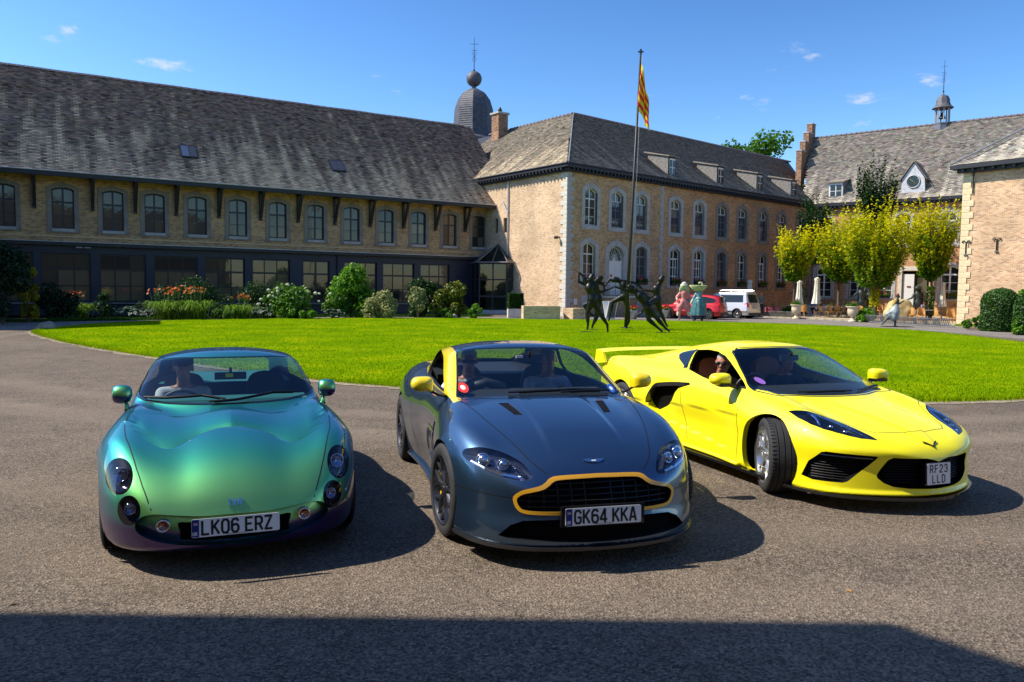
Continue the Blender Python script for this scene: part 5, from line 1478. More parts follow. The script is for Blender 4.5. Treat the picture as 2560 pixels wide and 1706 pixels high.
# dormers
def dormer(parent,x,slope_y0,zsill,m_roof,wide=1.1,hh=1.25,seed=0):
 d=empty('dormer');d.parent=parent;d.location=(x,slope_y0,zsill)
 mb=MB();mb.box2((-wide/2,0,0),(wide/2,.12,hh));fr=mb.build('dormer_front',DARKW if wide<1.3 else WHITE,d)
 mb=MB();mb.box2((-wide/2+.14,-.03,.14),(wide/2-.14,-.004,hh-.14));mb.build('window_frame',WHITE if wide<1.3 else WHITE,d)
 for q in (-1,1):
  for r_ in (0,1):
   mb=MB();mb.box((q*(wide/4-.055),-.035,.30+.06+r_*(hh/2-.16)+.0),(wide/2-.20,.01,hh/2-.22));mb.build('pane',PANE,d)
 mb=MB();dp=2.0
 for q in (-1,1):mb.prism([(q*wide/2,0,0),(q*wide/2,0,hh),(q*wide/2,dp,hh+.3),(q*wide/2,dp,hh+.05)],(-.03*q,0,0),(.03*q,0,0))
 mb.build('dormer_cheeks',SLT,d)
 # little slated side courses and roof
 mb=MB();mb.add([(-wide/2-.16,-.22,hh+.02),(wide/2+.16,-.22,hh+.02),(wide/2+.16,dp+.3,hh+.62),(-wide/2-.16,dp+.3,hh+.62),(-wide/2-.16,-.22,hh-.06),(wide/2+.16,-.22,hh-.06),(wide/2+.16,dp+.3,hh+.5),(-wide/2-.16,dp+.3,hh+.5)],[(0,1,2,3),(4,7,6,5),(0,4,5,1),(1,5,6,2),(3,7,4,0)])
 mb.build('dormer_roof',m_roof,d);return d
SLT=mat('slate_hung',(.20,.18,.16),.75,noise_s=6,noise_a=.35,bump=.4,bump_s=12);SLR=mat('dormer_slate',(.24,.20,.16),.75,noise_s=5,noise_a=.35,bump=.5,bump_s=10)
for x in (11.6,18.1,24.1,29.9):dormer(MW,x,.12,10.85,SLR,1.0,1.5)
# steps and landing with scrolled iron railing at the door
ST=MB();
for k in range(8):ST.box2((6.1+.31*k,-1.25,0),(6.1+.31*(k+1),-.02,1.5-.19*k))
ST.build('entrance_steps',STONE,MW)
brick_box('landing_wall',MW,(4.9,-.64,.66),(2.35,1.2,1.32),BR_M)
mb=MB();mb.box((4.9,-.66,1.41),(2.5,1.3,.15));mb.build('landing_slab',STONE_L,MW)
mb=MB()
def rail_panel(mb,p0,p1,zb0,zb1,hh=.95,scrolls=3):
 p0=Vector(p0);p1=Vector(p1)
 for zz in (.06,hh):mb.tube([(p0.x,p0.y,zb0+zz),(p1.x,p1.y,zb1+zz)],.018,5)
 for t in np.linspace(0,1,scrolls+1):
  p=p0.lerp(p1,t);zb=zb0+(zb1-zb0)*t;mb.tube([(p.x,p.y,zb),(p.x,p.y,zb+hh)],.014,5)
 for k in range(scrolls):
  for sg in (1,-1):
   for c0 in (.30,.68):
    P=[]
    for a in np.linspace(0,2*PI*1.15,16):
     r_=.145*(1-a/9.5);t=(k+.5)/scrolls;p=p0.lerp(p1,t);L_=(p1-p0).length;u_=(p1-p0).normalized();zb=zb0+(zb1-zb0)*t
     P.append(p+u_*(sg*(.02+.15-r_*math.cos(a)))*.8+Vector((0,0,zb+c0+(1 if c0>.5 else -1)*r_*math.sin(a))))
    mb.tube(P,.010,4)
rail_panel(mb,(3.75,-1.22,0),(6.05,-1.22,0),1.49,1.49,.95,4);rail_panel(mb,(3.75,-.1,0),(3.75,-1.22,0),1.49,1.49,.95,2);rail_panel(mb,(6.1,-1.22,0),(8.5,-1.22,0),1.49,.02,.95,4)
tag(mb.build('railing',IRON,loc=MW.location,rot=MW.rotation_euler),'black scrolled iron railing on the steps of the white door','railing')
# ---------------------------------------------------------------- right wing
RWO=empty('rear_wing',(28.4,75.5,0),R(-40),'rear wing with pale slate roof, clock dormer and white windows behind the trees','building')
rwx=[1.55,5.0,8.3,11.9,15.3]
H=[(x-.62,x+.62,6.3,9.05)for x in rwx]+[(x-.72,x+.72,1.5,4.35)for x in (1.55,4.6,6.9,12.2,15.3)]+[(8.75-.3,10.6,.5,3.9)]
wall_mesh('facade_wall',RWO,0,22,0,10.0,H,BR_M,u0=120)
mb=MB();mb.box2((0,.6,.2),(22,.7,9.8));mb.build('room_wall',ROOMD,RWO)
sR=surround_mesh('Ru',1.24,2.75,.28,.30,.3,STONE);sRl=surround_mesh('Rl',1.44,2.85,.25,.28,.2,STONE)
for x in rwx:window(RWO,x,6.3,1.24,2.75,.26,2,[0,.65,1.3,1.95,2.75],WHITE,PANE,'Ru',.2,sR,.08,.04,1.95)
for x in (1.55,4.6,6.9,12.2,15.3):window(RWO,x,1.5,1.44,2.85,.25,2,[0,.7,1.4,2.1,2.85],WHITE,PANE,'Rl',.2,sRl,.10,.04,2.1)
mb=MB();mb.box((8.95,.12,2.1),(.9,.06,3.1));dd=mb.build('door',WHITE,RWO)
mb=MB();mb.box((8.98,.06,2.55),(.3,.04,.12));mb.build('door_plaque',mat('brown_plaque',(.2,.07,.03),.5),dd)
mb=MB();mb.box((9.9,.3,2.1),(1.0,.05,3.2));mb.build('dark_doorway',PANE_D,RWO)
mb=MB();mb.box((8.25,-.02,2.3),(.34,.1,3.7));mb.box((10.85,-.02,2.3),(.34,.1,3.7));mb.box((9.5,-.03,4.15),(3.0,.12,.38));mb.build('door_frame',STONE_L,RWO)
mb=MB();mb.box((9.5,-.55,.25),(3.4,1.1,.5));mb.box((9.5,-1.3,.12),(3.8,.5,.24));mb.build('door_steps',STONE,RWO)
mb=MB();mb.box2((-.3,-.5,10.02),(22,.02,10.3));mb.box2((-.1,-.25,9.8),(22,-.015,10.02));mb.build('cornice',DARKW,RWO)
for k in range(36):link('dentil',dme,RWO,(.2+k*.38,-.36,9.92))
mb=MB();mb.tube([(.22,-.1,10.0),(.22,-.1,.1)],.055,8);mb.build('drain_pipe',GREYF,RWO)
RRZ=17.95;pr=[(-.5,10.3),(.3,10.8),(7.0,RRZ)]
slates('roof_slates',RWO,(0,0,0),(1,0,0),(0,1,0),pr,-9,24,lambda s,t:(s>-.6-t*.19),SL_R,.30,.17,(.20,.175,.15),.26,14,.03)
mb=MB();mb.add([(-.5,-.48,10.26),(24,-.48,10.26),(24,.3,10.72),(-.6,.3,10.72),(24,7.0,RRZ-.08),(-2.4,7.0,RRZ-.08),(24,15,10),(-2.4,15,10)],[(0,1,2,3),(3,2,4,5),(5,4,6,7)]);mb.build('roof_deck',DARKW,RWO)
for k in range(52):link('ridge_tile',rme,RWO,(-2.2+.49*k,7.0,RRZ+.04))
# stepped gable at its left end
for k in range(4):
 brick_box('gable_step',RWO,(-2.35-.08*k,3.55+1.12*k,14.3+1.07*k),(.55,1.0,3.6),BR_C)
 mb=MB();mb.box((-2.35-.08*k,3.55+1.12*k,16.15+1.07*k),(.65,1.1,.12));mb.build('gable_coping',STONE,RWO)
dormer(RWO,2.2,.5,10.85,SLR,1.3,1.5)
# clock dormer with pointed gable
cd=empty('clock_dormer');cd.parent=RWO;cd.location=(8.9,.35,10.75);cd.scale=(.86,.9,.88)
mb=MB();mb.prism([(-1.15,0,0),(1.15,0,0),(1.05,0,1.55),(0,0,3.1),(-1.05,0,1.55)],(0,0,0),(0,.15,0));mb.build('gable_board',mat('white_lead',(.55,.56,.58),.6,noise_s=3,noise_a=.25),cd)
mb=MB()
for q in (1,-1):mb.prism([(q*1.3,-.15,1.35),(0,-.15,3.25),(0,4.2,3.25),(q*1.3,3.2,1.35)],(0,0,0),(0,0,.1))
mb.build('dormer_roof',SLR,cd)
mb=MB()
for q in (1,-1):mb.prism([(q*1.06,.1,0),(q*1.06,.1,1.5),(q*1.06,2.8,1.6),(q*1.06,1.7,.4)],(-.03,0,0),(.03,0,0))
mb.build('dormer_cheeks',SLR,cd)
mb=MB();mb.lathe([(.001,0),(.66,0),(.68,.03),(.60,.06),(.001,.06)],32);mb.v=[(v[0],-v[2],v[1]+1.25)for v in mb.v];ck=mb.build('clock_face',mat('clock_green',(.02,.05,.06),.4),cd)
mb=MB();P=[(.62*math.cos(a),-.07,1.25+.62*math.sin(a))for a in np.linspace(0,2*PI,33)];mb.tube(P,.035,6,caps=False);mb.build('clock_ring',WHITE,ck)
GOLD=mat('gold',(.75,.48,.08),.3,metal=.8)
mb=MB()
for a in np.linspace(0,2*PI,12,endpoint=False):mb.tube([(.46*math.cos(a),-.075,1.25+.46*math.sin(a)),(.54*math.cos(a),-.075,1.25+.54*math.sin(a))],.018,4)
mb.build('hour_marks',GOLD,ck)['kind']='stuff'
mb=MB();mb.tube([(0,-.09,1.25),(-.30,-.09,1.52)],.03,5);mb.tube([(.0,-.09,1.25),(.26,-.09,1.02)],.025,5);mb.build('clock_hands',GOLD,ck)
mb=MB();mb.box2((-1.35,-.12,-.16),(1.35,.2,.0));mb.build('dormer_sill',WHITE,cd)
# bell cupola on the ridge
cu=empty('bell_cupola',tuple(RWO.matrix_basis @Vector((9.6,7.0,0)))[:2]+(4.75,),R(-40),'small open bell turret with weather vane on the pale slate ridge','bell turret')
cu.scale=(.75,.75,.75)
def octp(r,z,n=8):return [(r*math.cos(2*PI*(k+.5)/n),r*math.sin(2*PI*(k+.5)/n),z)for k in range(n)]
mb=MB();mb.lathe([(.95,15.8),(.92,17.4),(.98,17.5),(.98,17.6),(.3,17.65)],8);mb.build('turret_base',mat('slate_hung_blue',(.13,.14,.18),.7,noise_s=6,noise_a=.3),cu)
for p in octp(.80,0):mb=MB();mb.box((p[0],p[1],18.55),(.13,.13,1.95));mb.build('post',mat('grey_timber',(.28,.29,.32),.6)if 'grey_timber' not in bpy.data.materials else bpy.data.materials['grey_timber'],cu)
mb=MB();mb.lathe([(1.28,19.45),(1.25,19.5),(.95,19.75),(.80,20.1),(.78,20.5),(.55,20.95),(.12,21.15),(.09,21.3),(.02,21.5)],8);mb.build('turret_roof',mat('slate_dark',(.09,.085,.10),.6,noise_s=6,noise_a=.3),cu,angle=30)
mb=MB();mb.lathe([(.42,18.2),(.36,18.3),(.26,18.6),(.22,18.85),(.05,18.95)],18);mb.tube([(0,0,18.9),(0,0,19.5)],.04,6);mb.build('bell',BRONZE,cu,smooth=True)
def vane(parent,z,h,s=1.0):
 mb=MB();mb.tube([(0,0,z),(0,0,z+h)],[.05*s,.02*s],6);mb.lathe([(.01,z),(.13*s,z+.15),(.01,z+.3)],10)
 for zz,w in ((.45,.16),(.62,.30),(.80,.42)):mb.tube([(-w*s,0,z+h*zz),(w*s,0,z+h*zz)],.02*s,5)
 for q in (-1,1):
  mb.tube([(q*.05,0,z+h*.48),(q*.22*s,0,z+h*.53),(q*.05,0,z+h*.58)],.018*s,5);mb.tube([(q*.05,0,z+h*.3),(q*.2*s,0,z+h*.35),(q*.05,0,z+h*.42)],.018*s,5)
 return mb.build('weather_vane',IRON,parent)
vane(cu,21.4,4.0,1.0)
# ---------------------------------------------------------------- right block
RB=empty('corner_block',(27.31,47.9,0),R(-51.5),'salmon brick corner block with cream quoins at the right edge','building')
wall_mesh('front_wall',RB,0,14,0,9.4,[],BR_B,u0=160)
wall_mesh('side_wall',RB,-26,0,0,9.4,[],BR_B,u0=200,rot=(0,0,R(-90+0)))
z=0.0;k=0
while z<9.2:
 h=.36;w=.42 if k%2 else .62
 link('quoin',qmy,RB,(w/2,-.012,z+h/2),None,(w,.06,h-.015));link('quoin',qmy,RB,(-.012,w/2 if k%2 else .2,z+h/2),None,(.06,.42,h-.015))
 z +=h;k +=1
mb=MB();mb.box2((-.6,-.6,9.42),(14,.05,9.66));mb.box2((-.3,-.3,9.2),(14,-.015,9.42));mb.build('cornice',DARKW,RB)
for k in range(24):link('dentil',dme,RB,(.1+k*.55,-.42,9.36))
prb=[(-.6,9.68),(.4,10.1),(7.5,15.6)]
slates('roof_slates',RB,(0,0,0),(1,0,0),(0,1,0),prb,-1,16,lambda s,t:s>-.6+t*.83,SL_R,.30,.17,(.21,.19,.165),.36,21,.03)
mb=MB();mb.add([(-.6,-.58,9.62),(16,-.58,9.62),(16,.4,10.0),(.4,.4,10.0),(16,7.5,15.5),(7.5,7.5,15.5),(-.6,24,9.62)],[(0,1,2,3),(3,2,4,5),(0,3,5,6)]);mb.build('roof_deck',DARKW,RB)
mb=MB();mb.tube([(-.6,-.55,9.74),(7.5,7.5,15.7)],.07,6);mb.build('hip_lead',LEAD,RB)
for x,z0,z1 in ((.32,4.25,5.15),(2.0,4.42,5.25)):   # wrought iron wall anchors
 mb=MB();mb.tube([(x,-.06,z0),(x,-.06,z1-.1)],.035,6)
 for q in (1,-1):mb.tube([(x,-.06,z1-.2),(x+q*.10,-.06,z1-.02),(x+q*.2,-.06,z1-.03),(x+q*.22,-.06,z1-.12),(x+q*.14,-.06,z1-.14)],.028,5)
 mb.tube([(x-.09,-.06,z0),(x+.09,-.06,z0)],.05,6);mb.build('wall_anchor',IRON,RB)
mb=MB();mb.box((.55,-.05,8.6),(.06,.08,1.3));mb.build('wall_anchor',IRON,RB)
# ---------------------------------------------------------------- bulbous tower behind the left roof
TW=empty('bulb_tower',(-4.55,88.0,-1.45),0,'round slated bulb dome with ball and weather vane behind the long roof','tower')
DOME=mat('dome_slate',(.085,.085,.105),.6,noise_s=3,noise_a=.35,bump=.5,bump_s=8)
mb=MB();mb.lathe([(2.6,8),(2.6,19.6)],8);mb.build('tower_shaft',mat('slate_wall',(.12,.125,.14),.7,noise_s=2,noise_a=.4),TW,angle=30)
mb=MB();mb.lathe([(2.95,19.5),(2.95,19.75),(2.55,20.1),(2.25,21.1),(2.2,22.2),(2.12,23.2),(1.8,24.2),(1.25,24.95),(.6,25.35),(.24,25.45),(.22,25.75)],8)
dm=mb.build('dome',DOME,TW,angle=20)
mb=MB()
for z_ in np.arange(20.2,25.2,.24):
 r_=float(np.interp(z_,[19.75,20.1,21.1,22.2,23.2,24.2,24.95,25.35],[2.95,2.55,2.25,2.2,2.12,1.8,1.25,.6]))
 mb.lathe([(r_+.035,z_),(r_+.01,z_+.05)],8,close=False)
mb.build('slate_courses',DOME,dm)
mb=MB();mb.lathe([(.86*math.cos(a),26.5+.86*math.sin(a))for a in np.linspace(-PI/2+.01,PI/2-.01,17)],24);mb.build('ball',DOME,TW,smooth=True)
vane(TW,27.3,3.7,1.1)
# ---------------------------------------------------------------- glazed porch in the corner
PO=empty('glass_porch',(-1.0,60.15,0),R(-10),'small octagonal glazed porch with dark frame and pointed glass roof','porch')
GL_P=glass_mat('porch_glass',(.55,.60,.60));FRP=mat('porch_frame',(.035,.028,.028),.5)
pp=[(-2.3,.3),(-1.25,-1.55),(.85,-1.75),(2.0,-.1)]
for a,b in zip(pp[:-1],pp[1:]):
 A_,B_=Vector((*a,0)),Vector((*b,0));L_=(B_-A_).length;an=math.atan2(B_.y-A_.y,B_.x-A_.x);n=2 if L_>2.05 else 3 if False else 2
 for z0_,z1_ in ((.35,1.3),(1.35,2.55),(2.6,3.75)):
  for i in range(n):
   c=A_.lerp(B_,(i+.5)/n);mb=MB();mb.box((c.x,c.y,(z0_+z1_)/2),(L_/n-.09,.012,z1_-z0_-.06),rz=an);mb.build('pane',GL_P,PO)
 mb=MB()
 for i in range(n+1):c=A_.lerp(B_,i/n);mb.box((c.x,c.y,2.05),(.085,.085,3.5),rz=an)
 for z_ in (.32,1.32,2.57,3.78):c=(A_+B_)/2;mb.box((c.x,c.y,z_),(L_,.08,.09 if z_ !=1.32 else .14),rz=an)
 mb.build('porch_frame',FRP,PO)
ap=Vector((-.15,.2,5.35));cn=[Vector((x*1.12,y*1.12,3.86))for x,y in [(-2.3,.6),*pp[1:3],(2.1,.1),(1.2,1.9),(-1.4,1.9)]]
for i in range(len(cn)):
 a,b=cn[i],cn[(i+1)%len(cn)]
 mb=MB();mb.add([tuple(a),tuple(b),tuple(ap)],[(0,1,2)]);mb.build('roof_pane',glass_mat('roof_glass',(.30,.36,.38),.05)if 'roof_glass' not in bpy.data.materials else bpy.data.materials['roof_glass'],PO)
 mb=MB();mb.tube([a,b],.05,5);mb.tube([a,ap],.035,5);mb.tube([a.lerp(b,.5),ap],.022,5);mb.build('roof_bar',mat('porch_roof_bar',(.20,.19,.20),.5)if 'porch_roof_bar' not in bpy.data.materials else bpy.data.materials['porch_roof_bar'],PO)
mb=MB();mb.lathe([(.02,5.3),(.09,5.4),(.03,5.5),(.06,5.56),(.01,5.75)],10);mb.build('finial',GOLD,PO)
mb=MB();P=[(1.25+.0,-1.45-.14*math.sin(a),1.55+.28*math.cos(a))for a in np.linspace(0,PI,10)];mb.tube(P,.03,6);mb.build('door_handle',ZINC,PO)
mb=MB();mb.box((1.0,-2.2,.08),(4.6,1.1,.16));mb.box((.9,-1.9,.22),(4.0,.9,.14));mb.build('porch_step',STONE,PO)
# gatehouse left of the camera (throws the foreground shade), the wing behind the camera and the short wing at the left
def plain_wing(name,label,x0,x1,y0,y1,h,rz,axis='x'):
 r=empty(name,((x0+x1)/2,(y0+y1)/2,0),0,label,'building');w,d=x1-x0,y1-y0
 brick_box('wall',r,(0,0,h/2),(w,d,h),BR_M)
 mb=MB();mb.prism([(-w/2-.3,-d/2-.35,h),(-w/2-.3,d/2+.35,h),(-w/2-.3,0,rz)],(0,0,0),(w+.6,0,0));mb.build('roof',SLT,r)
 k=int(w/4)
 for i in range(k):
  for z in (2.4,6.2):
   x=-w/2+w*(i+.5)/k
   for s in (1,-1):mb=MB();mb.box((x,s*(d/2+.03),z),(1.3,.08,2.3));mb.build('window',WHITE,r);mb=MB();mb.box((x,s*(d/2+.05),z),(1.05,.08,2.05));mb.build('pane',PANE,r)
plain_wing('gatehouse','tall gatehouse beside the camera, left of the picture',-22,-6.45,-4.5,4.02,9.2,13.6)
plain_wing('unseen_wing','unseen brick wing added behind the camera',-40,44,-26,-16,9.0,14.0)  # added out of view to keep the bright horizon out of reflections
plain_wing('short_wing','short wing closing the courtyard left of the picture',-52,-27.4,30.9,40.4,9.8,12.4)
# ================================================================ plants
def gp(px,py,z=0.0):
 """ground point under a photograph position (2560 px frame)"""
 d=cam.matrix_world.to_3x3()@Vector(((px-1280)/1950,-(py-853)/1950,-1));t=(z-1.82)/d.z
 return Vector((d.x*t,d.y*t,z))
def at_depth(px,py,Y):
 d=cam.matrix_world.to_3x3()@Vector(((px-1280)/1950,-(py-853)/1950,-1));t=Y/d.y
 return Vector((d.x*t,Y,1.82+d.z*t))
def leaves_mesh(name,P,size,m,seed,tint=None,up=.3,aspect=1.7,cup=True,out=None):
 """leaf quads folded along the midrib at points P"""
 r=np.random.RandomState(seed);n=len(P);P=np.asarray(P,float)
 nr=r.normal(size=(n,3));nr[:,2]=np.abs(nr[:,2])+up
 if out is not None:nr +=out*1.1
 nr /=np.linalg.norm(nr,axis=1,keepdims=True)
 t=r.normal(size=(n,3));t -=nr*(t*nr).sum(1,keepdims=True);t /=np.linalg.norm(t,axis=1,keepdims=True);b=np.cross(nr,t)
 s=(size*r.uniform(.6,1.35,n))[:,None]
 tip=P+t*s*.5*aspect;bas=P-t*s*.5*aspect;l=P+b*s*.5+nr*s*.12;q=P-b*s*.5+nr*s*.12
 V=np.stack([bas,l,tip,q],1).reshape(-1,3);F=np.arange(4*n).reshape(-1,4)
 c=r.rand(n)if tint is None else np.clip(tint+r.normal(0,.16,n),0,1)
 cols=np.repeat(np.stack([c,c,c],-1),4,0)
 return np_mesh(name,V,F,m,cols=cols)
BARK=mat('bark',(.10,.08,.06),.9,noise_s=6,noise_a=.4,bump=.6,bump_s=20)
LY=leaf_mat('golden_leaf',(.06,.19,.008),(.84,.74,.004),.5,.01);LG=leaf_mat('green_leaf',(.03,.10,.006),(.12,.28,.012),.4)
LD=leaf_mat('dark_leaf',(.010,.038,.008),(.03,.085,.012),.25);LB=leaf_mat('bright_leaf',(.04,.15,.008),(.20,.42,.012),.45)
LV=leaf_mat('variegated_leaf',(.10,.16,.05),(.50,.50,.20),.35);LC=leaf_mat('conifer_gold',(.10,.11,.01),(.42,.33,.015),.3)
LJ=leaf_mat('conifer_dark',(.007,.022,.009),(.02,.05,.018),.2);LH=leaf_mat('hosta_leaf',(.03,.08,.05),(.11,.19,.13),.3);LHW=leaf_mat('hosta_edge',(.45,.48,.42),(.6,.62,.55),.3)
def vase_tree(loc,label,trunk_h,trunk_r,crown_lo,crown_hi,rad,n_shoot,leaf,seed,m=LY,group='golden hornbeams on the terrace',yellow=.62,lean=0.0,flame=.35,name='ornamental_tree'):
 root=empty(name,loc,0,label,'tree',group);r=random.Random(seed)
 mb=MB();top=Vector((lean,0,crown_lo+.8));mb.tube([(0,0,0),(lean*.3,0,trunk_h*.5),(lean*.7,0,trunk_h),top],[trunk_r*1.25,trunk_r,trunk_r*.85,trunk_r*.6],9)
 P=[];T=[];H=crown_hi-crown_lo
 for k in range(n_shoot):
  a=r.uniform(0,2*PI);q=math.sqrt(r.random());h0=r.uniform(0,1)**1.3
  # vase envelope: width grows to 60 % of the height then closes in flames
  start=Vector((lean,0,crown_lo+H*.02+H*.35*h0*r.random()))
  rr=rad*q*(1.0 if h0<.75 else 1-(h0-.75)*1.2)
  midz=crown_lo+H*(.12+.62*h0)
  env=(.16+1.0*((midz-crown_lo)/H/.74)**.8)*r.choice((.75,1,1.05))
  mid=Vector((lean+math.cos(a)*rr*env,math.sin(a)*rr*env,midz));ln=H*r.uniform(.10,.34)*(1+flame*r.random())*(1.35-.7*q)
  end=mid+Vector((math.cos(a)*.22*ln,math.sin(a)*.22*ln,ln))
  if k%5 ==0:mb.tube([start,start.lerp(mid,.55)+Vector((0,0,-.08)),mid,end],[.035,.025,.015,.006],5)
  m_=int(26*leaf[1])
  for j in range(m_):
   f=j/m_
   c=start.lerp(mid,.55+.45*f*2)if f<.5 else mid.lerp(end,(f-.5)*2)
   w=.125*(1-f*.7)+.025
   P.append((c.x+r.gauss(0,w),c.y+r.gauss(0,w),c.z+r.gauss(0,w*.8)))
   outer=min(1,math.hypot(P[-1][0]-lean,P[-1][1])/rad)
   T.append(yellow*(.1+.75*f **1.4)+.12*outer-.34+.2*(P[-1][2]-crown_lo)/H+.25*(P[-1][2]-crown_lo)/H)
 mb.build('trunk',BARK,root,angle=50)
 link('crown',leaves_mesh('crown',P,leaf[0],m,seed,np.array(T),up=.5),root);return root
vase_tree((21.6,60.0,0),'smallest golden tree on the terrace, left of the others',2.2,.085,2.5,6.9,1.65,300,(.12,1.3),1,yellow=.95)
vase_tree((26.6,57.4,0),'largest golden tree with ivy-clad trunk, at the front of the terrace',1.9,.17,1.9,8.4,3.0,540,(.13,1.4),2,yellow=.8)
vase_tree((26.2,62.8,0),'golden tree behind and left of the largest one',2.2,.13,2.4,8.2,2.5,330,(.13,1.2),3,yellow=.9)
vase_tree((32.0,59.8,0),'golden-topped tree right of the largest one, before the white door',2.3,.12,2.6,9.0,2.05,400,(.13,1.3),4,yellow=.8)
vase_tree((31.0,67.2,0),'tall dark green tree rising behind the golden trees',4,.16,5.5,12.9,1.6,330,(.14,1.3),5,LD,None,.4,flame=.6,name='hornbeam_tree')
vase_tree((26.0,68.0,0),'slim dark green tree beside the left tree of the terrace',3.0,.10,4.0,10.4,1.3,230,(.13,1.2),6,LD,None,.5,flame=.6,name='hornbeam_tree')
# ivy on the trunk of the big tree and hanging lanterns in the trees
def ivy(parent_loc,h0,h1,rr,n,m,label,seed):
 r=random.Random(seed);P=[]
 for k in range(n):a=r.uniform(0,6.28);z=r.uniform(h0,h1);P.append((rr*math.cos(a)+r.gauss(0,.05),rr*math.sin(a)+r.gauss(0,.05),z))
 o=link('ivy',leaves_mesh('ivy',P,.10,m,seed),None,parent_loc);return tag(o,label,'climber')
ivy((26.6,57.4,0),.9,2.6,.26,700,LY,'golden ivy climbing the trunk of the largest terrace tree',31)
ivy((32.0,59.8,0),.2,2.5,.20,600,LG,'green ivy climbing the trunk before the white door',32)
# far crown above the roofs
def round_tree(loc,label,z0,z1,rad,n,size,m,seed,trunk=.3,name='tree',group=None):
 root=empty(name,loc,0,label,'tree',group);r=random.Random(seed);mb=MB();mb.tube([(0,0,0),(0,0,z0),(0,0,(z0+z1)/2)],[trunk,trunk*.7,trunk*.3],8)
 C=[]
 for k in range(26):
  a=r.uniform(0,6.28);q=rad*math.sqrt(r.random())*.9;z=r.uniform(z0,z1);e=math.sin(max(.12,(z-z0)/(z1-z0))*PI*.85);c=Vector((q*math.cos(a)*e,q*math.sin(a)*e,z));C.append((c,r.uniform(.5,1.15)*rad*.33))
  mb.tube([(0,0,z0+(z-z0)*.3),c.lerp(Vector((0,0,z)),.4),c],[trunk*.3,trunk*.15,trunk*.06],5)
 P=[]
 for k in range(n):
  c,w=C[k%len(C)];v=Vector((r.gauss(0,1),r.gauss(0,1),r.gauss(0,.8))).normalized()*w*r.uniform(.5,1.05);P.append(tuple(c+v))
 mb.build('trunk',BARK,root);link('crown',leaves_mesh('crown',P,size,m,seed),root);return root
round_tree((34.6,112,0),'bright green tree crown showing above the main roof',15,24.6,5.6,5200,.36,LG,41)
round_tree((-30,22,0),'tree beside the drive, left of the picture',3.0,9.0,3.2,3500,.22,LD,42)
def shrub(px,py,wpx,hpx,label,m,leaf,n,seed,depth=.8,clumps=12,name='shrub',cat='shrub',group=None,upright=False,dy=0.0,tint=None):
 """px,py: foot on the ground; wpx,hpx: size as seen"""
 p=gp(px,py);p.y +=dy;p.x +=dy*p.x/max(p.y,1);k=p.y/1950;w,h=wpx*k/2,hpx*k
 root=empty(name,p,0,label,cat,group);r=random.Random(seed);C=[]
 for i in range(clumps):
  a=r.uniform(0,6.28);z=r.random();e=math.sqrt(max(0,1-(2*z-.9)**2*.8))if not upright else (1-z*.6);q=math.sqrt(r.random())*.72*e
  C.append((Vector((w*q*math.cos(a),w*q*depth*math.sin(a),h*(.12+.70*z))),r.uniform(.22,.40)*min(w,h)))
 P=[];O=[]
 for i in range(n):
  c,s=C[i%clumps];v=Vector((r.gauss(0,1),r.gauss(0,1),r.gauss(0,1))).normalized();q=c+v*s*r.uniform(.65,1.08);q.z=max(q.z,.03);P.append(tuple(q));O.append(tuple(v))
 link('foliage',leaves_mesh('foliage',P,leaf,m,seed,out=np.array(O),tint=None if tint is None else np.full(n,tint)),root)
 mb=MB()
 for c,s in C[:6]:mb.tube([(0,0,0),c*.5,c],[.03,.02,.008],5)
 mb.build('stem',BARK,root);return root
shrub(8,812,150,235,'large dark conifer at the left edge of the picture',LJ,.10,9000,51,clumps=26,name='conifer',cat='conifer')
shrub(72,806,70,158,'golden brown conifer leaning out of the dark one',LC,.08,4200,52,clumps=16,name='conifer',cat='conifer')
shrub(145,800,130,100,'low dark spreading juniper under the first glazed bay',LJ,.08,5000,53,clumps=18)
shrub(262,799,66,70,'small grey-green bush against the second navy pier',LD,.07,900,54,dy=1.5)
shrub(480,799,240,92,'long dark hedge-like shrub behind the orange daylilies',LD,.08,6000,55,clumps=26,dy=2.2)
shrub(640,798,210,88,'dark shrub behind the white hydrangeas',LD,.08,3500,56,clumps=18,dy=2.0)
shrub(877,796,150,146,'tall bright green shrub in front of the glazed bays',LB,.12,5200,57,clumps=22,upright=True,dy=1.0)
shrub(955,797,112,70,'pale variegated mounded shrub',LV,.085,3800,58,clumps=16)
shrub(1044,796,74,86,'pale variegated upright shrub beside the mounded one',LV,.085,3600,59,clumps=14,upright=True)
shrub(1128,796,98,108,'dark shrub with yellowish leaf tips near the porch',leaf_mat('olive_leaf',(.02,.05,.008),(.24,.26,.02),.3),.12,3200,60,clumps=18)
shrub(1190,798,46,36,'small bright green bush at the porch step',LB,.085,1300,61,clumps=8)
shrub(1110,797,60,24,'low green plants left of the small bright bush',LG,.08,900,62,clumps=8)
shrub(745,799,130,24,'low bright groundcover in front of the hydrangeas',LB,.085,2400,63,clumps=16)
shrub(565,798,95,28,'low leafy plants between daylilies and variegated hosta',LG,.085,1600,64,clumps=12)
shrub(1052,796,110,104,'dark bushy shrub behind the pale variegated ones',LD,.10,3600,67,clumps=18,dy=1.6)
shrub(1140,796,40,14,'green tuft by the rounded boundary stone',LG,.06,400,66,clumps=5)
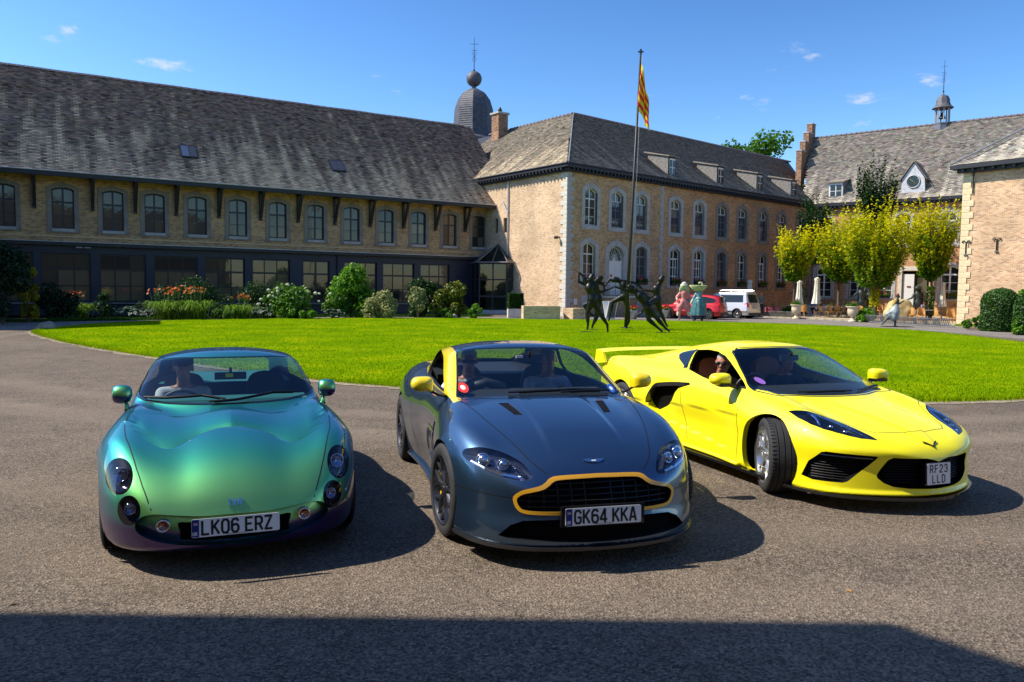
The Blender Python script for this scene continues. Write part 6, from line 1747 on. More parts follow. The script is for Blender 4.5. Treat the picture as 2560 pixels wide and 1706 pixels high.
# strap-leaved daylilies with orange trumpets
ORG=mat('orange_petal',(.85,.22,.015),.5);STEM=mat('flower_stalk',(.10,.20,.03),.6);LILY=leaf_mat('strap_leaf',(.05,.13,.01),(.22,.36,.03),.35)
def flower_me():
 mb=MB()
 for k in range(6):
  a=k*PI/3;c,s=math.cos(a),math.sin(a)
  mb.add([(0,0,0),(.028*c-.016*s,.028*s+.016*c,.05),(.075*c,.075*s,.062),(.028*c+.016*s,.028*s-.016*c,.05)],[(0,1,2,3)])
 return mb.mesh('flower',ORG)
FLME=flower_me()
def daylily(px,py,wpx,hpx,label,nfl,seed):
 p=gp(px,py);k=p.y/1950;w,h=wpx*k/2,hpx*k;root=empty('daylily',p,0,label,'flowers','orange daylilies in the bed');r=random.Random(seed)
 V=[];F=[];T=[]
 for i in range(230):
  a=r.uniform(0,6.28);b=Vector((r.gauss(0,w*.38),r.gauss(0,w*.3),0));L_=h*r.uniform(.5,.85);d=Vector((math.cos(a),math.sin(a),0));s=Vector((-d.y,d.x,0))*.012;n=len(V)
  q=[b,b+d*L_*.25+Vector((0,0,L_*.6)),b+d*L_*.6+Vector((0,0,L_*.72)),b+d*L_*.85+Vector((0,0,L_*.45))]
  for j,c in enumerate(q):ww_=s*(1.3 if j<3 else .2);V +=[tuple(c-ww_),tuple(c+ww_)]
  F +=[(n,n+1,n+3,n+2),(n+2,n+3,n+5,n+4),(n+4,n+5,n+7,n+6)];t=r.random();T +=[t]*8
 link('leaves',np_mesh('leaves',V,F,LILY,cols=np.repeat(np.array(T)[:,None],3,1)),root)
 mb=MB();fp=[]
 for i in range(nfl):
  b=Vector((r.gauss(0,w*.35),r.gauss(0,w*.25),0));e=Vector((b.x*1.35,b.y*1.3,h*r.uniform(.78,1.0)));mb.tube([b,b.lerp(e,.6)+Vector((0,0,h*.08)),e],.006,4);fp.append(e)
 mb.build('flower_stalks',STEM,root)
 for e in fp:
  for j in range(1+(r.random()<.5)):link('flower',FLME,root,e+Vector((r.gauss(0,.03),r.gauss(0,.03),0)),(r.uniform(-1.1,1.1),r.uniform(-1.1,1.1),r.uniform(0,6)),(1.25,)*3)
daylily(418,800,66,80,'left clump of bright orange daylilies',26,71);daylily(487,800,66,82,'right clump of bright orange daylilies',26,72);daylily(195,797,66,66,'shaded orange daylilies beside the juniper',16,73)
daylily(600,799,60,62,'reddish orange daylilies behind the hostas',12,74)
# hostas
def hosta(px,py,wpx,hpx,label,edge,seed,n=70):
 p=gp(px,py);k=p.y/1950;w,h=wpx*k/2,hpx*k;root=empty('hosta',p,0,label,'hosta','hostas at the front of the bed');r=random.Random(seed);a_=MB();b_=MB();T=[]
 for i in range(n):
  c=Vector((r.uniform(-w,w)*.8,r.gauss(0,.35),r.uniform(.3,.9)*h));a=r.uniform(0,6.28);d=Vector((math.cos(a),math.sin(a),r.uniform(-.5,.1))).normalized();s=Vector((-d.y,d.x,0)).normalized();L_=r.uniform(.20,.32);W_=L_*.34
  P=[c,c+d*L_*.35+s*W_,c+d*L_*.75+s*W_*.7,c+d*L_*1.05-Vector((0,0,.05)),c+d*L_*.75-s*W_*.7,c+d*L_*.35-s*W_]
  a_.add([tuple(q)for q in P],[(0,1,2,3),(0,3,4,5)])
  if edge:
   m_=sum(P,Vector())/6;n0=len(b_.v);Q=[q+Vector((0,0,.004))for q in P];I=[q.lerp(m_,.34)+Vector((0,0,.004))for q in P]
   b_.add([tuple(q)for q in Q+I],[(j,(j+1)%6,6+(j+1)%6,6+j)for j in range(6)])
  T.append(r.random())
 me=a_.mesh('leaves',LH);at=me.color_attributes.new('tint','FLOAT_COLOR','POINT')
 for i,v in enumerate(me.vertices):t=T[i //6];at.data[i].color=(t,t,t,1)
 link('leaves',me,root)
 if edge:b_.build('white_leaf_edges',LHW,root)
hosta(300,795,100,34,'blue-green hosta with pale flowers left of the daylilies',False,81,80);hosta(365,797,70,28,'hosta just left of the orange daylilies',True,82,60)
hosta(640,797,95,34,'white-edged hosta in front of the hydrangeas',True,83,90);hosta(835,797,56,26,'white-edged hosta under the tall bright shrub',True,84,50);hosta(590,797,40,24,'small hosta beside the white-edged one',False,85,30)
# hydrangeas
HYW=mat('hydrangea_white',(.66,.70,.58),.8,noise_s=30,noise_a=.3);HYG=mat('hydrangea_lime',(.46,.55,.20),.8,noise_s=30,noise_a=.3)
def ball_me(m,seed):
 r=random.Random(seed);mb=MB()
 for k in range(150):
  v=Vector((r.gauss(0,1),r.gauss(0,1),r.gauss(0,.8))).normalized();p=v*.5*r.uniform(.9,1.05);t=v.orthogonal().normalized();b=v.cross(t);s=.10
  mb.add([tuple(p+t*s),tuple(p+b*s),tuple(p-t*s),tuple(p-b*s)],[(0,1,2,3)])
 mb.lathe([(.40*math.cos(a),.40*math.sin(a))for a in np.linspace(-1.5,1.5,7)],10)
 return mb.mesh('flower_head',m)
HBW,HBG=ball_me(HYW,1),ball_me(HYG,2)
def hydrangea(px,py,wpx,hpx,label,heads,seed,mix=.25):
 root=shrub(px,py,wpx,hpx,label,LG,.12,2600,seed,clumps=14,name='hydrangea',cat='hydrangea',group='hydrangeas in the bed',dy=.8);r=random.Random(seed);k=root.location.y/1950
 for i in range(heads):
  x=r.uniform(-.5,.5)*wpx*k;z=hpx*k*r.uniform(.45,1.05)*(1-.5*abs(x/(wpx*k)));y=-r.uniform(.15,.5)*wpx*k*.5*(1.1-z/(hpx*k));s=r.uniform(.14,.23)
  link('flower_head',HBG if r.random()<mix else HBW,root,(x,y,z),(0,0,r.uniform(0,6)),(s,s,s*.85))
hydrangea(722,798,160,82,'white hydrangea bush with many round heads',30,91);hydrangea(842,797,70,64,'lime-headed hydrangea in front of the tall shrub',9,92,.8);hydrangea(1095,796,54,62,'hydrangea with few pale heads near the porch',5,93,.3)
# clipped hedge column, shrubs and climber by the pale wall
def topiary(p,rx,h,label,seed,name='topiary'):
 root=empty(name,p,0,label,'topiary');r=random.Random(seed);P=[];O=[]
 for k in range(9500):
  a=r.uniform(0,6.28);t=r.random();z=h*t;rr=rx*(.96 if t<.62 else math.sqrt(max(0,1-((t-.62)/.38)**2.2))*.96)*(.93+.07*min(1,t*5))
  if r.random()<.25:q=math.sqrt(r.random());rr=rx*q*.9;z=h*(.62+.38*math.sqrt(max(0,1-q*q)))
  rr *=1+.04*math.sin(a*5+z*4);P.append((rr*math.cos(a)+r.gauss(0,.02),rr*math.sin(a)+r.gauss(0,.02),z+r.gauss(0,.02)));O.append((math.cos(a),math.sin(a),.3))
 link('foliage',leaves_mesh('foliage',P,.06,leaf_mat('hedge_leaf',(.012,.045,.006),(.05,.13,.012),.2)if 'hedge_leaf' not in bpy.data.materials else bpy.data.materials['hedge_leaf'],seed,out=np.array(O)),root)
 mb=MB();mb.lathe([(rx*.86,.0),(rx*.88,h*.6),(rx*.6,h*.88),(.05,h*.95)],20);mb.build('inner_twigs',mat('twig_mass',(.02,.035,.01),.95)if 'twig_mass' not in bpy.data.materials else bpy.data.materials['twig_mass'],root)
topiary(gp(2499,829),.92,2.18,'clipped dome-topped hedge column by the salmon brick wall',95);topiary(gp(2580,838),.8,2.0,'second clipped hedge column at the right edge of the picture',96)
shrub(2450,826,44,44,'leafy shrub left of the clipped hedge column',LG,.09,1500,97,clumps=9);shrub(2418,822,34,24,'low green plant at the wall corner',LG,.08,700,98,clumps=6);shrub(2546,838,50,40,'light green shrub between the clipped hedges',LB,.08,1300,99,clumps=8)
shrub(2552,820,40,110,'yellow-green climber against the salmon wall',LB,.10,1500,100,clumps=9,upright=True,name='climber',cat='climber')
shrub(2165,806,62,36,'bright green shrub beside the right urn',LB,.10,2400,101,clumps=10);shrub(1966,789,34,26,'green shrub at the foot of the leftmost terrace tree',LG,.09,1000,102,clumps=7)
for k in range(17):   # nothing drawn here
 pass
# ================================================================ courtyard things
PINK=mat('pink_glaze',(.62,.22,.20),.5,noise_s=6,noise_a=.2);TEAL=mat('teal_glaze',(.045,.15,.16),.45,noise_s=6,noise_a=.4);CREAMG=mat('cream_glaze',(.60,.58,.40),.5,noise_s=6,noise_a=.2)
LIME=mat('lime_glaze',(.42,.44,.20),.5,noise_s=6,noise_a=.25);TEALL=mat('pale_teal',(.14,.26,.30),.45,noise_s=6,noise_a=.4);TERRA=mat('terracotta',(.42,.20,.11),.8);URN=mat('urn_stone',(.62,.52,.36),.8,noise_s=8,noise_a=.2)
WICK=mat('wicker',(.50,.26,.07),.55,noise_s=30,noise_a=.3,bump=.4,bump_s=60);CANV=mat('cream_canvas',(.70,.68,.60),.85,noise_s=4,noise_a=.12);GALV=mat('galvanised',(.42,.45,.48),.4,metal=.7)
BRZ2=mat('statue_bronze',(.055,.075,.075),.5,metal=.55,noise_s=5,noise_a=.5);PALEBR=mat('pale_patina',(.30,.35,.35),.55,metal=.2,noise_s=6,noise_a=.4)
# ---- lawn dancers (joints measured as x,y on the picture, with a depth each)
def zj(x,y,Y):return at_depth(1400+x/7.353,660+y/7.353,Y)
def dancer(label,Y,J,hair=False):
 P={k:zj(v[0],v[1],Y+(v[2]if len(v)>2 else 0))for k,v in J.items()}
 foot=min(P.values(),key=lambda p:p.z);o=Vector((P['pelvis'].x,P['pelvis'].y,0));root=empty('dancer_statue',o,0,label,'statue','bronze dancers in a ring on the lawn')
 sc_=1.45;L={k:v-o for k,v in P.items()}
 dz=-min(v.z for v in L.values())+.05
 c=[]
 for k in L:L[k].z=max(L[k].z,.06)
 fc=(L['head']-L['neck']).normalized()
 c +=[(L['head']-fc*.03,.115*sc_*.9,L['head']+fc*.10,.09*sc_*.9),(L['neck'],.062*sc_,L['head'],.06*sc_),(L['neck'],.07*sc_,L['chest'],.15*sc_),(L['chest'],.15*sc_,L['chest'].lerp(L['pelvis'],.55),.112*sc_),(L['chest'].lerp(L['pelvis'],.55),.112*sc_,L['pelvis'],.15*sc_)]
 for a in 'lr':
  c +=[(L['neck'].lerp(L['s'+a],.3),.07*sc_,L['s'+a],.065*sc_),(L['s'+a],.062*sc_,L['e'+a],.045*sc_),(L['e'+a],.046*sc_,L['w'+a],.030*sc_),(L['w'+a],.036*sc_,L['w'+a]+(L['w'+a]-L['e'+a]).normalized()*.13,.026*sc_),
    (L['pelvis'],.125*sc_,L['k'+a].lerp(L['pelvis'],.62),.115*sc_),(L['k'+a].lerp(L['pelvis'],.62),.11*sc_,L['k'+a],.065*sc_),(L['k'+a],.068*sc_,L['k'+a].lerp(L['a'+a],.35),.072*sc_),(L['k'+a].lerp(L['a'+a],.35),.072*sc_,L['a'+a],.038*sc_),(L['a'+a],.042*sc_,L['t'+a],.03*sc_)]
 if hair:c +=[(L['head']-fc*.05,.12,L['neck']+Vector((.06,.05,-.12)),.07)]
 blob('figure',c,BRONZE,root,.026,4)
 mb=MB();q=L['tl']if L['tl'].z<L['tr'].z+.1 else L['tr'];mb.box((q.x,q.y,.055),(.55,.4,.02));mb.build('foot_plate',BRONZE,root);return root
dancer('bronze dancer seen from behind with one arm raised, left front of the ring',33.6,dict(head=(575,262),neck=(545,325),chest=(545,440),pelvis=(590,640),sl=(480,330),el=(430,235),wl=(385,190),sr=(640,370),er=(735,530),wr=(930,455),kl=(505,900),al=(515,1120),tl=(500,1205),kr=(745,920),ar=(870,1120),tr=(880,1245)))
dancer('bronze dancer with bowed head and bent raised arm, left rear of the ring',35.8,dict(head=(720,280),neck=(640,330),chest=(640,450),pelvis=(700,650),sl=(470,385),el=(345,330),wl=(350,215),sr=(745,350),er=(800,380),wr=(815,440),kl=(450,760),al=(560,930),tl=(640,960),kr=(680,960),ar=(600,1130),tr=(590,1180)))
dancer('bronze dancer striding with arms spread, rear middle of the ring',38.0,dict(head=(1040,290),neck=(1110,320),chest=(1170,390),pelvis=(1200,590),sl=(990,310),el=(905,295),wl=(840,385),sr=(1240,330),er=(1370,350),wr=(1470,430),kl=(965,700),al=(925,930),tl=(895,1045),kr=(1250,820),ar=(1270,1060),tr=(1215,1175)))
dancer('bronze dancer leaning far back with arm stretched out, right front of the ring',33.9,dict(head=(1310,445),neck=(1405,510),chest=(1470,590),pelvis=(1620,800),sl=(1330,520),el=(1180,475),wl=(1050,435),sr=(1530,545),er=(1640,640),wr=(1690,610),kl=(1625,1020),al=(1800,1175),tl=(1885,1250),kr=(1790,1010),ar=(1930,1170),tr=(2010,1240)))
dancer('long-haired bronze dancer with one knee raised, right rear of the ring',36.3,dict(head=(1865,285),neck=(1815,370),chest=(1775,460),pelvis=(1790,660),sl=(1830,415),el=(1820,560),wl=(1700,625),sr=(1745,430),er=(1690,500),wr=(1560,490),kl=(1590,760,-.4),al=(1510,890),tl=(1400,960),kr=(1850,900),ar=(1940,1090),tr=(1975,1150)),hair=True)
# ---- flagpole and flag
fb=gp(1564,824);ft=at_depth(1602,130,fb.y);FP=empty('flagpole',fb,0,'tall dark flagpole leaning slightly, in the ring of dancers','flagpole')
tp=ft-fb
mb=MB();mb.tube([(0,0,0),tp*.33,tp],[.085,.07,.045],10);mb.lathe([(.12,0),(.12,.1),(.09,.12)],12);mb.build('pole',IRON,FP,smooth=True)
mb=MB();mb.tube([tp+Vector((-.13,0,.0)),tp+Vector((.13,0,.0))],.035,6);mb.tube([tp+Vector((0,0,-.05)),tp+Vector((0,0,.12))],.05,8);mb.build('pole_head',IRON,FP)
mb=MB();mb.tube([tp*.985+Vector((.07,-.05,0)),tp*.5+Vector((.13,-.06,0)),tp*.1+Vector((.1,-.05,0))],.008,4);mb.build('halyard',mat('rope',(.5,.5,.48),.8),FP)
def flag_mat():
 m=bpy.data.materials.new('flag_cloth');m.use_nodes=True;N,L=m.node_tree.nodes,m.node_tree.links;b=N['Principled BSDF'];b.inputs['Roughness'].default_value=.75
 uv=N.new('ShaderNodeUVMap');sx=N.new('ShaderNodeSeparateXYZ');L.new(uv.outputs[0],sx.inputs[0])
 ml=N.new('ShaderNodeMath');ml.operation='MULTIPLY';ml.inputs[1].default_value=4.5;L.new(sx.outputs[1],ml.inputs[0]);fr=N.new('ShaderNodeMath');fr.operation='FRACT';L.new(ml.outputs[0],fr.inputs[0])
 gt=N.new('ShaderNodeMath');gt.operation='GREATER_THAN';gt.inputs[1].default_value=.5;L.new(fr.outputs[0],gt.inputs[0])
 mx=N.new('ShaderNodeMix');mx.data_type='RGBA';mx.inputs['A'].default_value=(.85,.60,.02,1);mx.inputs['B'].default_value=(.70,.02,.02,1);L.new(gt.outputs[0],mx.inputs['Factor']);L.new(mx.outputs['Result'],b.inputs['Base Color'])
 t=N.new('ShaderNodeBsdfTranslucent');L.new(mx.outputs['Result'],t.inputs['Color']);ms=N.new('ShaderNodeMixShader');ms.inputs[0].default_value=.35;L.new(b.outputs[0],ms.inputs[1]);L.new(t.outputs[0],ms.inputs[2]);L.new(ms.outputs[0],N['Material Output'].inputs[0]);return m
V=[];UVc=[];F=[];nu,nv=36,26
for i in range(nu):
 u=i/(nu-1)
 for j in range(nv):
  v=j/(nv-1)                     # v: 0 bottom .. 1 top of the hoist
  w_=1-v;hp=tp*.965
  fold=-.20*math.sin(PI*min(u/.36,1))*w_ **.6*(1 if u<.36 else 0)
  xx=(.50*v+.44*w_)*u **.9+fold+.05*math.sin(u*14+v*3)*u+.02
  zc=hp.z-v*2.3*u-w_*(2.0+1.25*u)+.05*math.sin(u*9)
  y=.16*math.sin(u*12+v*3.1)*u+.06*math.sin(v*9+u*4)-(.12 if u<.36 else 0)*math.sin(PI*min(u/.36,1))
  V.append((hp.x-.012*(hp.z-zc)+xx,y,zc));UVc.append((u,v))
for i in range(nu-1):
 for j in range(nv-1):F.append((i*nv+j,(i+1)*nv+j,(i+1)*nv+j+1,i*nv+j+1))
me=np_mesh('flag',V,F,flag_mat(),smooth=True,uv=UVc);fl=link('flag',me,None,fb);tag(fl,'red and yellow striped flag hanging limp from the flagpole','flag')
# ---- costumed pair
def zk(x,y,Y):return at_depth(1640+x/7.353,660+y/7.353,Y)
def statue(name,label,foot,facez,parts,group=None,cat='statue',vox=.03):
 r=empty(name,foot,facez,label,cat,group)
 for nm,caps,m in parts:
  if nm in ('shoes','legs','stockings','gloves'):
   for c in caps:blob(nm[:-1],[c],m,r,vox,3)
  else:blob(nm,caps,m,r,vox,3)
 return r
pf=gp(1706,800.5)
K=pf.y/1950/7.353     # metres per measured unit
def pc(x,y,d=0):return Vector(((x-455)*K,d,(1035-y)*K))
PS=statue('costume_statue','pink glazed statue in bloomers and ruff, walking beside its teal partner',pf,0,[
 ('coat',[(pc(470,540),.26,pc(465,640),.20),(pc(465,640),.21,pc(462,690),.24),(pc(400,550),.13,pc(345,620),.11),(pc(345,620),.11,pc(350,680,-.1),.09),(pc(540,550),.13,pc(595,640),.10)],PINK),
 ('bloomers',[(pc(460,690),.25,pc(410,790),.26),(pc(410,790),.26,pc(390,840),.20),(pc(470,690),.25,pc(530,790),.27),(pc(530,790),.27,pc(560,840),.20)],PINK),
 ('stockings',[(pc(385,850),.13,pc(372,940),.10),(pc(555,850),.13,pc(575,940),.10)],CREAMG),
 ('legs',[(pc(405,860),.085,pc(400,1000),.06),(pc(580,900),.085,pc(620,985),.06)],PINK),
 ('shoes',[(pc(395,1018),.07,pc(365,1030,-.1),.05),(pc(620,1000),.07,pc(650,1020,-.1),.05)],PALEBR),
 ('gloves',[(pc(595,650),.075,pc(605,710),.06),(pc(345,650,-.1),.08,pc(350,700,-.1),.06)],CREAMG),
 ('hat',[(pc(425,400),.10,pc(500,395),.13),(pc(465,370),.13,pc(480,365),.12)],mat('white_glaze',(.66,.64,.56),.5))])
mb=MB();mb.lathe([(.01,.0),(.24,.02),(.34,.0),(.30,-.06),(.15,-.12)],28);mb.v=[(v[0]*.98,-.12+v[2]*.6,v[1]*1.05)for v in mb.v];mb.build('ruff',LIME,PS,smooth=True,loc=pc(468,470),rot=(R(14),0,0))
mb=MB();mb.tube([pc(360,560,-.05),pc(335,385,-.05)],.014,5);mb.tube([pc(330,545,-.05),pc(385,560,-.05)],.014,5);mb.build('sword',LEAD,PS)
tf=gp(1746,803);K=tf.y/1950/7.353
def pt(x,y,d=0):return Vector(((x-760)*K,d,(1050-y)*K))
TS=statue('costume_statue','teal glazed statue with bustle skirt, wide hat and curled plume',tf,0,[
 ('bodice',[(pt(760,540),.22,pt(760,640),.18),(pt(700,560),.10,pt(655,650),.09)],TEALL),('hand',[(pt(650,655),.08,pt(615,725),.06)],CREAMG),
 ('bustle',[(pt(755,660),.26,pt(750,760),.34),(pt(700,670),.18,pt(665,790),.16),(pt(820,670),.18,pt(865,740),.14),(pt(740,700,-.2),.2,pt(730,800,-.2),.15)],TEALL),
 ('shoes',[(pt(700,1015),.08,pt(670,1035,-.1),.06),(pt(820,1010),.09,pt(820,1045,-.1),.07)],BRZ2),
 ('plume',[(pt(770,425),.06,pt(815,395),.07),(pt(815,395),.07,pt(805,350),.06),(pt(805,350),.06,pt(765,340),.05),(pt(765,340),.05,pt(745,365),.035)],CREAMG)])
mb=MB();prof=[(.30,2.0-.0),(.42,1.6),(.47,1.1),(.50,.55)];n=40;V=[];F=[]
for z,rr in ((1.65,.34),(1.2,.43),(.8,.50),(.42,.53)):
 for k in range(n):a=2*PI*k/n;q=rr*(1+.06*math.sin(a*10));V.append((q*math.cos(a),q*math.sin(a),z))
for i in range(3):
 for k in range(n):F.append((i*n+k,i*n+(k+1)%n,(i+1)*n+(k+1)%n,(i+1)*n+k))
mb.add(V,F);mb.v=[(v[0],v[1],v[2]*.86)for v in mb.v];mb.build('pleated_skirt',TEAL,TS,smooth=True)
mb=MB();mb.lathe([(.02,.42),(.10,.38),(.30,.36),(.56,.44),(.60,.40),(.34,.12),(.12,.0),(.05,-.02)],30);mb.v=[(v[0],v[1]*.55,v[2]+0)for v in mb.v];mb.build('hat_brim',LIME,TS,smooth=True,loc=pt(745,520))
# ---- bronze musketeers and running girl
def musketeer(px,py,hpx,label,arm,depth=None,flip=1,cape=True,rz=0):
 f=gp(px,py)if depth is None else at_depth(px,py,depth);f.z=.15;s=hpx*f.y/1950/2.0
 c=lambda x,y,z:Vector((x*flip,y,z))*s
 caps=[(c(0,0,1.72),.11*s,c(-.02,-.02,1.64),.08*s),(c(0,0,1.55),.07*s,c(0,0,1.6),.06*s),(c(0,0,1.38),.20*s,c(0,0,1.0),.18*s),(c(0,0,1.0),.20*s,c(.0,0,.78),.26*s),(c(-.13,0,.8),.13*s,c(-.2,0,.48),.09*s),(c(-.2,0,.48),.085*s,c(-.24,0,.08),.06*s),(c(.13,0,.8),.13*s,c(.2,0,.46),.09*s),(c(.2,0,.46),.085*s,c(.26,0,.08),.06*s),
   (c(-.24,0,.05),.06*s,c(-.36,-.1,.04),.05*s),(c(.26,0,.05),.06*s,c(.36,-.1,.04),.05*s),(c(-.2,0,1.42),.09*s,c(-.42,-.08,arm),.07*s),(c(-.42,-.08,arm),.065*s,c(-.78,-.12,arm-.12),.045*s),(c(.2,0,1.42),.09*s,c(.3,.02,1.12),.075*s),(c(.3,.02,1.12),.07*s,c(.2,-.14,.96),.05*s)]
 if cape:caps +=[(c(.05,.1,1.45),.2*s,c(.14,.12,.75),.30*s,(Vector((0,1,0)),.6))]
 r=empty('musketeer_statue',(f.x,f.y,0),rz,label,'statue','bronze musketeer statues on the terrace');blob('figure',[(tuple(a[:1][0]+Vector((0,0,.12))),a[1],tuple(a[2]+Vector((0,0,.12))),a[3],*a[4:])for a in caps],BRZ2,r,.035,3)
 mb=MB();mb.lathe([(.01,.16),(.12,.15),(.14,.02),(.30,-.02),(.32,.0),(.14,-.03),(.01,-.03)],22);mb.v=[(v[0]*s,v[1]*s,v[2]*s)for v in mb.v];mb.build('hat',BRZ2,r,smooth=True,loc=c(0,0,1.80)+Vector((0,0,.12)),rot=(R(8),R(8*flip),0))
 mb=MB();mb.box((0,0,.06),(1.1*s,.8*s,.12));mb.build('plinth',STONE,r);return r
musketeer(2003,790,84,'bronze musketeer pointing with outstretched arm, behind the left urn',1.36)
musketeer(2150,795,84,'bronze musketeer in a long cape, behind the right urn',1.22)
musketeer(2291,789,72,'bronze musketeer standing with arms down, before the white door',1.1,cape=False)
musketeer(2172,786,90,'dark cloaked statue standing behind the caped musketeer',1.1,flip=-1)
gf=gp(2240,818);K=gf.y/1950/5.8825
def pg(x,y,d=0):return Vector(((x-370)*K,d,(932-y)*K))
GS=statue('running_girl_statue','bronze girl running in a flying pale skirt at the edge of the lawn',gf,0,[
 ('figure',[(pg(375,475),.10,pg(385,485,-.03),.085),(pg(372,520),.06,pg(372,560),.06),(pg(365,545),.14,pg(350,610),.13),(pg(385,550),.06,pg(390,600),.05),(pg(390,600),.05,pg(470,545),.035),(pg(340,550),.055,pg(400,620,.1),.045),(pg(330,780),.09,pg(360,860),.06),(pg(360,860),.06,pg(350,915),.05),(pg(350,922),.055,pg(405,925),.04),(pg(290,780),.09,pg(215,830),.06),(pg(215,830),.06,pg(160,900),.04)],BRZ2),
 ('skirt',[(pg(355,625),.17,pg(345,720),.27),(pg(345,720),.27,pg(330,780),.26),(pg(320,700),.2,pg(230,750),.10),(pg(340,760),.22,pg(260,770),.16)],PALEBR),
 ('headscarf',[(pg(370,460),.105,pg(378,470),.09)],mat('dull_red',(.25,.08,.06),.6)),('blouse',[(pg(350,545),.13,pg(325,600),.10)],mat('ochre_glaze',(.40,.26,.06),.6))],vox=.025)
mb=MB();mb.box((.05,0,.02),(1.5,.8,.04));mb.build('plinth',BRZ2,GS)
# ---- low boundary stones
def boulder(p,r_,label,m,seed,name='boundary_stone',sq=(1,1,.8),cat='stone'):
 rr=random.Random(seed);me=bpy.data.meshes.new(name);bm=bmesh.new();bmesh.ops.create_icosphere(bm,subdivisions=4,radius=1)
 for v in bm.verts:
  n_=noise.noise(v.co*1.3+Vector((seed,0,0)))*.25+noise.noise(v.co*4+Vector((0,seed,0)))*.06;v.co *=(1+n_);v.co=Vector((v.co.x*sq[0],v.co.y*sq[1],v.co.z*sq[2]))*r_
 bm.to_mesh(me);bm.free();me.materials.append(m);me.polygons.foreach_set('use_smooth',[True]*len(me.polygons));o=link(name,me,None,p);return tag(o,label,cat)
ROCKM=mat('field_stone',(.25,.22,.17),.9,noise_s=3,noise_a=.35,bump=.5,bump_s=12)
b1=boulder(gp(118,824)+Vector((0,0,.05)),.34,'rounded boundary stone at the left tip of the lawn',ROCKM,3);boulder(gp(1133,797)+Vector((0,0,.1)),.26,'small rounded stone at the lawn edge near the porch',ROCKM,4)
boulder(gp(2257,803)+Vector((0,.6,.55)),.98,'big yellowish boulder standing among the bicycle racks',mat('yellow_boulder',(.42,.34,.16),.9,noise_s=2,noise_a=.35,bump=.5,bump_s=8),5,'boulder',(1.05,.8,.95),'boulder')
# ---- urns
def urn(p,label,s=1.0):
 r=empty('stone_urn',p,0,label,'urn','cream stone urns at the terrace entrance');r.scale=(s,s,s)
 mb=MB();mb.lathe([(.26,0),(.26,.08),(.16,.14),(.10,.26),(.13,.34),(.27,.44),(.33,.62),(.33,.80),(.31,.92),(.40,.97),(.41,1.02),(.34,1.02),(.32,.96)],28);mb.build('bowl',URN,r,smooth=True)
 P=[(rnd.gauss(0,.14),rnd.gauss(0,.14),1.0+abs(rnd.gauss(0,.12)))for k in range(260)];link('plant',leaves_mesh('plant',P,.08,LG,7),r)
 mb=MB()
 for k in range(5):mb.tube([(0,0,1),(rnd.gauss(0,.12),rnd.gauss(0,.1),1.35)],.02,5)
 mb.build('flower_spikes',TERRA,r)
urn(gp(1990,798),'left cream urn with plant at the terrace entrance');urn(gp(2131,805.5),'right cream urn with plant at the terrace entrance')
# ---- bicycle racks
def rack_me():
 mb=MB()
 for k in range(4):
  x=k*.30
  for sx in (-.05,.05):mb.tube([(x+sx,.35,.05),(x+sx,.0,.12),(x+sx+.1,-.25,.50),(x+sx+.1,-.38,.46),(x+sx,-.1,.06)],.016,5)
 mb.tube([(-.15,.35,.05),(1.1,.35,.05)],.02,5);mb.tube([(-.15,-.1,.06),(1.1,-.1,.06)],.02,5);return mb.mesh('bicycle_rack',GALV)
RME=rack_me();k0=0
spots=[(1935,795),(1958,796),(1978,797)]+[(2166+27*i,806.5+1.75*i)for i in range(8)]
names_=['leftmost bicycle rack, beside the parked bicycle','bicycle rack in the middle of the left row','bicycle rack next to the left urn']+['bicycle rack right of the right urn','bicycle rack behind the running girl statue','bicycle rack left of the big boulder','bicycle rack in front of the big boulder','bicycle rack just right of the big boulder','bicycle rack in front of the two wicker chairs','bicycle rack second from the brick corner','bicycle rack nearest the brick corner']
for (x,y),lb in zip(spots,names_):
 o=link('bicycle_rack',RME,None,gp(x,y)+Vector((0,.5,.0)),(0,0,R(-75 if x>2000 else -55)));tag(o,lb,'bike rack','galvanised bicycle racks along the terrace')
# ---- cafe furniture
def chair_me():
 parts={}
 mb=MB();mb.box((0,0,.44),(.46,.46,.06));parts['seat']=mb.mesh('seat',WICK)
 mb=MB();P=[(.25*math.cos(a)*1.0,-.05-.22*math.sin(a)*-1)for a in np.linspace(0,PI,9)]
 n=len(P);V=[]
 for z,q in ((.46,1),(.70,1.05),(.92,.95)):V +=[(p[0]*q,p[1]*q,z+(.06 if 2<i<6 and z>.9 else 0)-(.16 if i in (0,8)and z>.8 else 0))for i,p in enumerate(P)]
 V2=[(v[0]*.93,v[1]*.93,v[2])for v in V];F=[]
 for a in range(2):
  for i in range(n-1):F +=[(a*n+i,a*n+i+1,(a+1)*n+i+1,(a+1)*n+i),(3*n+a*n+i+1,3*n+a*n+i,3*n+(a+1)*n+i,3*n+(a+1)*n+i+1)]
 for i in range(n-1):F.append((2*n+i,2*n+i+1,5*n+i+1,5*n+i))
 mb.add(V+V2,F);parts['backrest']=mb.mesh('backrest',WICK)
 mb=MB();mb.tube([(0,0,0),(0,0,.44)],.02,6);parts['leg']=mb.mesh('leg',WICK);return parts
CH=chair_me()
def make_chair(x,y,rz,label):
 r=empty('wicker_chair',(x,y,.012),rz,label,'chair','wicker cafe chairs');link('seat',CH['seat'],r);link('backrest',CH['backrest'],r)
 for a in (-.2,.2):
  for b in (-.2,.2):link('leg',CH['leg'],r,(a,b,0))
 return r
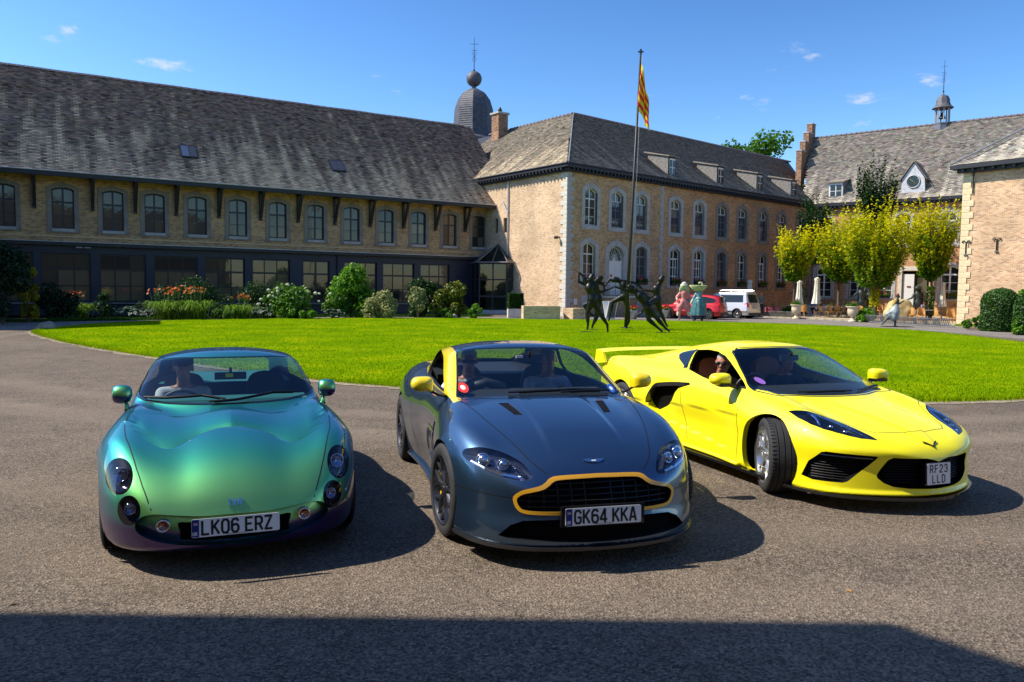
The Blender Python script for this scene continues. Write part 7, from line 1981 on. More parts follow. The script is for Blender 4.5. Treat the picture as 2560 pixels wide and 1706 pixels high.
def make_table(x,y,label,pot=None,w=.8):
 r=empty('cafe_table',(x,y,.012),rnd.uniform(-.3,.3),label,'table','cafe tables on the terrace')
 mb=MB();mb.box((0,0,.74),(w,.8,.03));mb.build('table_top',mat('pale_table',(.62,.63,.62),.4)if 'pale_table' not in bpy.data.materials else bpy.data.materials['pale_table'],r)
 mb=MB();mb.tube([(0,0,.03),(0,0,.73)],.04,8);mb.box((0,0,.02),(.5,.08,.04));mb.box((0,0,.02),(.08,.5,.04));mb.build('pedestal',IRON,r)
 if pot:
  q=empty('potted_plant',(x+pot,y,.767),0,'small green plant in a white pot on the '+label,'pot plant','white pots on the cafe tables');mb=MB();mb.lathe([(.05,0),(.075,.02),(.09,.16),(.075,.16)],16);mb.build('pot',WHITE,q,smooth=True)
  P=[tuple(Vector((rnd.gauss(0,1),rnd.gauss(0,1),rnd.gauss(0,1))).normalized()*.11+Vector((0,0,.22)))for k in range(220)];link('foliage',leaves_mesh('foliage',P,.045,LG,9),q)
  o=MB();o.lathe([(.035,0),(.04,.10),(.035,.10)],10);tag(link('cup',o.mesh('cup',WHITE),None,(x-.2,y-.1,.767)),'white cup on the '+label,'cup','cups on the cafe tables')
 return r
cs_=[  # (S x, foot y, rz, label)
 (2010,793,200,'wicker chair behind the pointing musketeer'),(2050,794,100,'wicker chair holding the seated man in black'),(2072,795,-80,'wicker chair with its back to the tall shrub, middle of the entrance'),
 (2092,795,15,'round-backed wicker chair seen from behind, centre of the entrance'),(2110,794,60,'wicker chair right of the round-backed one'),(2148,797,-10,'wicker chair between the caped musketeer legs'),
 (2200,790,10,'wicker chair beyond the bright shrub'),(2283,804,75,'dark-sided wicker chair right of the boulder'),(2302,806,0,'wicker chair turned away, in front of the seated woman'),(2342,807,60,'wicker chair facing left, right of the turned-away one'),
 (2365,801,110,'wicker chair behind the closed right parasol'),(2376,812,-5,'wicker chair nearest the brick corner'),(2388,806,30,'wicker chair tucked by the corner quoins'),(1952,786,160,'wicker chair behind the parked bicycles')]
for x,y,rz,lb in cs_:p=gp(x,y);make_chair(p.x,p.y,R(rz),lb)
for x,y,lb,pt_ in ((2033,790,'table beside the man in black',None),(2074,792,'table with the left white pot',.1),(2116,792,'table with the right white pot',-.1),(2322,802,'grey table of the seated woman',None),(2392,803,'table at the brick corner',None),(1975,787,'long pale table by the leftmost tree',.3),(2190,788,'wooden topped table beyond the bright shrub',None)):
 p=gp(x,y);make_table(p.x,p.y,lb,pt_,1.1)
# closed parasols
def parasol(px,py,hpx,label,Y=None):
 p=gp(px,py);s=hpx*p.y/1950/2.6;r=empty('closed_parasol',p,rnd.uniform(0,3),label,'parasol','closed cream parasols');r.scale=(s,s,s)
 mb=MB();mb.tube([(0,0,0),(0,0,2.6)],.03,8);mb.lathe([(.25,0),(.25,.06),(.04,.08)],14);mb.build('pole',mat('parasol_pole',(.25,.25,.25),.5)if 'parasol_pole' not in bpy.data.materials else bpy.data.materials['parasol_pole'],r)
 n=32;V=[];F=[];pr_=[(2.6,.03),(2.5,.16),(2.35,.13),(1.9,.15),(1.4,.18),(1.0,.25),(.85,.27)]
 for z,q in pr_:V +=[(q*(1+.22*math.cos(8*2*PI*k/n))*math.cos(2*PI*k/n),q*(1+.22*math.cos(8*2*PI*k/n))*math.sin(2*PI*k/n),z)for k in range(n)]
 for i in range(len(pr_)-1):
  for k in range(n):F.append((i*n+k,i*n+(k+1)%n,(i+1)*n+(k+1)%n,(i+1)*n+k))
 mb=MB();mb.add(V,F);mb.build('canvas',CANV,r,smooth=True)
parasol(1996,791,90,'closed parasol behind the pointing musketeer');parasol(2040,792,98,'closed parasol in front of the tall white glazed door');parasol(2353,798,92,'closed parasol at the right, by the last window');parasol(1872,788,88,'closed parasol behind the silver van')
# people on the terrace
def sitter(px,py,rz,label,shirt,hair=HAIRD,skin=SKIN,trousers=None,shoes=None,**kw):
 p=gp(px,py);r=empty('person',p,R(rz),label,'person','people sitting at the cafe');J=dict(head=(.05,0,1.22),neck=(.02,0,1.05),chest=(0,0,.86),pelvis=(0,0,.54),sl=(.0,.19,1.0),sr=(.0,-.19,1.0),el=(.12,.25,.76),er=(.12,-.25,.76),wl=(.36,.16,.80),wr=(.36,-.16,.80),hl=(.08,.1,.54),hr=(.08,-.1,.54),kl=(.48,.14,.52),kr=(.48,-.14,.52),al=(.50,.14,.10),ar=(.50,-.14,.10))
 person(r,J,skin,shirt,trousers or trd0,hair,vox=.022,hands=False,shoes=shoes,**kw)
trd0=mat('navy_trousers',(.02,.025,.05),.85);WSH=mat('white_shoes',(.7,.7,.72),.6)
sitter(2052,794,160,'man in black T-shirt and shorts with white shoes at a cafe table',mat('black_tee',(.01,.01,.012),.85),shoes=WSH,bare_legs=True)
sitter(2308,797,-80,'woman in lilac top at the table right of the boulder',mat('lilac_top',(.42,.36,.55),.8),HAIRB,long_hair=True)
sitter(2232,800,-30,'person in pale blue top partly hidden by the boulder',mat('pale_blue_top',(.5,.58,.75),.8),HAIRD)
sitter(2250,796,-100,'dark-haired person just behind the boulder',mat('dark_top',(.03,.03,.04),.8),HAIRD);sitter(1990,788,-70,'person in dark top at the long pale table',mat('dark_top2',(.05,.05,.06),.8),HAIRB);sitter(2030,789,-90,'person in blue top behind the man in black',mat('blue_top',(.12,.2,.42),.8),HAIRD)
p=gp(1902,789);r=empty('person',p,R(40),'man in grey-green T-shirt standing behind the silver van','person')
person(r,dict(head=(.02,0,1.66),neck=(0,0,1.48),chest=(0,0,1.28),pelvis=(0,0,.95),sl=(0,.2,1.42),sr=(0,-.2,1.42),el=(.02,.27,1.14),er=(.02,-.27,1.14),wl=(.15,.25,.92),wr=(.15,-.25,.92),hl=(0,.1,.92),hr=(0,-.1,.92),kl=(.03,.11,.5),kr=(.03,-.11,.5),al=(0,.11,.09),ar=(0,-.11,.09)),SKIN,mat('green_tee',(.16,.24,.20),.85),trd0,HAIRG,vox=.022,hands=False)
# ---- planters and pots by the walls
def planter(p,d,rz,label):o=brick_box('brick_planter',None,(p.x,p.y,d[2]/2),d,BR_S,rz);tag(o,label,'planter','brick planters along the sunny wall');return o
planter(gp(1437,800)+Vector((0,.5,0)),(1.15,.9,.72),R(41),'small brick planter at the pale corner');planter(gp(1352,800)+Vector((0,.5,0)),(2.3,.9,.85),R(8),'long brick planter left of the pale corner')
shrub(1348,779,52,36,'bright green plant growing in the long brick planter',LB,.10,1600,121,clumps=8,dy=-5.5);bpy.context.view_layer.update()
def box_hedge(p,d,rz,label):
 r=empty('box_hedge',p,rz,label,'hedge');P=[];rr=random.Random(5)
 for k in range(4200):
  f=rr.randrange(3);q=[rr.uniform(-.5,.5)*d[i]for i in range(3)];q[f]=(.5 if rr.random()<.7 else -.5)*d[f];P.append((q[0]+rr.gauss(0,.02),q[1]*(1 if f !=1 else -1)+rr.gauss(0,.02),q[2]+d[2]/2+.6))
 link('foliage',leaves_mesh('foliage',P,.055,bpy.data.materials['hedge_leaf'],6),r);mb=MB();mb.box((0,0,.6+d[2]/2),(d[0]*.9,d[1]*.9,d[2]*.9));mb.build('inner_twigs',bpy.data.materials['twig_mass'],r);mb=MB();mb.box((0,0,.3),(d[0]*1.05,d[1]*1.05,.6));mb.build('trough',STONE_L,r)
box_hedge(gp(1288,797)+Vector((0,1.5,0)),(.95,.9,1.0),R(5),'clipped box cube in a stone trough beside the porch')
# geranium boxes under the ground floor windows of the main wing
GER=mat('geranium_red',(.60,.03,.06),.6);GERP=mat('geranium_pink',(.65,.10,.16),.6)
def geraniums(world,rz,w,label,seed):
 r=empty('window_box',world,rz,label,'flower box','flower boxes on the window sills');rr=random.Random(seed);mb=MB();mb.box((0,0,.1),(w,.22,.2));mb.build('box',DARKW,r)
 P=[(rr.uniform(-w/2,w/2),rr.gauss(-.05,.1),.22+abs(rr.gauss(0,.12)))for k in range(330)];link('foliage',leaves_mesh('foliage',P,.08,LG,seed),r)
 P=[]
 for k in range(12):
  c=Vector((rr.uniform(-w/2,w/2),rr.gauss(-.1,.07),rr.uniform(.3,.55)))
  for j in range(16):P.append(tuple(c+Vector((rr.gauss(0,.035),rr.gauss(0,.035),rr.gauss(0,.03)))))
 link('blossom',leaves_mesh('blossom',P,.05,GER if seed%2 else GERP,seed),r)
for k,x in enumerate(loM):
 if x:q=Matrix.Translation((3.681,54.062,0))@Matrix.Rotation(R(41),4,'Z')@Vector((x,-.12,2.33));geraniums(q,R(41),1.1,'geranium box on the '+['first','','second','third','fourth','fifth','sixth','seventh','eighth','ninth'][k]+' ground floor window from the pale corner',130+k)
for k,x in enumerate((6.9,12.2)):q=Matrix.Translation((28.4,75.5,0))@Matrix.Rotation(R(-40),4,'Z')@Vector((x,-.15,1.5));geraniums(q,R(-40),1.2,'flower box on the rear wing window '+('left of the white door' if k ==0 else 'right of the white door'),144+k)
# board, tubs with flowers by the entrance steps
ab=empty('sandwich_board',gp(1525,799),R(30),'open white-framed sandwich board in front of the landing','sign board')
for q in (1,-1):
 M_=Matrix.Rotation(R(16*q),3,'X');mb=MB();mb.box(M_ @Vector((0,0,0))+Vector((0,q*-.17,.60)),(.72,.03,1.2),M=M_);mb.build('board_frame',WHITE,ab);mb=MB();mb.box(M_ @Vector((0,-.02 if q>0 else .02,0))+Vector((0,q*-.17,.62)),(.60,.012,1.0),M=M_);mb.build('board_panel',mat('slate_board',(.10,.11,.13),.5)if 'slate_board' not in bpy.data.materials else bpy.data.materials['slate_board'],ab)
def tub(p,label):
 r=empty('flower_tub',p,0,label,'flower tub','grey tubs with red flowers by the steps');mb=MB();mb.lathe([(.26,0),(.33,.55),(.36,.6),(.32,.6)],20);mb.build('tub',GALV,r,smooth=True);rr=random.Random(3)
 P=[(rr.gauss(0,.14),rr.gauss(0,.14),.62+abs(rr.gauss(0,.1)))for k in range(200)];link('foliage',leaves_mesh('foliage',P,.08,LG,3),r)
 P=[(rr.gauss(.03,.15),rr.gauss(0,.13),.72+abs(rr.gauss(0,.07)))for k in range(150)];link('blossom',leaves_mesh('blossom',P,.08,mat('bright_red_petal',(.75,.03,.02),.5)if 'bright_red_petal' not in bpy.data.materials else bpy.data.materials['bright_red_petal'],4),r)
tub(gp(1581,799),'flower tub at the foot of the entrance steps');tub(gp(1662,797),'flower tub between the steps and the red car')
# iron railing on the rear wing steps
rs=empty('railing',(24.9,69.0,0),R(-40),'black scrolled iron railing at the inner corner of the courtyard','railing');mb=MB();rail_panel(mb,(0,0,0),(2.6,0,0),.9,.9,1.0,4);rail_panel(mb,(2.6,0,0),(4.6,-.4,0),.9,.0,1.0,3);mb.build('railing_bars',IRON,rs);mb=MB();mb.box((1.3,.6,.44),(2.8,1.6,.88));mb.build('landing',STONE,rs)
# ---- parked bicycle
def bicycle(p,rz,label,m):
 r=empty('bicycle',p,rz,label,'bicycle','bicycles behind the silver van')
 for x in (-.52,.52):
  mb=MB();mb.tube([(x+.34*math.cos(a),0,.34+.34*math.sin(a))for a in np.linspace(0,2*PI,29)],.018,5,caps=False)
  for a in np.linspace(0,PI,8,endpoint=False):mb.tube([(x+.33*math.cos(a),0,.34+.33*math.sin(a)),(x-.33*math.cos(a),0,.34-.33*math.sin(a))],.003,3)
  mb.build('wheel',MAT['rubber'],r)
 mb=MB()
 for a,b in (((-.52,.34),(-.12,.34)),((-.12,.34),(-.22,.86)),((-.22,.86),(-.52,.34)),((-.12,.34),(.36,.80)),((-.20,.78),(.36,.84)),((.52,.34),(.34,.98))):mb.tube([(a[0],0,a[1]),(b[0],0,b[1])],.017,6)
 mb.build('frame',m,r);mb=MB();mb.tube([(.20,-.26,1.04),(.34,0,1.0),(.20,.26,1.04)],.014,6);mb.build('handlebar',IRON,r);mb=MB();mb.box((-.24,0,.92),(.26,.15,.05));mb.build('saddle',IRON,r)
 mb=MB()
 for q in (-.16,.16):mb.box((-.62,q,.58),(.34,.14,.36))
 mb.build('pannier',mat('pink_pannier',(.50,.10,.14),.7)if 'pink_pannier' not in bpy.data.materials else bpy.data.materials['pink_pannier'],r)
bicycle(gp(1905,794),R(205),'dark bicycle with pink panniers beside the silver van',IRON);bicycle(gp(1922,791),R(160),'dark bicycle behind the one with pink panniers',IRON)
# ---- parked cars (rear three-quarter view)
def boxy(zc,wd,wtop,zr,yr,Lr,Lf,k=.10):
 def f(x,y,z):
  ay=np.abs(y);top=cv(x,zc)-.03*(ay/.8)**2-z;side=cv(x,wd)*cv(z,[(.1,.93),(.4,1),(.7,.99),(1.0,.93)])-ay
  front=Lf-.22*(ay/.8)**2-.10*np.abs(z-.5)-x;rear=x-Lr-.07*(ay/.8)**4-cv(z,[(.1,.08),(.5,0),(.9,.05),(1.3,.16),(1.8,.30)])
  q=smin(smin(smin(top,side,k),front,k),smin(rear,z-.22,.06),k)
  cab=smin(cv(x,zr)-.04*(ay/.6)**2-z,(cv(x,yr)-wtop*(z-1.0)-ay)*.95,.08);cab=smin(cab,smin(z-.5,smin(rear,front,.1),.05),.03)
  return smax(q,cab,.04)
 return f
def parked(name,label,f,pose,xr,xf,zs,wb,pm,wr,wins,seed,rearparts,cat='car',sc_=1.0):
 root=empty(name,(pose[0],pose[1],0),pose[2],label,cat,'cars parked in front of the main wing');root.scale=(sc_,)*3;cs=CarSurf(f,xr,xf,zs,nf=22,nm=80,nr=30,nv=64)
 el=lambda cx,cy,q:[(cx+q*math.cos(t),cy+q*math.sin(t))for t in np.linspace(0,2*PI,28,endpoint=False)]
 regs=[dict(name=n_,view=v,poly=p_,nmin=.1,zmin=z_)for n_,v,p_,z_ in wins]+[dict(name='arch_a',view='side',poly=el(0,wr,wr+.06),nmin=-.2,cond=lambda c:c[:,1]>.5),dict(name='arch_b',view='side',poly=el(-wb,wr,wr+.06),nmin=-.2,cond=lambda c:c[:,1]>.5)]
 parts,outl=cut_car(cs,regs,step=.04);link('body',half_mesh('body',parts['body'],pm),root)
 for n_,v,p_,z_ in wins:
  for s in ((1,-1)if v =='side' else (0,)):
   link('rear_lamp' if 'lamp' in n_ else 'window',half_mesh(n_,parts[n_],rearparts.get(n_,PANE),s if s else 'both'),root)if n_ in parts else None
 wheel_well(root,0,wr,wr+.07,.82,.5);wheel_well(root,-wb,wr,wr+.07,.82,.5)
 for s in (1,-1):
  for x in (0,-wb):make_wheel('wheel',root,(x,s*.76,wr),wr,.22,wr*.68,MAT['alloy_silver']if name =='parked_van' else MAT['alloy_dark'],5 if name =='parked_van' else 5,s,'y',tread=False)
 return root,cs
redp=paint_mat('deep_red_paint',(.48,.006,.010),rough=.35,metal=.5,flake=0);silv=paint_mat('silver_beige_paint',(.66,.63,.60),rough=.35,metal=.7,flake=0);LAMPR=mat('rear_lamp_red',(.60,.02,.01),.15,coat=.5)
fr_=boxy([(-3.75,.90),(-3.5,1.02),(-2.5,1.05),(-.6,1.02),(.3,.96),(.85,.80),(.95,.6)],[(-3.8,.82),(-3.3,.91),(-1,.91),(.3,.90),(.9,.78)],.42,[(-3.8,1.30),(-3.3,1.55),(-2.4,1.67),(-1.5,1.67),(-.9,1.55),(-.1,1.0)],[(-3.8,.76),(-3,.84),(-1,.84),(-.2,.75)],-3.62,.95)
w1=[('side_glass','side',[(-.75,1.06),(-1.15,1.42),(-1.6,1.53),(-2.4,1.53),(-3.05,1.40),(-3.2,1.22),(-3.0,1.10)],1.0),('rear_glass','rear',[(0,1.14),(.58,1.14),(.62,1.2),(.52,1.48),(0,1.52)],1.0),('rear_lamp','rear',[(.42,.98),(.88,.96),(.88,1.10),(.60,1.09),(.42,1.03)],.8),('front_glass','front',[(0,1.08),(.7,1.08),(.58,1.5),(0,1.55)],1.0),('bumper_lamp','rear',[(0,.30),(.80,.30),(.84,.48),(0,.50)],.1)]
pr_=gp(1770,799.5);HD=R(149);d_=Vector((math.cos(HD),math.sin(HD)));l_=Vector((-d_.y,d_.x))
o_=Vector((pr_.x,pr_.y))+d_*2.70-l_*.80
ro,rcs=parked('parked_suv','deep red SUV parked behind the costumed statues',fr_,(o_.x,o_.y,HD),-2.9,.2,.75,2.70,redp,.36,w1,1,{'rear_lamp':LAMPR,'bumper_lamp':MAT['black_trim']},sc_=1.0)
fv_=boxy([(-3.7,.98),(-3.4,1.04),(-.6,1.04),(.3,1.0),(.8,.86),(.95,.6)],[(-3.8,.84),(-3.3,.90),(-1,.90),(.3,.88),(.9,.78)],.20,[(-3.8,1.78),(-3.3,1.85),(-1.2,1.86),(-.7,1.72),(.1,1.05)],[(-3.8,.84),(-3,.87),(-1,.87),(-.2,.80)],-3.58,.92,.07)
w2=[('side_glass','side',[(-.55,1.10),(-1.05,1.58),(-1.15,1.60),(-1.15,1.10)],1.0),('side_glass_mid','side',[(-1.3,1.10),(-1.32,1.62),(-3.05,1.62),(-3.10,1.12)],1.0),('rear_glass','rear',[(0,1.10),(.68,1.10),(.64,1.66),(0,1.68)],1.0),('rear_lamp','rear',[(.70,.78),(.88,.78),(.88,1.10),(.72,1.10)],.7),('front_glass','front',[(0,1.12),(.7,1.12),(.62,1.6),(0,1.65)],1.0)]
pv=gp(1842,796.8);HD=R(134);d_=Vector((math.cos(HD),math.sin(HD)));l_=Vector((-d_.y,d_.x));o_=Vector((pv.x,pv.y))+d_*2.68-l_*.80
vo_,vcs=parked('parked_van','silver-beige people carrier with roof bars parked right of the red SUV',fv_,(o_.x,o_.y,HD),-2.9,.2,.8,2.68,silv,.33,w2,2,{'rear_lamp':LAMPR},sc_=1.02)
mb=MB()
for s in (1,-1):mb.tube([(-3.1,s*.66,1.90),(-3.0,s*.66,1.93),(-1.4,s*.66,1.94),(-1.2,s*.66,1.90)],.03,6)
mb.build('roof_rail',MAT['alloy_silver'],vo_)
for ob,z_,x_ in ((ro,.82,-3.66),(vo_,.80,-3.63)):
 mb=MB();mb.box((x_,0,z_),(.02,.52,.11));pl=mb.build('number_plate',WHITE,ob);mb=MB()
 for k in range(7):mb.box((x_-.012,-.19+.062*k,z_),(.004,.034,.06))
 mb.build('plate_characters',mat('plate_red',(.4,.03,.03),.5)if 'plate_red' not in bpy.data.materials else bpy.data.materials['plate_red'],pl)
 mb=MB();mb.box((x_+.02,0,.33),(.05,1.5,.14));mb.build('bumper',MAT['black_trim'],ob)if ob is vo_ else None
# ================================================================ green-violet sports car
def tvr_xc(ay):return cv(ay,[(0,.13),(.04,.13),(.2,.20),(.40,.36),(.55,.24),(.69,-.12),(1,-.8)])
def tvr_f(x,y,z):
 ay=np.abs(y)
 zc=cvs(x,[(-3.4,.55),(-3.2,.74),(-2.7,.88),(-2.0,.93),(-.6,.925),(-.42,.91),(-.15,.875),(.15,.82),(.4,.75),(.58,.67),(.72,.57),(.82,.46),(.88,.34)],.06,False)
 sec=cvs(ay,[(0,0),(.05,0),(.18,-.008),(.36,-.03),(.52,-.022),(.66,-.005),(.78,-.035),(.88,-.10),(1.0,-.25)])
 fs=cv(x,[(-3.4,.6),(-2.4,.5),(-1.2,1.2),(-.5,1.3),(0,1.0),(.5,1.1),(.9,1.2)])
 ztop=zc+sec*fs
 # air scoop behind the wavy lip of the bonnet
 d=tvr_xc(ay)-x
 dep=.09*sstep(0,.05,d)*np.exp(-np.maximum(d,0)/cv(ay,[(0,.20),(.4,.30),(.7,.14)]))*cv(ay,[(0,.75),(.25,1),(.45,1.1),(.62,.9),(.70,0),(1,0)])
 ztop=ztop-dep*sstep(-.44,-.3,x)
 # centre rise between the two scoops
 ztop=ztop+.018*gauss(ay,0,.16)*sstep(-.5,-.1,x)*(1-sstep(-.02,.12,x))
 w=cv(x,[(-3.4,.60),(-3.1,.78),(-2.5,.89),(-1.9,.875),(-1.2,.845),(-.6,.865),(-.1,.905),(.2,.90),(.5,.83),(.8,.66)])
 g=cv(z,[(.08,.86),(.2,.95),(.4,1.0),(.55,1.0),(.7,.97),(.85,.90),(.95,.78)])
 side=w*g-ay
 xn=cv(z,[(.08,.76),(.2,.84),(.36,.885),(.46,.88),(.6,.82),(.75,.7),(.9,.5)])
 front=xn-cvs(ay,[(0,0),(.05,0),(.25,.02),(.45,.075),(.6,.165),(.72,.29),(.82,.48),(.9,.8)])-x
 rear=x+3.32-.25*(ay/.8)**2-cv(z,[(.1,.12),(.4,.0),(.7,.02),(.9,.2)])
 bot=z-cv(x,[(-3.4,.25),(-2.9,.14),(.4,.13),(.9,.165)])
 f=smin(ztop-z,side,cv(x,[(-3,.2),(-.5,.10),(.3,.13),(.9,.16)]))
 f=smin(f,front*.8,.14);f=smin(f,rear,.12);f=smin(f,bot,.05)
 # cabin
 zr=cv(x,[(-3.0,.80),(-2.75,.94),(-2.35,1.10),(-1.9,1.22),(-1.5,1.272),(-1.2,1.268),(-.9,1.235),(-.5,1.12)])-.07*(ay/.55)**2.4
 xs=x+.60*ay **2
 zw=.905+(-.37-xs)*.50
 top=smin(zr-z,zw-z,.05)
 yc=cv(x,[(-3,.42),(-2.6,.55),(-2.0,.66),(-1.4,.715),(-.9,.715),(-.5,.68),(-.3,.62)])-.45*np.maximum(z-.9,0)
 cab=smin(top,(yc-ay)*.87,.06)
 cab=smin(cab,z-.5,.02);cab=smin(cab,rear-.02,.05)
 return smax(f,cab,.025)
def build_tvr(pose):
 root=empty('sports_car',(pose[0],pose[1],0),pose[2],'green to violet colour-shifting sports car with round twin headlights, leftmost of the three','car','sports cars parked in the forecourt')
 cs=CarSurf(tvr_f,-2.7,.25,.42,nr=40)
 M=MAT
 ws=[(0,.918),(.25,.918),(.45,.921),(.61,.934),(.668,.955),(.652,1.03),(.622,1.12),(.592,1.172),(.54,1.20),(.35,1.214),(0,1.218)]
 el=lambda cx,cy,rx,ry,a=0:[(cx+rx*math.cos(t)*math.cos(a)-ry*math.sin(t)*math.sin(a),cy+rx*math.cos(t)*math.sin(a)+ry*math.sin(t)*math.cos(a))for t in np.linspace(0,2*PI,36,endpoint=False)]
 mouth=[(0,.392),(.2,.390),(.36,.402),(.47,.412),(.545,.395),(.585,.345),(.565,.285),(.45,.235),(.25,.205),(0,.198)]
 mouth=[mouth[0]]+smooth_loop(mouth,4,False)[1:]
 regs=[dict(name='windscreen',view='front',poly=ws,nmin=.15,zmin=.9),
   dict(name='headlight',view='front',poly=el(.690,.608,.088,.100,.25),nmin=.0),
   dict(name='lower_lamp',view='front',poly=el(.622,.424,.070,.092,.15),nmin=.0),
   dict(name='mouth',view='front',poly=mouth,nmin=-.3,step=.015),
   dict(name='side_window',view='side',poly=[(-.72,.95),(-1.1,1.12),(-1.5,1.19),(-1.85,1.15),(-2.15,1.0),(-2.15,.955),(-1.4,.945)],nmin=.2,zmin=.93),
   dict(name='rear_window',view='rear',poly=[(0,.93),(.45,.93),(.42,1.08),(.32,1.15),(0,1.17)],nmin=.15,zmin=.92),
   dict(name='arch_front',view='side',poly=el(0,.31,.355,.355),nmin=.1,cond=lambda c:c[:,1]>.5),
   dict(name='arch_rear',view='side',poly=el(-2.36,.31,.36,.36),nmin=.1,cond=lambda c:c[:,1]>.5)]
 yy=np.linspace(0,.70,40)
 crease=[(float(tvr_xc(np.array([a]))[0]),float(a))for a in yy]
 crease2=[(float(tvr_xc(np.array([a]))[0])-.05,float(a))for a in yy]
 parts,outl=cut_car(cs,regs,[('top',crease),('top',crease2)])
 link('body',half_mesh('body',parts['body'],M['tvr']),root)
 link('windscreen',half_mesh('windscreen',parts['windscreen'],M['glass_car']),root)
 link('rear_window',half_mesh('rear_window',parts['rear_window'],M['glass_car']),root)
 for s in (1,-1):
  link('side_window',half_mesh('side_window',parts['side_window'],M['glass_side'],s),root)
  for nm in ('headlight','lower_lamp'):
   h=link(nm,half_mesh(nm,parts[nm],M['lens_smoke'],s),root)
   c=np.array([q[2]for q in outl[nm]if q]).mean(0)
   mb=MB();n=24
   # lamp bowl
   O=[Vector((q[2][0],q[2][1]*s,q[2][2]))for q in outl[nm]if q]
   ctr=Vector((c[0],c[1]*s,c[2]))
   inn=[p.lerp(ctr,.12)+Vector((-.05,-.012*s,0))for p in O];k=len(O)
   inn2=[p.lerp(ctr,.9)+Vector((-.075,-.02*s,0))for p in O]
   mb.add([tuple(p)for p in O+inn+inn2],[(i,(i+1)%k,k+(i+1)%k,k+i)for i in range(k)]+[(k+i,k+(i+1)%k,2*k+(i+1)%k,2*k+i)for i in range(k)]+[tuple(range(2*k,3*k))])
   mb.build('lamp_bowl',M['gloss_black'],h,smooth=True)
   rr=.05 if nm =='headlight' else .036
   mb=MB();mb.lathe([(rr,.0),(rr*.98,.012),(rr*.86,.012),(rr*.8,-.01),(rr*.5,-.03),(.006,-.035)],28)
   q=ctr+Vector((-.03,-.008*s,.0))
   Rm=Vector((.93,.22*s,.18)).to_track_quat('Z','Y').to_matrix()
   mb.v=[tuple(Rm @Vector(v)+q)for v in mb.v]
   mb.build('reflector',M['bulb'],h,smooth=True)
   mb=MB();mb.lathe([(rr*.72,-.005),(rr*.6,.012),(rr*.3,.02),(.001,.022)],20,close=False)
   mb.v=[tuple(Rm @Vector(v)+q)for v in mb.v]
   mb.build('projector_lens',MAT['lens'],h,smooth=True)
  mb=MB();O=[Vector((q[2][0],q[2][1]*s,q[2][2]))for q in outl['headlight']if q]
 # air intake mouth
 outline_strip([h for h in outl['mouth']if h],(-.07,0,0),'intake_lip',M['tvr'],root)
 V,N,F=parts['mouth']
 # recessed intake floor: painted at the ends, dark mesh in the middle
 c=V[F].mean(1);mid=(c[:,1]<.335)&(c[:,2]<.345)
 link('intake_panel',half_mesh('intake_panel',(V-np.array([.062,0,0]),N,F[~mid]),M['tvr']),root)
 link('intake_grille',half_mesh('intake_grille',(V-np.array([.12,0,0]),N,F[mid]),M['dark_void']),root)
 for nm,xw in (('arch_front',0),('arch_rear',-2.36)):
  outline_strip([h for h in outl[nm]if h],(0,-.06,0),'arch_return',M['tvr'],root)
 wheel_well(root,0,.31,.375,.80,.5);wheel_well(root,-2.36,.31,.38,.79,.5)
 for s in (1,-1):
  make_wheel('front_wheel',root,(0,s*.725,.315),.315,.235,.235,M['alloy_silver'],7,s,'v',R(2))
  make_wheel('rear_wheel',root,(-2.36,s*.72,.32),.32,.25,.24,M['alloy_silver'],7,s,'v')
  # fog lamps with bright rings
  fo=link('fog_lamp',None,root)if False else empty('fog_lamp');fo.parent=root;fo.location=(.785,s*.425,.338)
  fo.rotation_euler=(0,R(90),0)
  mb=MB();mb.lathe([(.03,-.04),(.041,-.02),(.041,.004),(.036,.008),(.031,.004)],28,close=False);mb.build('trim_ring',M['chrome'],fo,smooth=True)
  mb=MB();mb.lathe([(.031,.002),(.02,-.012),(.001,-.018)],24,close=False);mb.build('reflector',mat('amber_reflector',(.55,.2,.12),.15,metal=.8),fo,smooth=True)
  mb=MB();mb.lathe([(.032,.003),(.02,.007),(.001,.009)],24,close=False);mb.build('lens',M['lens'],fo,smooth=True)
  # door mirror
  mr=empty('door_mirror');mr.parent=root;mr.location=(-.60,s*.765,.99);mr.scale=(.74,.62,1.05)
  mb=MB();pr=[(.001,-.10),(.045,-.098),(.068,-.08),(.078,-.04),(.08,0),(.078,.04),(.066,.075),(.04,.095),(.001,.1)]
  mb.lathe([(r,z)for r,z in pr],28)
  mb.v=[(v[0]*1.15 if v[0]>0 else max(v[0],-.035),v[2]*1.0*1.12+s*.0,v[1]*.86)for v in mb.v]
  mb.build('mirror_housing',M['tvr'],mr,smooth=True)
  mb=MB();mb.lathe([(.062,0),(.001,.001)],28,close=False);mb.v=[(-.038,v[1]*1.4,v[0]*.95)for v in mb.v]
  mb.build('mirror_glass',M['chrome'],mr)
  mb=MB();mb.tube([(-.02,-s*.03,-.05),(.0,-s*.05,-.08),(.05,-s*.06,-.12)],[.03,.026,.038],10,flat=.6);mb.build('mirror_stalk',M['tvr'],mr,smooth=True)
 # shut line of the bonnet
 surf_ribbon(cs,'top',[(-.44,.675),(-.25,.70),(0,.70),(.2,.675),(.4,.625),(.55,.585),(.66,.545),(.735,.51),(.765,.49)],.007,.0012,'bonnet_gap',M['print_black'],root)
 # windscreen surround, black base, wipers
 H=cs.project('front',resample([(-.0,.915),(.25,.915),(.45,.918),(.60,.930),(.652,.952)],.03,False))
 for nm,off,ww in (('windscreen_seal',.004,.022),):
  surf_ribbon(cs,'front',[(.001,.916),(.25,.916),(.45,.919),(.611,.932),(.672,.953),(.656,1.03),(.626,1.122),(.596,1.177),(.542,1.205),(.35,1.219),(.001,1.223)],.02,.003,nm,M['gloss_black'],root)
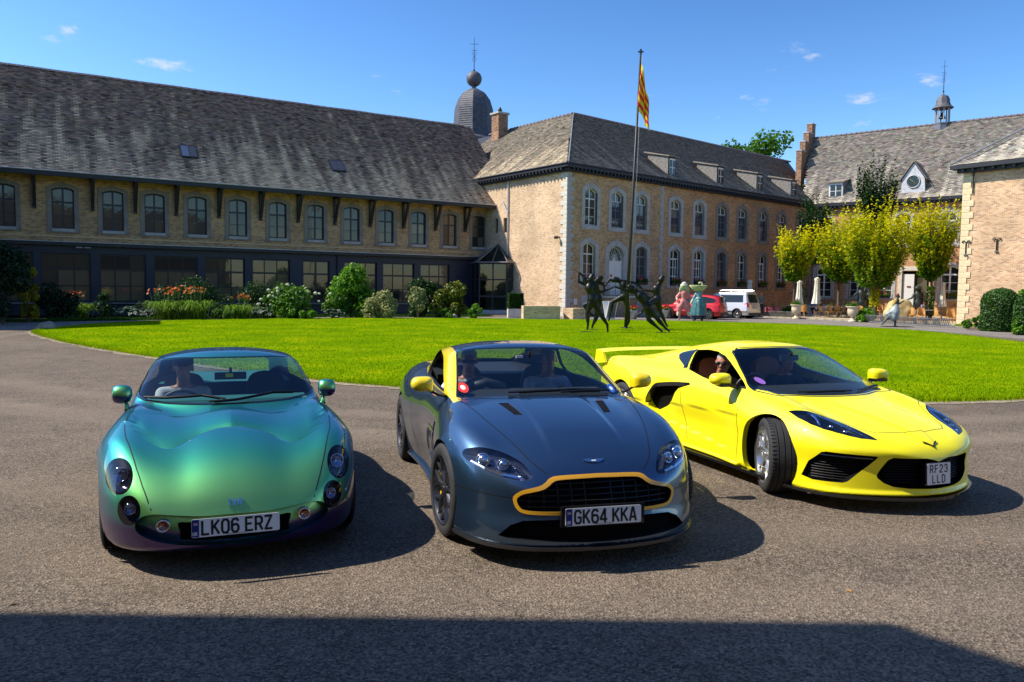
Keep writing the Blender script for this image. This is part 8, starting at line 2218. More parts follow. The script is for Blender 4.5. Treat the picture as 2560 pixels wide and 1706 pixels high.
 for pts in ([(-.15,.925),(.05,.935),(.33,.965),(.53,.952)],[(-.62,.945),(-.45,.948),(-.2,.965),(-.03,.94)]):
  P=[]
  for a,b in resample(pts,.04,False):
   h=cs.hit((3,abs(a),b-.004),(-1,0,0))
   if h:P.append(Vector((h[2][0]+.02,a,h[2][2]+.018)))
  mb=MB();mb.tube(P,.008,6);mb.tube([p+Vector((-.004,0,-.010))for p in P[1:-1]],.005,6)
  mb.build('wiper',M['black_trim'],root)
 # badge: three bright letters
 P,Nn=on_skin(cs,'front',(.0001,.455))
 zx=Nn;yx=Vector((0,1,0));up=zx.cross(yx)
 Mx=Matrix((yx,up,zx)).transposed()
 mb=MB();stroke_text(mb,'T',-.052,-.018,.036,.028,.009,0,.25);stroke_text(mb,'V',-.020,-.018,.036,.028,.009,0,.25);stroke_text(mb,'R',.014,-.018,.036,.028,.009,0,.25)
 mb2=MB()
 for i in range(0,len(mb.v),4):mb2.prism(mb.v[i:i+4],(0,0,0),(0,0,.006))
 b=mb2.build('badge',M['chrome'],root);b.matrix_local=Matrix.Translation(P+Nn*.002)@Mx.to_4x4()
 # number plate
 rot=Matrix((Vector((0,1,0)),Vector((-.12,0,.99)).normalized(),Vector((.99,0,.12)).normalized())).transposed()
 number_plate('number_plate',['LK06 ERZ'],root,(.895,0,.334),rot)
 # cabin
 mb=MB();mb.box((-1.55,0,.20),(2.3,1.3,.03));mb.build('cabin_floor',M['leather_black'],root)
 dsh=[(-.50,0,.84),(-.58,0,.925),(-.80,0,.93),(-.94,0,.88),(-.96,0,.72),(-.7,0,.6),(-.5,0,.7)]
 mb=MB();mb.prism(dsh,(0,-.6,0),(0,.6,0));mb.build('dashboard',M['dash_teal'],root,angle=30)
 mb=MB();mb.prism([(-2.25,0,.3),(-2.0,0,.9),(-2.75,0,.93),(-2.9,0,.6)],(0,-.6,0),(0,.6,0));mb.build('rear_shelf',M['dash_teal'],root)
 seat_mesh(root,-1.62,.36,M['leather_black'],h=.68);seat_mesh(root,-1.62,-.36,M['leather_black'],h=.68)
 steering_wheel(root,-.98,-.36,.80)
 mm=empty('rear_view_mirror');mm.parent=root;mm.location=(-.93,.02,1.075)
 mb=MB();mb.box((0,0,0),(.03,.25,.06));mb.tube([(.0,0,.02),(.03,0,.07)],.012,8);mb.build('mirror_shell',M['black_trim'],mm)
 mb=MB();mb.box((.018,-.01,.005),(.004,.06,.03));mb.build('toll_tag',mat('tag_yellow',(.7,.6,.02),.4),mm)
 return root,cs
TVR_POSE=(-2.033,5.62,R(-68.7))
tvr_root,tvr_cs=build_tvr(TVR_POSE)
# ================================================================ slate blue coupe with yellow trim
def ast_f(x,y,z):
 ay=np.abs(y)
 zc=cvs(x,[(-3.6,.70),(-3.45,.93),(-3.1,1.0),(-2.4,1.0),(-1.2,.97),(-.5,.955),(-.3,.935),(0,.89),(.3,.825),(.55,.74),(.70,.67),(.78,.61),(.84,.52),(.87,.4)],.06,False)
 sec=cvs(ay,[(0,0),(.05,0),(.3,-.008),(.45,-.018),(.58,-.032),(.70,-.028),(.80,-.055),(.88,-.12),(.95,-.24)])
 fs=cv(x,[(-3.6,.6),(-2.6,.55),(-2.3,.6),(-1.5,1.3),(-.8,1.3),(0,1.0),(.6,1.1),(.9,1.2)])
 ztop=zc+sec*fs
 # bonnet power bulge, two soft creases
 ztop=ztop+.012*sstep(.30,.24,ay)*sstep(-.5,-.2,x)*(1-sstep(.3,.7,x))
 w=cv(x,[(-3.6,.64),(-3.35,.80),(-2.9,.915),(-2.5,.935),(-2.0,.90),(-1.4,.865),(-.8,.875),(-.3,.915),(.05,.935),(.3,.92),(.55,.85),(.8,.66)])
 g=cv(z,[(.08,.90),(.2,.955),(.35,.985),(.5,1.0),(.62,.995),(.75,.965),(.88,.90),(1.0,.78)])
 # scooped door between the arches
 scoop=.03*gauss(x,-1.15,.6)*gauss(z,.42,.2)
 side=w*g-ay-scoop
 xn=cv(z,[(.08,.80),(.16,.90),(.22,.905),(.35,.875),(.5,.86),(.62,.82),(.72,.72),(.85,.5)])
 front=xn-cvs(ay,[(0,0),(.05,0),(.25,.02),(.45,.065),(.6,.14),(.72,.245),(.82,.40),(.92,.75)])-x
 rear=x+3.56-.28*(ay/.8)**2-cv(z,[(.1,.12),(.4,.0),(.7,.02),(.95,.12)])
 bot=z-cv(x,[(-3.6,.25),(-2.9,.15),(.4,.14),(.9,.135)])
 f=smin(ztop-z,side,cv(x,[(-3,.2),(-.5,.09),(.3,.10),(.9,.13)]))
 f=smin(f,front*.85,cv(z,[(.1,.03),(.4,.08),(.7,.12)]));f=smin(f,rear,.12);f=smin(f,bot,.03)
 zr=cv(x,[(-3.5,.85),(-3.2,.96),(-2.8,1.09),(-2.3,1.21),(-1.9,1.275),(-1.5,1.305),(-1.2,1.298),(-.9,1.265),(-.5,1.16)])-.055*(ay/.55)**2.6
 xs=x+.42*ay **2
 zw=.955+(-.42-xs)*.46
 top=smin(zr-z,zw-z,.04)
 yc=cv(x,[(-3.4,.40),(-3.0,.52),(-2.4,.66),(-1.8,.745),(-1.2,.765),(-.7,.745),(-.4,.70)])-.46*np.maximum(z-.95,0)
 cab=smin(top,(yc-ay)*.88,.05)
 cab=smin(cab,z-.5,.02);cab=smin(cab,rear-.02,.05)
 return smax(f,cab,.02)
def lamp_bowl(outl_pts,s,depth,m,parent,tilt=(-1,-.25,0),shrink=.9,name='lamp_bowl'):
 O=[Vector((q[2][0],q[2][1]*s,q[2][2]))for q in outl_pts if q]
 c=sum(O,Vector())/len(O);d=Vector((tilt[0],tilt[1]*s,tilt[2]))*depth
 A=[p.lerp(c,.04)+d*.35 for p in O];B=[p.lerp(c,.35)+d for p in O];k=len(O)
 mb=MB();mb.add([tuple(p)for p in O+A+B],[(i,(i+1)%k,k+(i+1)%k,k+i)for i in range(k)]+[(k+i,k+(i+1)%k,2*k+(i+1)%k,2*k+i)for i in range(k)]+[tuple(range(2*k,3*k))])
 mb.build(name,m,parent,smooth=True)
 return c,d
def projector(parent,c,n,r,name='projector_lens',ring='chrome',glass='lens'):
 Rm=Vector(n).to_track_quat('Z','Y').to_matrix();c=Vector(c)
 mb=MB();mb.lathe([(r*1.12,-.03),(r*1.15,.0),(r*1.02,.008),(r*.95,0),(r*.9,-.01)],24,close=False);mb.v=[tuple(Rm @Vector(v)+c)for v in mb.v]
 mb.build('reflector_ring',MAT[ring],parent,smooth=True)
 mb=MB();mb.lathe([(r*.95,-.004),(r*.8,.01),(r*.45,.02),(.0005,.023)],24,close=False);mb.v=[tuple(Rm @Vector(v)+c)for v in mb.v]
 mb.build(name,MAT['bulb'],parent,smooth=True)
def splitter(cs,zs,ymax,out,th,name,m,parent,n=40,zb=None):
 H=cs.project('front',[(float(y),zs)for y in np.linspace(.0005,ymax,n)]);P=[Vector(h[2])for h in H if h]
 A=np.array([tuple(p)for p in P]);N=cs.normal(A)
 O=[];I=[]
 for p,q in zip(P,N):
  nn=Vector((q[0],q[1],0)).normalized();O.append(p+nn*out);I.append(p-nn*.05)
 mb=MB()
 for sg in (1,-1):
  z0=zb if zb is not None else zs-th
  vs=[]
  for L,zz in ((O,z0+th),(O,z0),(I,z0),(I,z0+th)):vs +=[(p.x,p.y*sg,zz)for p in L]
  k=len(O);fs=[]
  for a in range(4):
   b=(a+1)%4
   fs +=[(a*k+i,a*k+i+1,b*k+i+1,b*k+i)for i in range(k-1)]
  mb.add(vs,fs)
 return mb.build(name,m,parent,angle=40)
def door_mirror(parent,s,loc,size,mcap,stalk,mst,name='door_mirror',yawd=0):
 """loc: centre of the housing; s side; size (depth, width, height)"""
 mr=empty(name);mr.parent=parent;mr.location=loc
 prof=smooth_loop([(-.5,-.30),(-.46,-.47),(-.1,-.5),(.3,-.42),(.5,-.15),(.5,.2),(.34,.44),(0,.5),(-.36,.47),(-.5,.25)],4)
 mb=MB();n=len(prof);L=[]
 for xx,sc_ in ((-.5,.96),(-.3,1.0),(.05,.97),(.3,.82),(.45,.5),(.5,.2)):
  L.append([(xx*size[0],p[0]*sc_*size[1]*s,p[1]*sc_*size[2])for p in prof])
 V=[q for l in L for q in l];F=[]
 for i in range(len(L)-1):
  for k in range(n):F.append((i*n+k,i*n+(k+1)%n,(i+1)*n+(k+1)%n,(i+1)*n+k))
 F.append(tuple((len(L)-1)*n+k for k in range(n)))
 mb.add(V,F);mb.build('mirror_housing',mcap,mr,smooth=True)
 mb=MB();mb.add([(-.47*size[0],p[0]*.94*size[1]*s,p[1]*.94*size[2])for p in prof],[tuple(range(n))]);mb.build('mirror_glass',MAT['chrome'],mr)
 mb=MB();mb.tube([Vector(p)for p in stalk],[.02,.016,.022][:len(stalk)]if len(stalk)==3 else .018,8,flat=.6);mb.build('mirror_stalk',mst,mr,smooth=True)
 return mr
def wipers(cs,parent,lines,r=.009,lift=.014):
 for pts in lines:
  P=[]
  for a,b in resample(pts,.04,False):
   h=cs.hit((3,abs(a),b),(-1,0,0))
   if h:P.append(Vector((h[2][0]+.012,a,h[2][2]+lift)))
  mb=MB();mb.tube(P,r,6);mb.tube([p+Vector((0,0,-.010))for p in P[2:-2]],r*.6,6)
  mb.build('wiper',MAT['black_trim'],parent)
def build_aston(pose,sc_):
 root=empty('sports_coupe',(pose[0],pose[1],0),pose[2],'slate blue coupe with yellow windscreen pillars, mirrors and grille surround, in the middle','car','sports cars parked in the forecourt')
 root.scale=(sc_,)*3
 cs=CarSurf(ast_f,-2.8,.25,.45,nr=40)
 M=MAT
 ws=[(0,.948),(.2,.946),(.4,.936),(.55,.926),(.645,.922),(.685,.93),(.645,1.03),(.612,1.13),(.588,1.205),(.555,1.240),(.42,1.254),(.2,1.262),(0,1.265)]
 hl=smooth_loop([(.812,.675),(.785,.703),(.71,.722),(.63,.715),(.54,.690),(.475,.655),(.440,.612),(.430,.578),(.462,.558),(.53,.560),(.61,.573),(.70,.598),(.775,.628),(.808,.650)],3)
 go=[(0,.590)]+smooth_loop([(0,.590),(.25,.584),(.318,.572),(.35,.549),(.388,.529),(.446,.515),(.504,.499),(.548,.466),(.553,.432),(.535,.386),(.498,.360),(.42,.352),(.25,.350),(0,.349)],4,False)[1:]
 gi=[(0,.567)]+smooth_loop([(0,.567),(.24,.561),(.300,.549),(.330,.528),(.372,.506),(.436,.492),(.494,.478),(.526,.456),(.531,.430),(.514,.396),(.484,.378),(.41,.372),(.25,.371),(0,.370)],4,False)[1:]
 li=[(0,.325),(.28,.322),(.42,.318),(.50,.312),(.575,.28),(.645,.21),(.60,.198),(.3,.182),(0,.178)]
 el=lambda cx,cy,rx,ry:[(cx+rx*math.cos(t),cy+ry*math.sin(t))for t in np.linspace(0,2*PI,40,endpoint=False)]
 sw=smooth_loop([(-.80,.935),(-1.05,1.045),(-1.30,1.135),(-1.47,1.175),(-1.75,1.195),(-2.02,1.175),(-2.05,.968),(-1.6,.955),(-1.2,.945)],3)
 qw=[(-2.10,1.165),(-2.4,1.085),(-2.62,1.01),(-2.60,.985),(-2.12,.970)]
 edge=lambda x:np.interp(x,[-3.3,-2.9,-2.4,-1.9,-1.5,-1.17,-.8,-.4],[.31,.38,.47,.54,.57,.59,.635,.68])
 rail=[(-.40,.90),(-.70,1.10),(-1.1,1.40),(-2.4,1.36),(-3.2,1.05),(-3.05,.975),(-2.7,.985),(-2.0,.952),(-1.2,.93),(-.72,.92),(-.55,.905)]
 regs=[dict(name='windscreen',view='front',poly=ws,nmin=.15,zmin=.9),
   dict(name='headlight',view='front',poly=hl,nmin=.0),
   dict(name='grille',view='front',poly=gi,nmin=-.3,step=.015),
   dict(name='grille_surround',view='front',poly=go,nmin=-.3,step=.015),
   dict(name='lower_intake',view='front',poly=li,nmin=-.3),
   dict(name='side_window',view='side',poly=sw,nmin=.2,zmin=.92),
   dict(name='quarter_window',view='side',poly=qw,nmin=.2,zmin=.92),
   dict(name='roof_rail',view='side',poly=rail,nmin=-1,zmin=.9,cond=lambda c:c[:,1]>edge(c[:,0])-.001),
   dict(name='rear_window',view='rear',poly=[(0,.99),(.44,.99),(.43,1.09),(.36,1.18),(0,1.20)],nmin=.1,zmin=.95),
   dict(name='bonnet_vent',view='top',poly=[(-.25,.425),(-.235,.352),(-.225,.350),(.066,.313),(.05,.372)],nmin=.5),
   dict(name='arch_front',view='side',poly=el(0,.33,.365,.365),nmin=.1,cond=lambda c:c[:,1]>.5),
   dict(name='arch_rear',view='side',poly=el(-2.6,.33,.375,.375),nmin=.1,cond=lambda c:c[:,1]>.5)]
 xs=np.linspace(-3.3,-.42,60)
 crease=[('top',[(float(a),float(edge(a)))for a in xs])]
 parts,outl=cut_car(cs,regs,crease)
 link('body',half_mesh('body',parts['body'],M['aston']),root)
 link('windscreen',half_mesh('windscreen',parts['windscreen'],M['glass_car']),root)
 link('rear_window',half_mesh('rear_window',parts['rear_window'],M['glass_car']),root)
 for s in (1,-1):
  link('roof_rail',half_mesh('roof_rail',parts['roof_rail'],M['yellow_pillar'],s),root)
  if s>0:link('side_window',half_mesh('side_window',parts['side_window'],M['glass_side'],s),root)
  link('quarter_window',half_mesh('quarter_window',parts['quarter_window'],M['glass_side'],s),root)
  h=link('headlight',half_mesh('headlight',parts['headlight'],M['lens'],s),root)
  c,d=lamp_bowl(outl['headlight'],s,.06,M['lamp_inner'],h)
  q=lambda y,z,dx:(lambda P:Vector((P.x+dx,P.y*s,P.z)))(on_skin(cs,'front',(y,z))[0])
  projector(h,q(.70,.648,-.05),(.92,.35*s,.25),.043,ring='bulb');projector(h,q(.585,.635,-.045),(.95,.25*s,.2),.034,ring='bulb')
  mb=MB()
  for k in range(9):
   t=k/8;P=q(.47+.07*t,.585+.07*t,-.02);mb.box(P,(.02,.03,.009))
  mb.build('led_strip',M['bulb'],h)['kind']='stuff'
  mb=MB();mb.tube([q(a,b,-.02)for a,b in [(.50,.568),(.60,.583),(.70,.608),(.77,.635)]],.012,6);mb.build('lamp_ledge',M['bulb'],h)
  outline_strip(outl['headlight'],(-.012,0,0),'lamp_gap',M['print_black'],h,mirror=False)if s>0 else None
  mv=link('bonnet_vent',half_mesh('bonnet_vent',(parts['bonnet_vent'][0]-np.array([0,0,.012]),parts['bonnet_vent'][1],parts['bonnet_vent'][2]),M['dark_void'],s),root)
  mb=MB()
  for k in range(12):
   t=(k+.5)/12;xx=-.235+.285*t;y0=.352-.035*t;y1=.418-.045*t
   z=on_skin(cs,'top',(xx,(y0+y1)/2))[0].z
   mb.box((xx,s*(y0+y1)/2,z-.006),(.009,(y1-y0),.006),M=Matrix.Rotation(R(30),3,'Y'))
  mb.build('vent_slats',M['black_trim'],mv)['kind']='stuff'
 outline_strip([h for h in outl['bonnet_vent']if h],(0,0,-.02),'vent_frame',M['gloss_black'],root)
 # grille: dark back, bright-edged bars, yellow surround standing proud
 V,N,F=parts['grille'];V2=V.copy();V2[:,0]-=.07
 g=link('grille',half_mesh('grille',(V2,N,F),M['dark_void']),root)
 outline_strip([h for h in outl['grille']if h],(-.08,0,0),'grille_throat',M['black_trim'],g)
 mb=MB()
 for z in (.395,.43,.465,.50,.535):
  ym={.395:.50,.43:.52,.465:.50,.50:.40,.535:.31}[z]
  P=[Vector(h[2])-Vector((.028,0,0))for h in cs.project('front',[(float(a),z)for a in np.linspace(.0005,ym,16)])if h]
  for sg in (1,-1):mb.tube([(p.x,p.y*sg,p.z)for p in P],.0055,5,flat=1)
 mb.build('grille_bars',M['alloy_black'],g)
 mb=MB()
 for y in (.09,.18,.27,.36,.45):
  zt=.555 if y<.3 else (.505 if y<.4 else .485)
  P=[Vector(h[2])-Vector((.034,0,0))for h in cs.project('front',[(y,float(a))for a in np.linspace(.375,zt,8)])if h]
  for sg in (1,-1):mb.tube([(p.x,p.y*sg,p.z)for p in P],.004,5)
 mb.build('grille_uprights',M['alloy_black'],g)
 link('grille_surround',half_mesh('grille_surround',parts['grille_surround'],M['yellow_trim'],off=.006),root)
 outline_strip([h for h in outl['grille']if h],(.006,0,0),'surround_inner_edge',M['yellow_trim'],root);outline_strip([h for h in outl['grille_surround']if h],(.006,0,0),'surround_outer_edge',M['yellow_trim'],root)
 V,N,F=parts['lower_intake'];V2=V.copy();V2[:,0]-=.06
 link('lower_intake',half_mesh('lower_intake',(V2,N,F),M['dark_void']),root)
 outline_strip([h for h in outl['lower_intake']if h],(-.07,0,0),'intake_return',M['carbon'],root)
 for nm in ('arch_front','arch_rear'):outline_strip([h for h in outl[nm]if h],(0,-.05,0),'arch_return',M['aston'],root)
 outline_strip([h for h in outl['side_window']if h],(0,-.035,0),'window_frame',M['black_trim'],root)
 wheel_well(root,0,.33,.385,.84,.5);wheel_well(root,-2.6,.33,.395,.86,.5)
 splitter(cs,.17,.86,.014,.022,'front_splitter',M['carbon'],root,zb=.128)
 for s in (1,-1):
  make_wheel('front_wheel',root,(0,s*.785,.335),.335,.245,.25,M['alloy_dark'],7,s,'y',R(6),M['cal_yellow'])
  make_wheel('rear_wheel',root,(-2.6,s*.79,.34),.34,.28,.25,M['alloy_dark'],7,s,'y',0,M['cal_yellow'])
  door_mirror(root,s,(-.70,s*.945,1.01),(.12,.175,.125),M['yellow_pillar'],[(-.02,-s*.06,-.05),(-.03,-s*.13,-.09),(-.04,-s*.19,-.10)],M['black_trim'])
  # side strake and sill
  mb=MB();mb.tube([on_skin(cs,'side',(x,z))[0]for x,z in [(-.50,.66),(-.62,.655),(-.8,.65),(-.98,.652)]],[.006,.009,.008,.003],6)
  mb.v=[(v[0],v[1]*s,v[2])for v in mb.v];mb.build('side_strake',M['chrome'],root)
  mb=MB();P=[on_skin(cs,'side',(x,.17))[0]for x in np.linspace(-2.15,-.45,12)]
  mb.tube([Vector((p.x,(p.y+.008)*s,.165))for p in P],.035,6,flat=.7);mb.build('side_skirt',M['aston'],root,smooth=True)
 pv=[(-.47,.74),(-.52,.70),(-.50,.60),(-.56,.57)]
 patch(cs,'side',[(-.50,.735),(-.60,.73),(-.60,.60),(-.52,.575),(-.48,.64)],.002,'side_vent',M['dark_void'],root,2)
 surf_ribbon(cs,'top',[(.755,.335),(.71,.385),(.64,.43),(.47,.49),(.27,.55),(.06,.60),(-.3,.665),(-.5,.69)],.007,.001,'bonnet_gap',M['print_black'],root)
 surf_ribbon(cs,'front',[(.55,.450),(.66,.455),(.78,.457),(.86,.45)],.006,.001,'bumper_gap',M['print_black'],root)
 surf_ribbon(cs,'side',[(-.62,.88),(-.60,.7),(-.56,.5),(-.6,.3),(-.66,.2)],.007,.001,'door_gap',M['print_black'],root)
 surf_ribbon(cs,'side',[(-1.95,.93),(-1.98,.7),(-1.9,.45),(-1.7,.3),(-1.66,.2)],.007,.001,'door_gap',M['print_black'],root)
 surf_ribbon(cs,'front',[(.001,.942),(.2,.940),(.4,.930),(.55,.921),(.645,.917),(.689,.926),(.650,1.03),(.617,1.13),(.592,1.209),(.558,1.245),(.422,1.259),(.2,1.267),(.001,1.270)],.016,.003,'windscreen_seal',M['gloss_black'],root)
 wipers(cs,root,[[(-.30,.955),(-.05,.965),(.25,.968),(.5,.955)],[(.12,.955),(.35,.955),(.58,.945)]])
 # winged badge
 P,Nn=on_skin(cs,'front',(.0001,.657));yx=Vector((0,1,0));up=Nn.cross(yx);Mx=Matrix((yx,up,Nn)).transposed()
 hw=[(0,.010),(.012,.010),(.014,.016),(.04,.017),(.075,.012),(.066,.002),(.045,-.009),(.025,-.013),(.012,-.016),(0,-.016)]
 mb=MB();mb.prism([(a,b,0)for a,b in hw]+[(-a,b,0)for a,b in hw[::-1][1:-1]],(0,0,0),(0,0,.006))
 b=mb.build('badge',M['chrome'],root);b.matrix_local=Matrix.Translation(P+Nn*.002)@Mx.to_4x4()
 mb=MB();mb.box((0,-.001,.0065),(.03,.007,.001));bb=mb.build('badge_bar',M['print_white'],b)
 rot=Matrix((Vector((0,1,0)),Vector((-.06,0,1)).normalized(),Vector((1,0,.06)).normalized())).transposed()
 mb=MB();mb.box((.895,-.0,.352),(.03,.56,.13));mb.build('plate_plinth',M['gloss_black'],root)
 number_plate('number_plate',['GK64 KKA'],root,(.916,0,.352),rot,w=.51)
 # cabin
 mb=MB();mb.box((-1.75,0,.22),(2.4,1.35,.03));mb.build('cabin_floor',M['leather_black'],root)
 mb=MB();mb.prism([(-.50,0,.90),(-.62,0,.93),(-.95,0,.935),(-1.10,0,.88),(-1.12,0,.72),(-.8,0,.6),(-.45,0,.8)],(0,-.62,0),(0,.62,0));mb.build('dashboard',M['leather_black'],root,angle=30)
 mb=MB();mb.tube([(-.95,-.52,.94),(-.97,-.36,.985),(-.95,-.2,.94)],.04,8);mb.build('instrument_hood',M['leather_black'],root,smooth=True)
 mb=MB();mb.prism([(-2.35,0,.3),(-2.15,0,.93),(-3.0,0,.97),(-3.1,0,.6)],(0,-.6,0),(0,.6,0));mb.build('rear_shelf',M['leather_black'],root)
 for y in (.38,-.38):seat_mesh(root,-1.75,y,M['leather_black'],h=.70)
 steering_wheel(root,-1.20,-.38,.84)
 mm=empty('rear_view_mirror');mm.parent=root;mm.location=(-1.02,.02,1.185)
 mb=MB();mb.box((0,0,0),(.03,.24,.065));mb.tube([(.0,0,.02),(.05,0,.055)],.012,8);mb.build('mirror_shell',M['black_trim'],mm)
 mb=MB();mb.box((.07,-.10,.02),(.01,.06,.025));mb.build('toll_tag',M['print_white'],mm)
 # windscreen stickers
 red=mat('sticker_red',(.65,.03,.02),.4);blu=mat('sticker_blue',(.03,.12,.5),.4)
 def st(y,z,r,m,sg):
  o=patch(cs,'front',[(y+r*math.cos(a),z+r*.8*math.sin(a))for a in np.linspace(0,2*PI,24,endpoint=False)],.0022,'windscreen_sticker',m,root,sg,step=.02)[0]
  patch(cs,'front',[(y+r*.45*math.cos(a),z+r*.35*math.sin(a))for a in np.linspace(0,2*PI,16,endpoint=False)],.003,'sticker_emblem',M['print_white'],o,sg,step=.02)
 st(.625,.985,.042,red,-1);st(.625,.962,.035,blu,1)
 return root,cs
AST_POSE=(.383,5.91,R(-75.9))
ast_root,ast_cs=build_aston(AST_POSE,1.025)
# ================================================================ yellow mid-engined coupe
def vet_f(x,y,z):
 ay=np.abs(y)
 zc=cvs(x,[(-3.75,.70),(-3.6,.90),(-3.3,.965),(-2.6,1.0),(-1.5,.97),(-.6,.90),(-.1,.835),(.15,.79),(.45,.73),(.7,.665),(.85,.61),(.95,.55),(1.02,.47),(1.06,.36)],.06,False)
 sec=cvs(ay,[(0,0),(.05,0),(.28,-.006),(.45,-.022),(.58,-.012),(.70,.006),(.80,-.02),(.88,-.085),(.95,-.20),(1.02,-.35)])
 fs=cv(x,[(-3.75,.3),(-2.8,.15),(-2.3,.35),(-1.5,1.1),(-.6,1.0),(-.2,1.0),(.2,1.15),(.6,1.0),(.9,.5),(1.05,.3)])
 ztop=zc+sec*fs
 ztop=ztop-.05*sstep(.55,.9,ay)*sstep(.3,.95,x)
 # bonnet centre ridges running to the badge
 rid=cv(x,[(-.2,.27),(.3,.20),(.75,.09),(.95,.05)])
 ztop=ztop-.010*sstep(rid-.02,rid+.02,ay)*sstep(-.1,.2,x)*(1-sstep(.8,1.0,x))
 w=cv(x,[(-3.75,.76),(-3.5,.87),(-3.0,.95),(-2.6,.975),(-2.1,.94),(-1.5,.895),(-.9,.89),(-.4,.93),(0,.96),(.3,.955),(.6,.90),(.85,.78),(1.0,.64)])
 g=cv(z,[(.08,.92),(.2,.965),(.32,.975),(.45,.985),(.6,1.0),(.75,.98),(.9,.93),(1.0,.86)])
 scoop=.028*gauss(x,-1.25,.62)*gauss(z,.42,.16)+.05*gauss(x,-1.9,.22)*gauss(z,.66,.16)
 side=w*g-ay-scoop+.012*sstep(-.012,.012,z-(.655+.05*x))*sstep(-.3,-.6,x)*sstep(.95,.75,z)-.012*sstep(-.012,.012,z-(.245-.10*(x+.5)))*sstep(-.42,-.7,x)
 xn=cv(z,[(.08,.90),(.14,1.03),(.2,1.0),(.35,1.0),(.5,1.03),(.56,1.0),(.66,.86),(.8,.5)])
 front=xn-cvs(ay,[(0,0),(.05,0),(.2,.025),(.4,.10),(.6,.215),(.75,.34),(.85,.50),(.95,.85)])-x
 rear=x+3.66-.18*(ay/.9)**2-cv(z,[(.1,.12),(.4,.03),(.8,.0),(1.0,.05)])
 bot=z-cv(x,[(-3.7,.22),(-2.9,.14),(.4,.13),(1.0,.15)])
 f=smin(ztop-z,side,cv(x,[(-3.7,.10),(-2.5,.12),(-.5,.07),(.3,.09),(.9,.08)]))
 f=smin(f,front*.85,.05);f=smin(f,rear,.08);f=smin(f,bot,.03)
 zr=cv(x,[(-3.6,.93),(-3.2,.99),(-2.6,1.10),(-2.0,1.21),(-1.5,1.268),(-1.15,1.27),(-.85,1.24),(-.5,1.14)])-.07*(ay/.52)**2.4
 xs=x+.55*ay **2
 zw=.815+(-.02-xs)*.43
 top=smin(zr-z,zw-z,.04)
 yc=cv(x,[(-3.5,.50),(-3.0,.60),(-2.4,.70),(-1.9,.76),(-1.3,.785),(-.7,.77),(-.3,.72),(0,.62)])-.62*np.maximum(z-.9,0)
 cab=smin(top,(yc-ay)*.85,.04)
 cab=smin(cab,z-.5,.02);cab=smin(cab,rear-.02,.05)
 return smax(f,cab,.03)
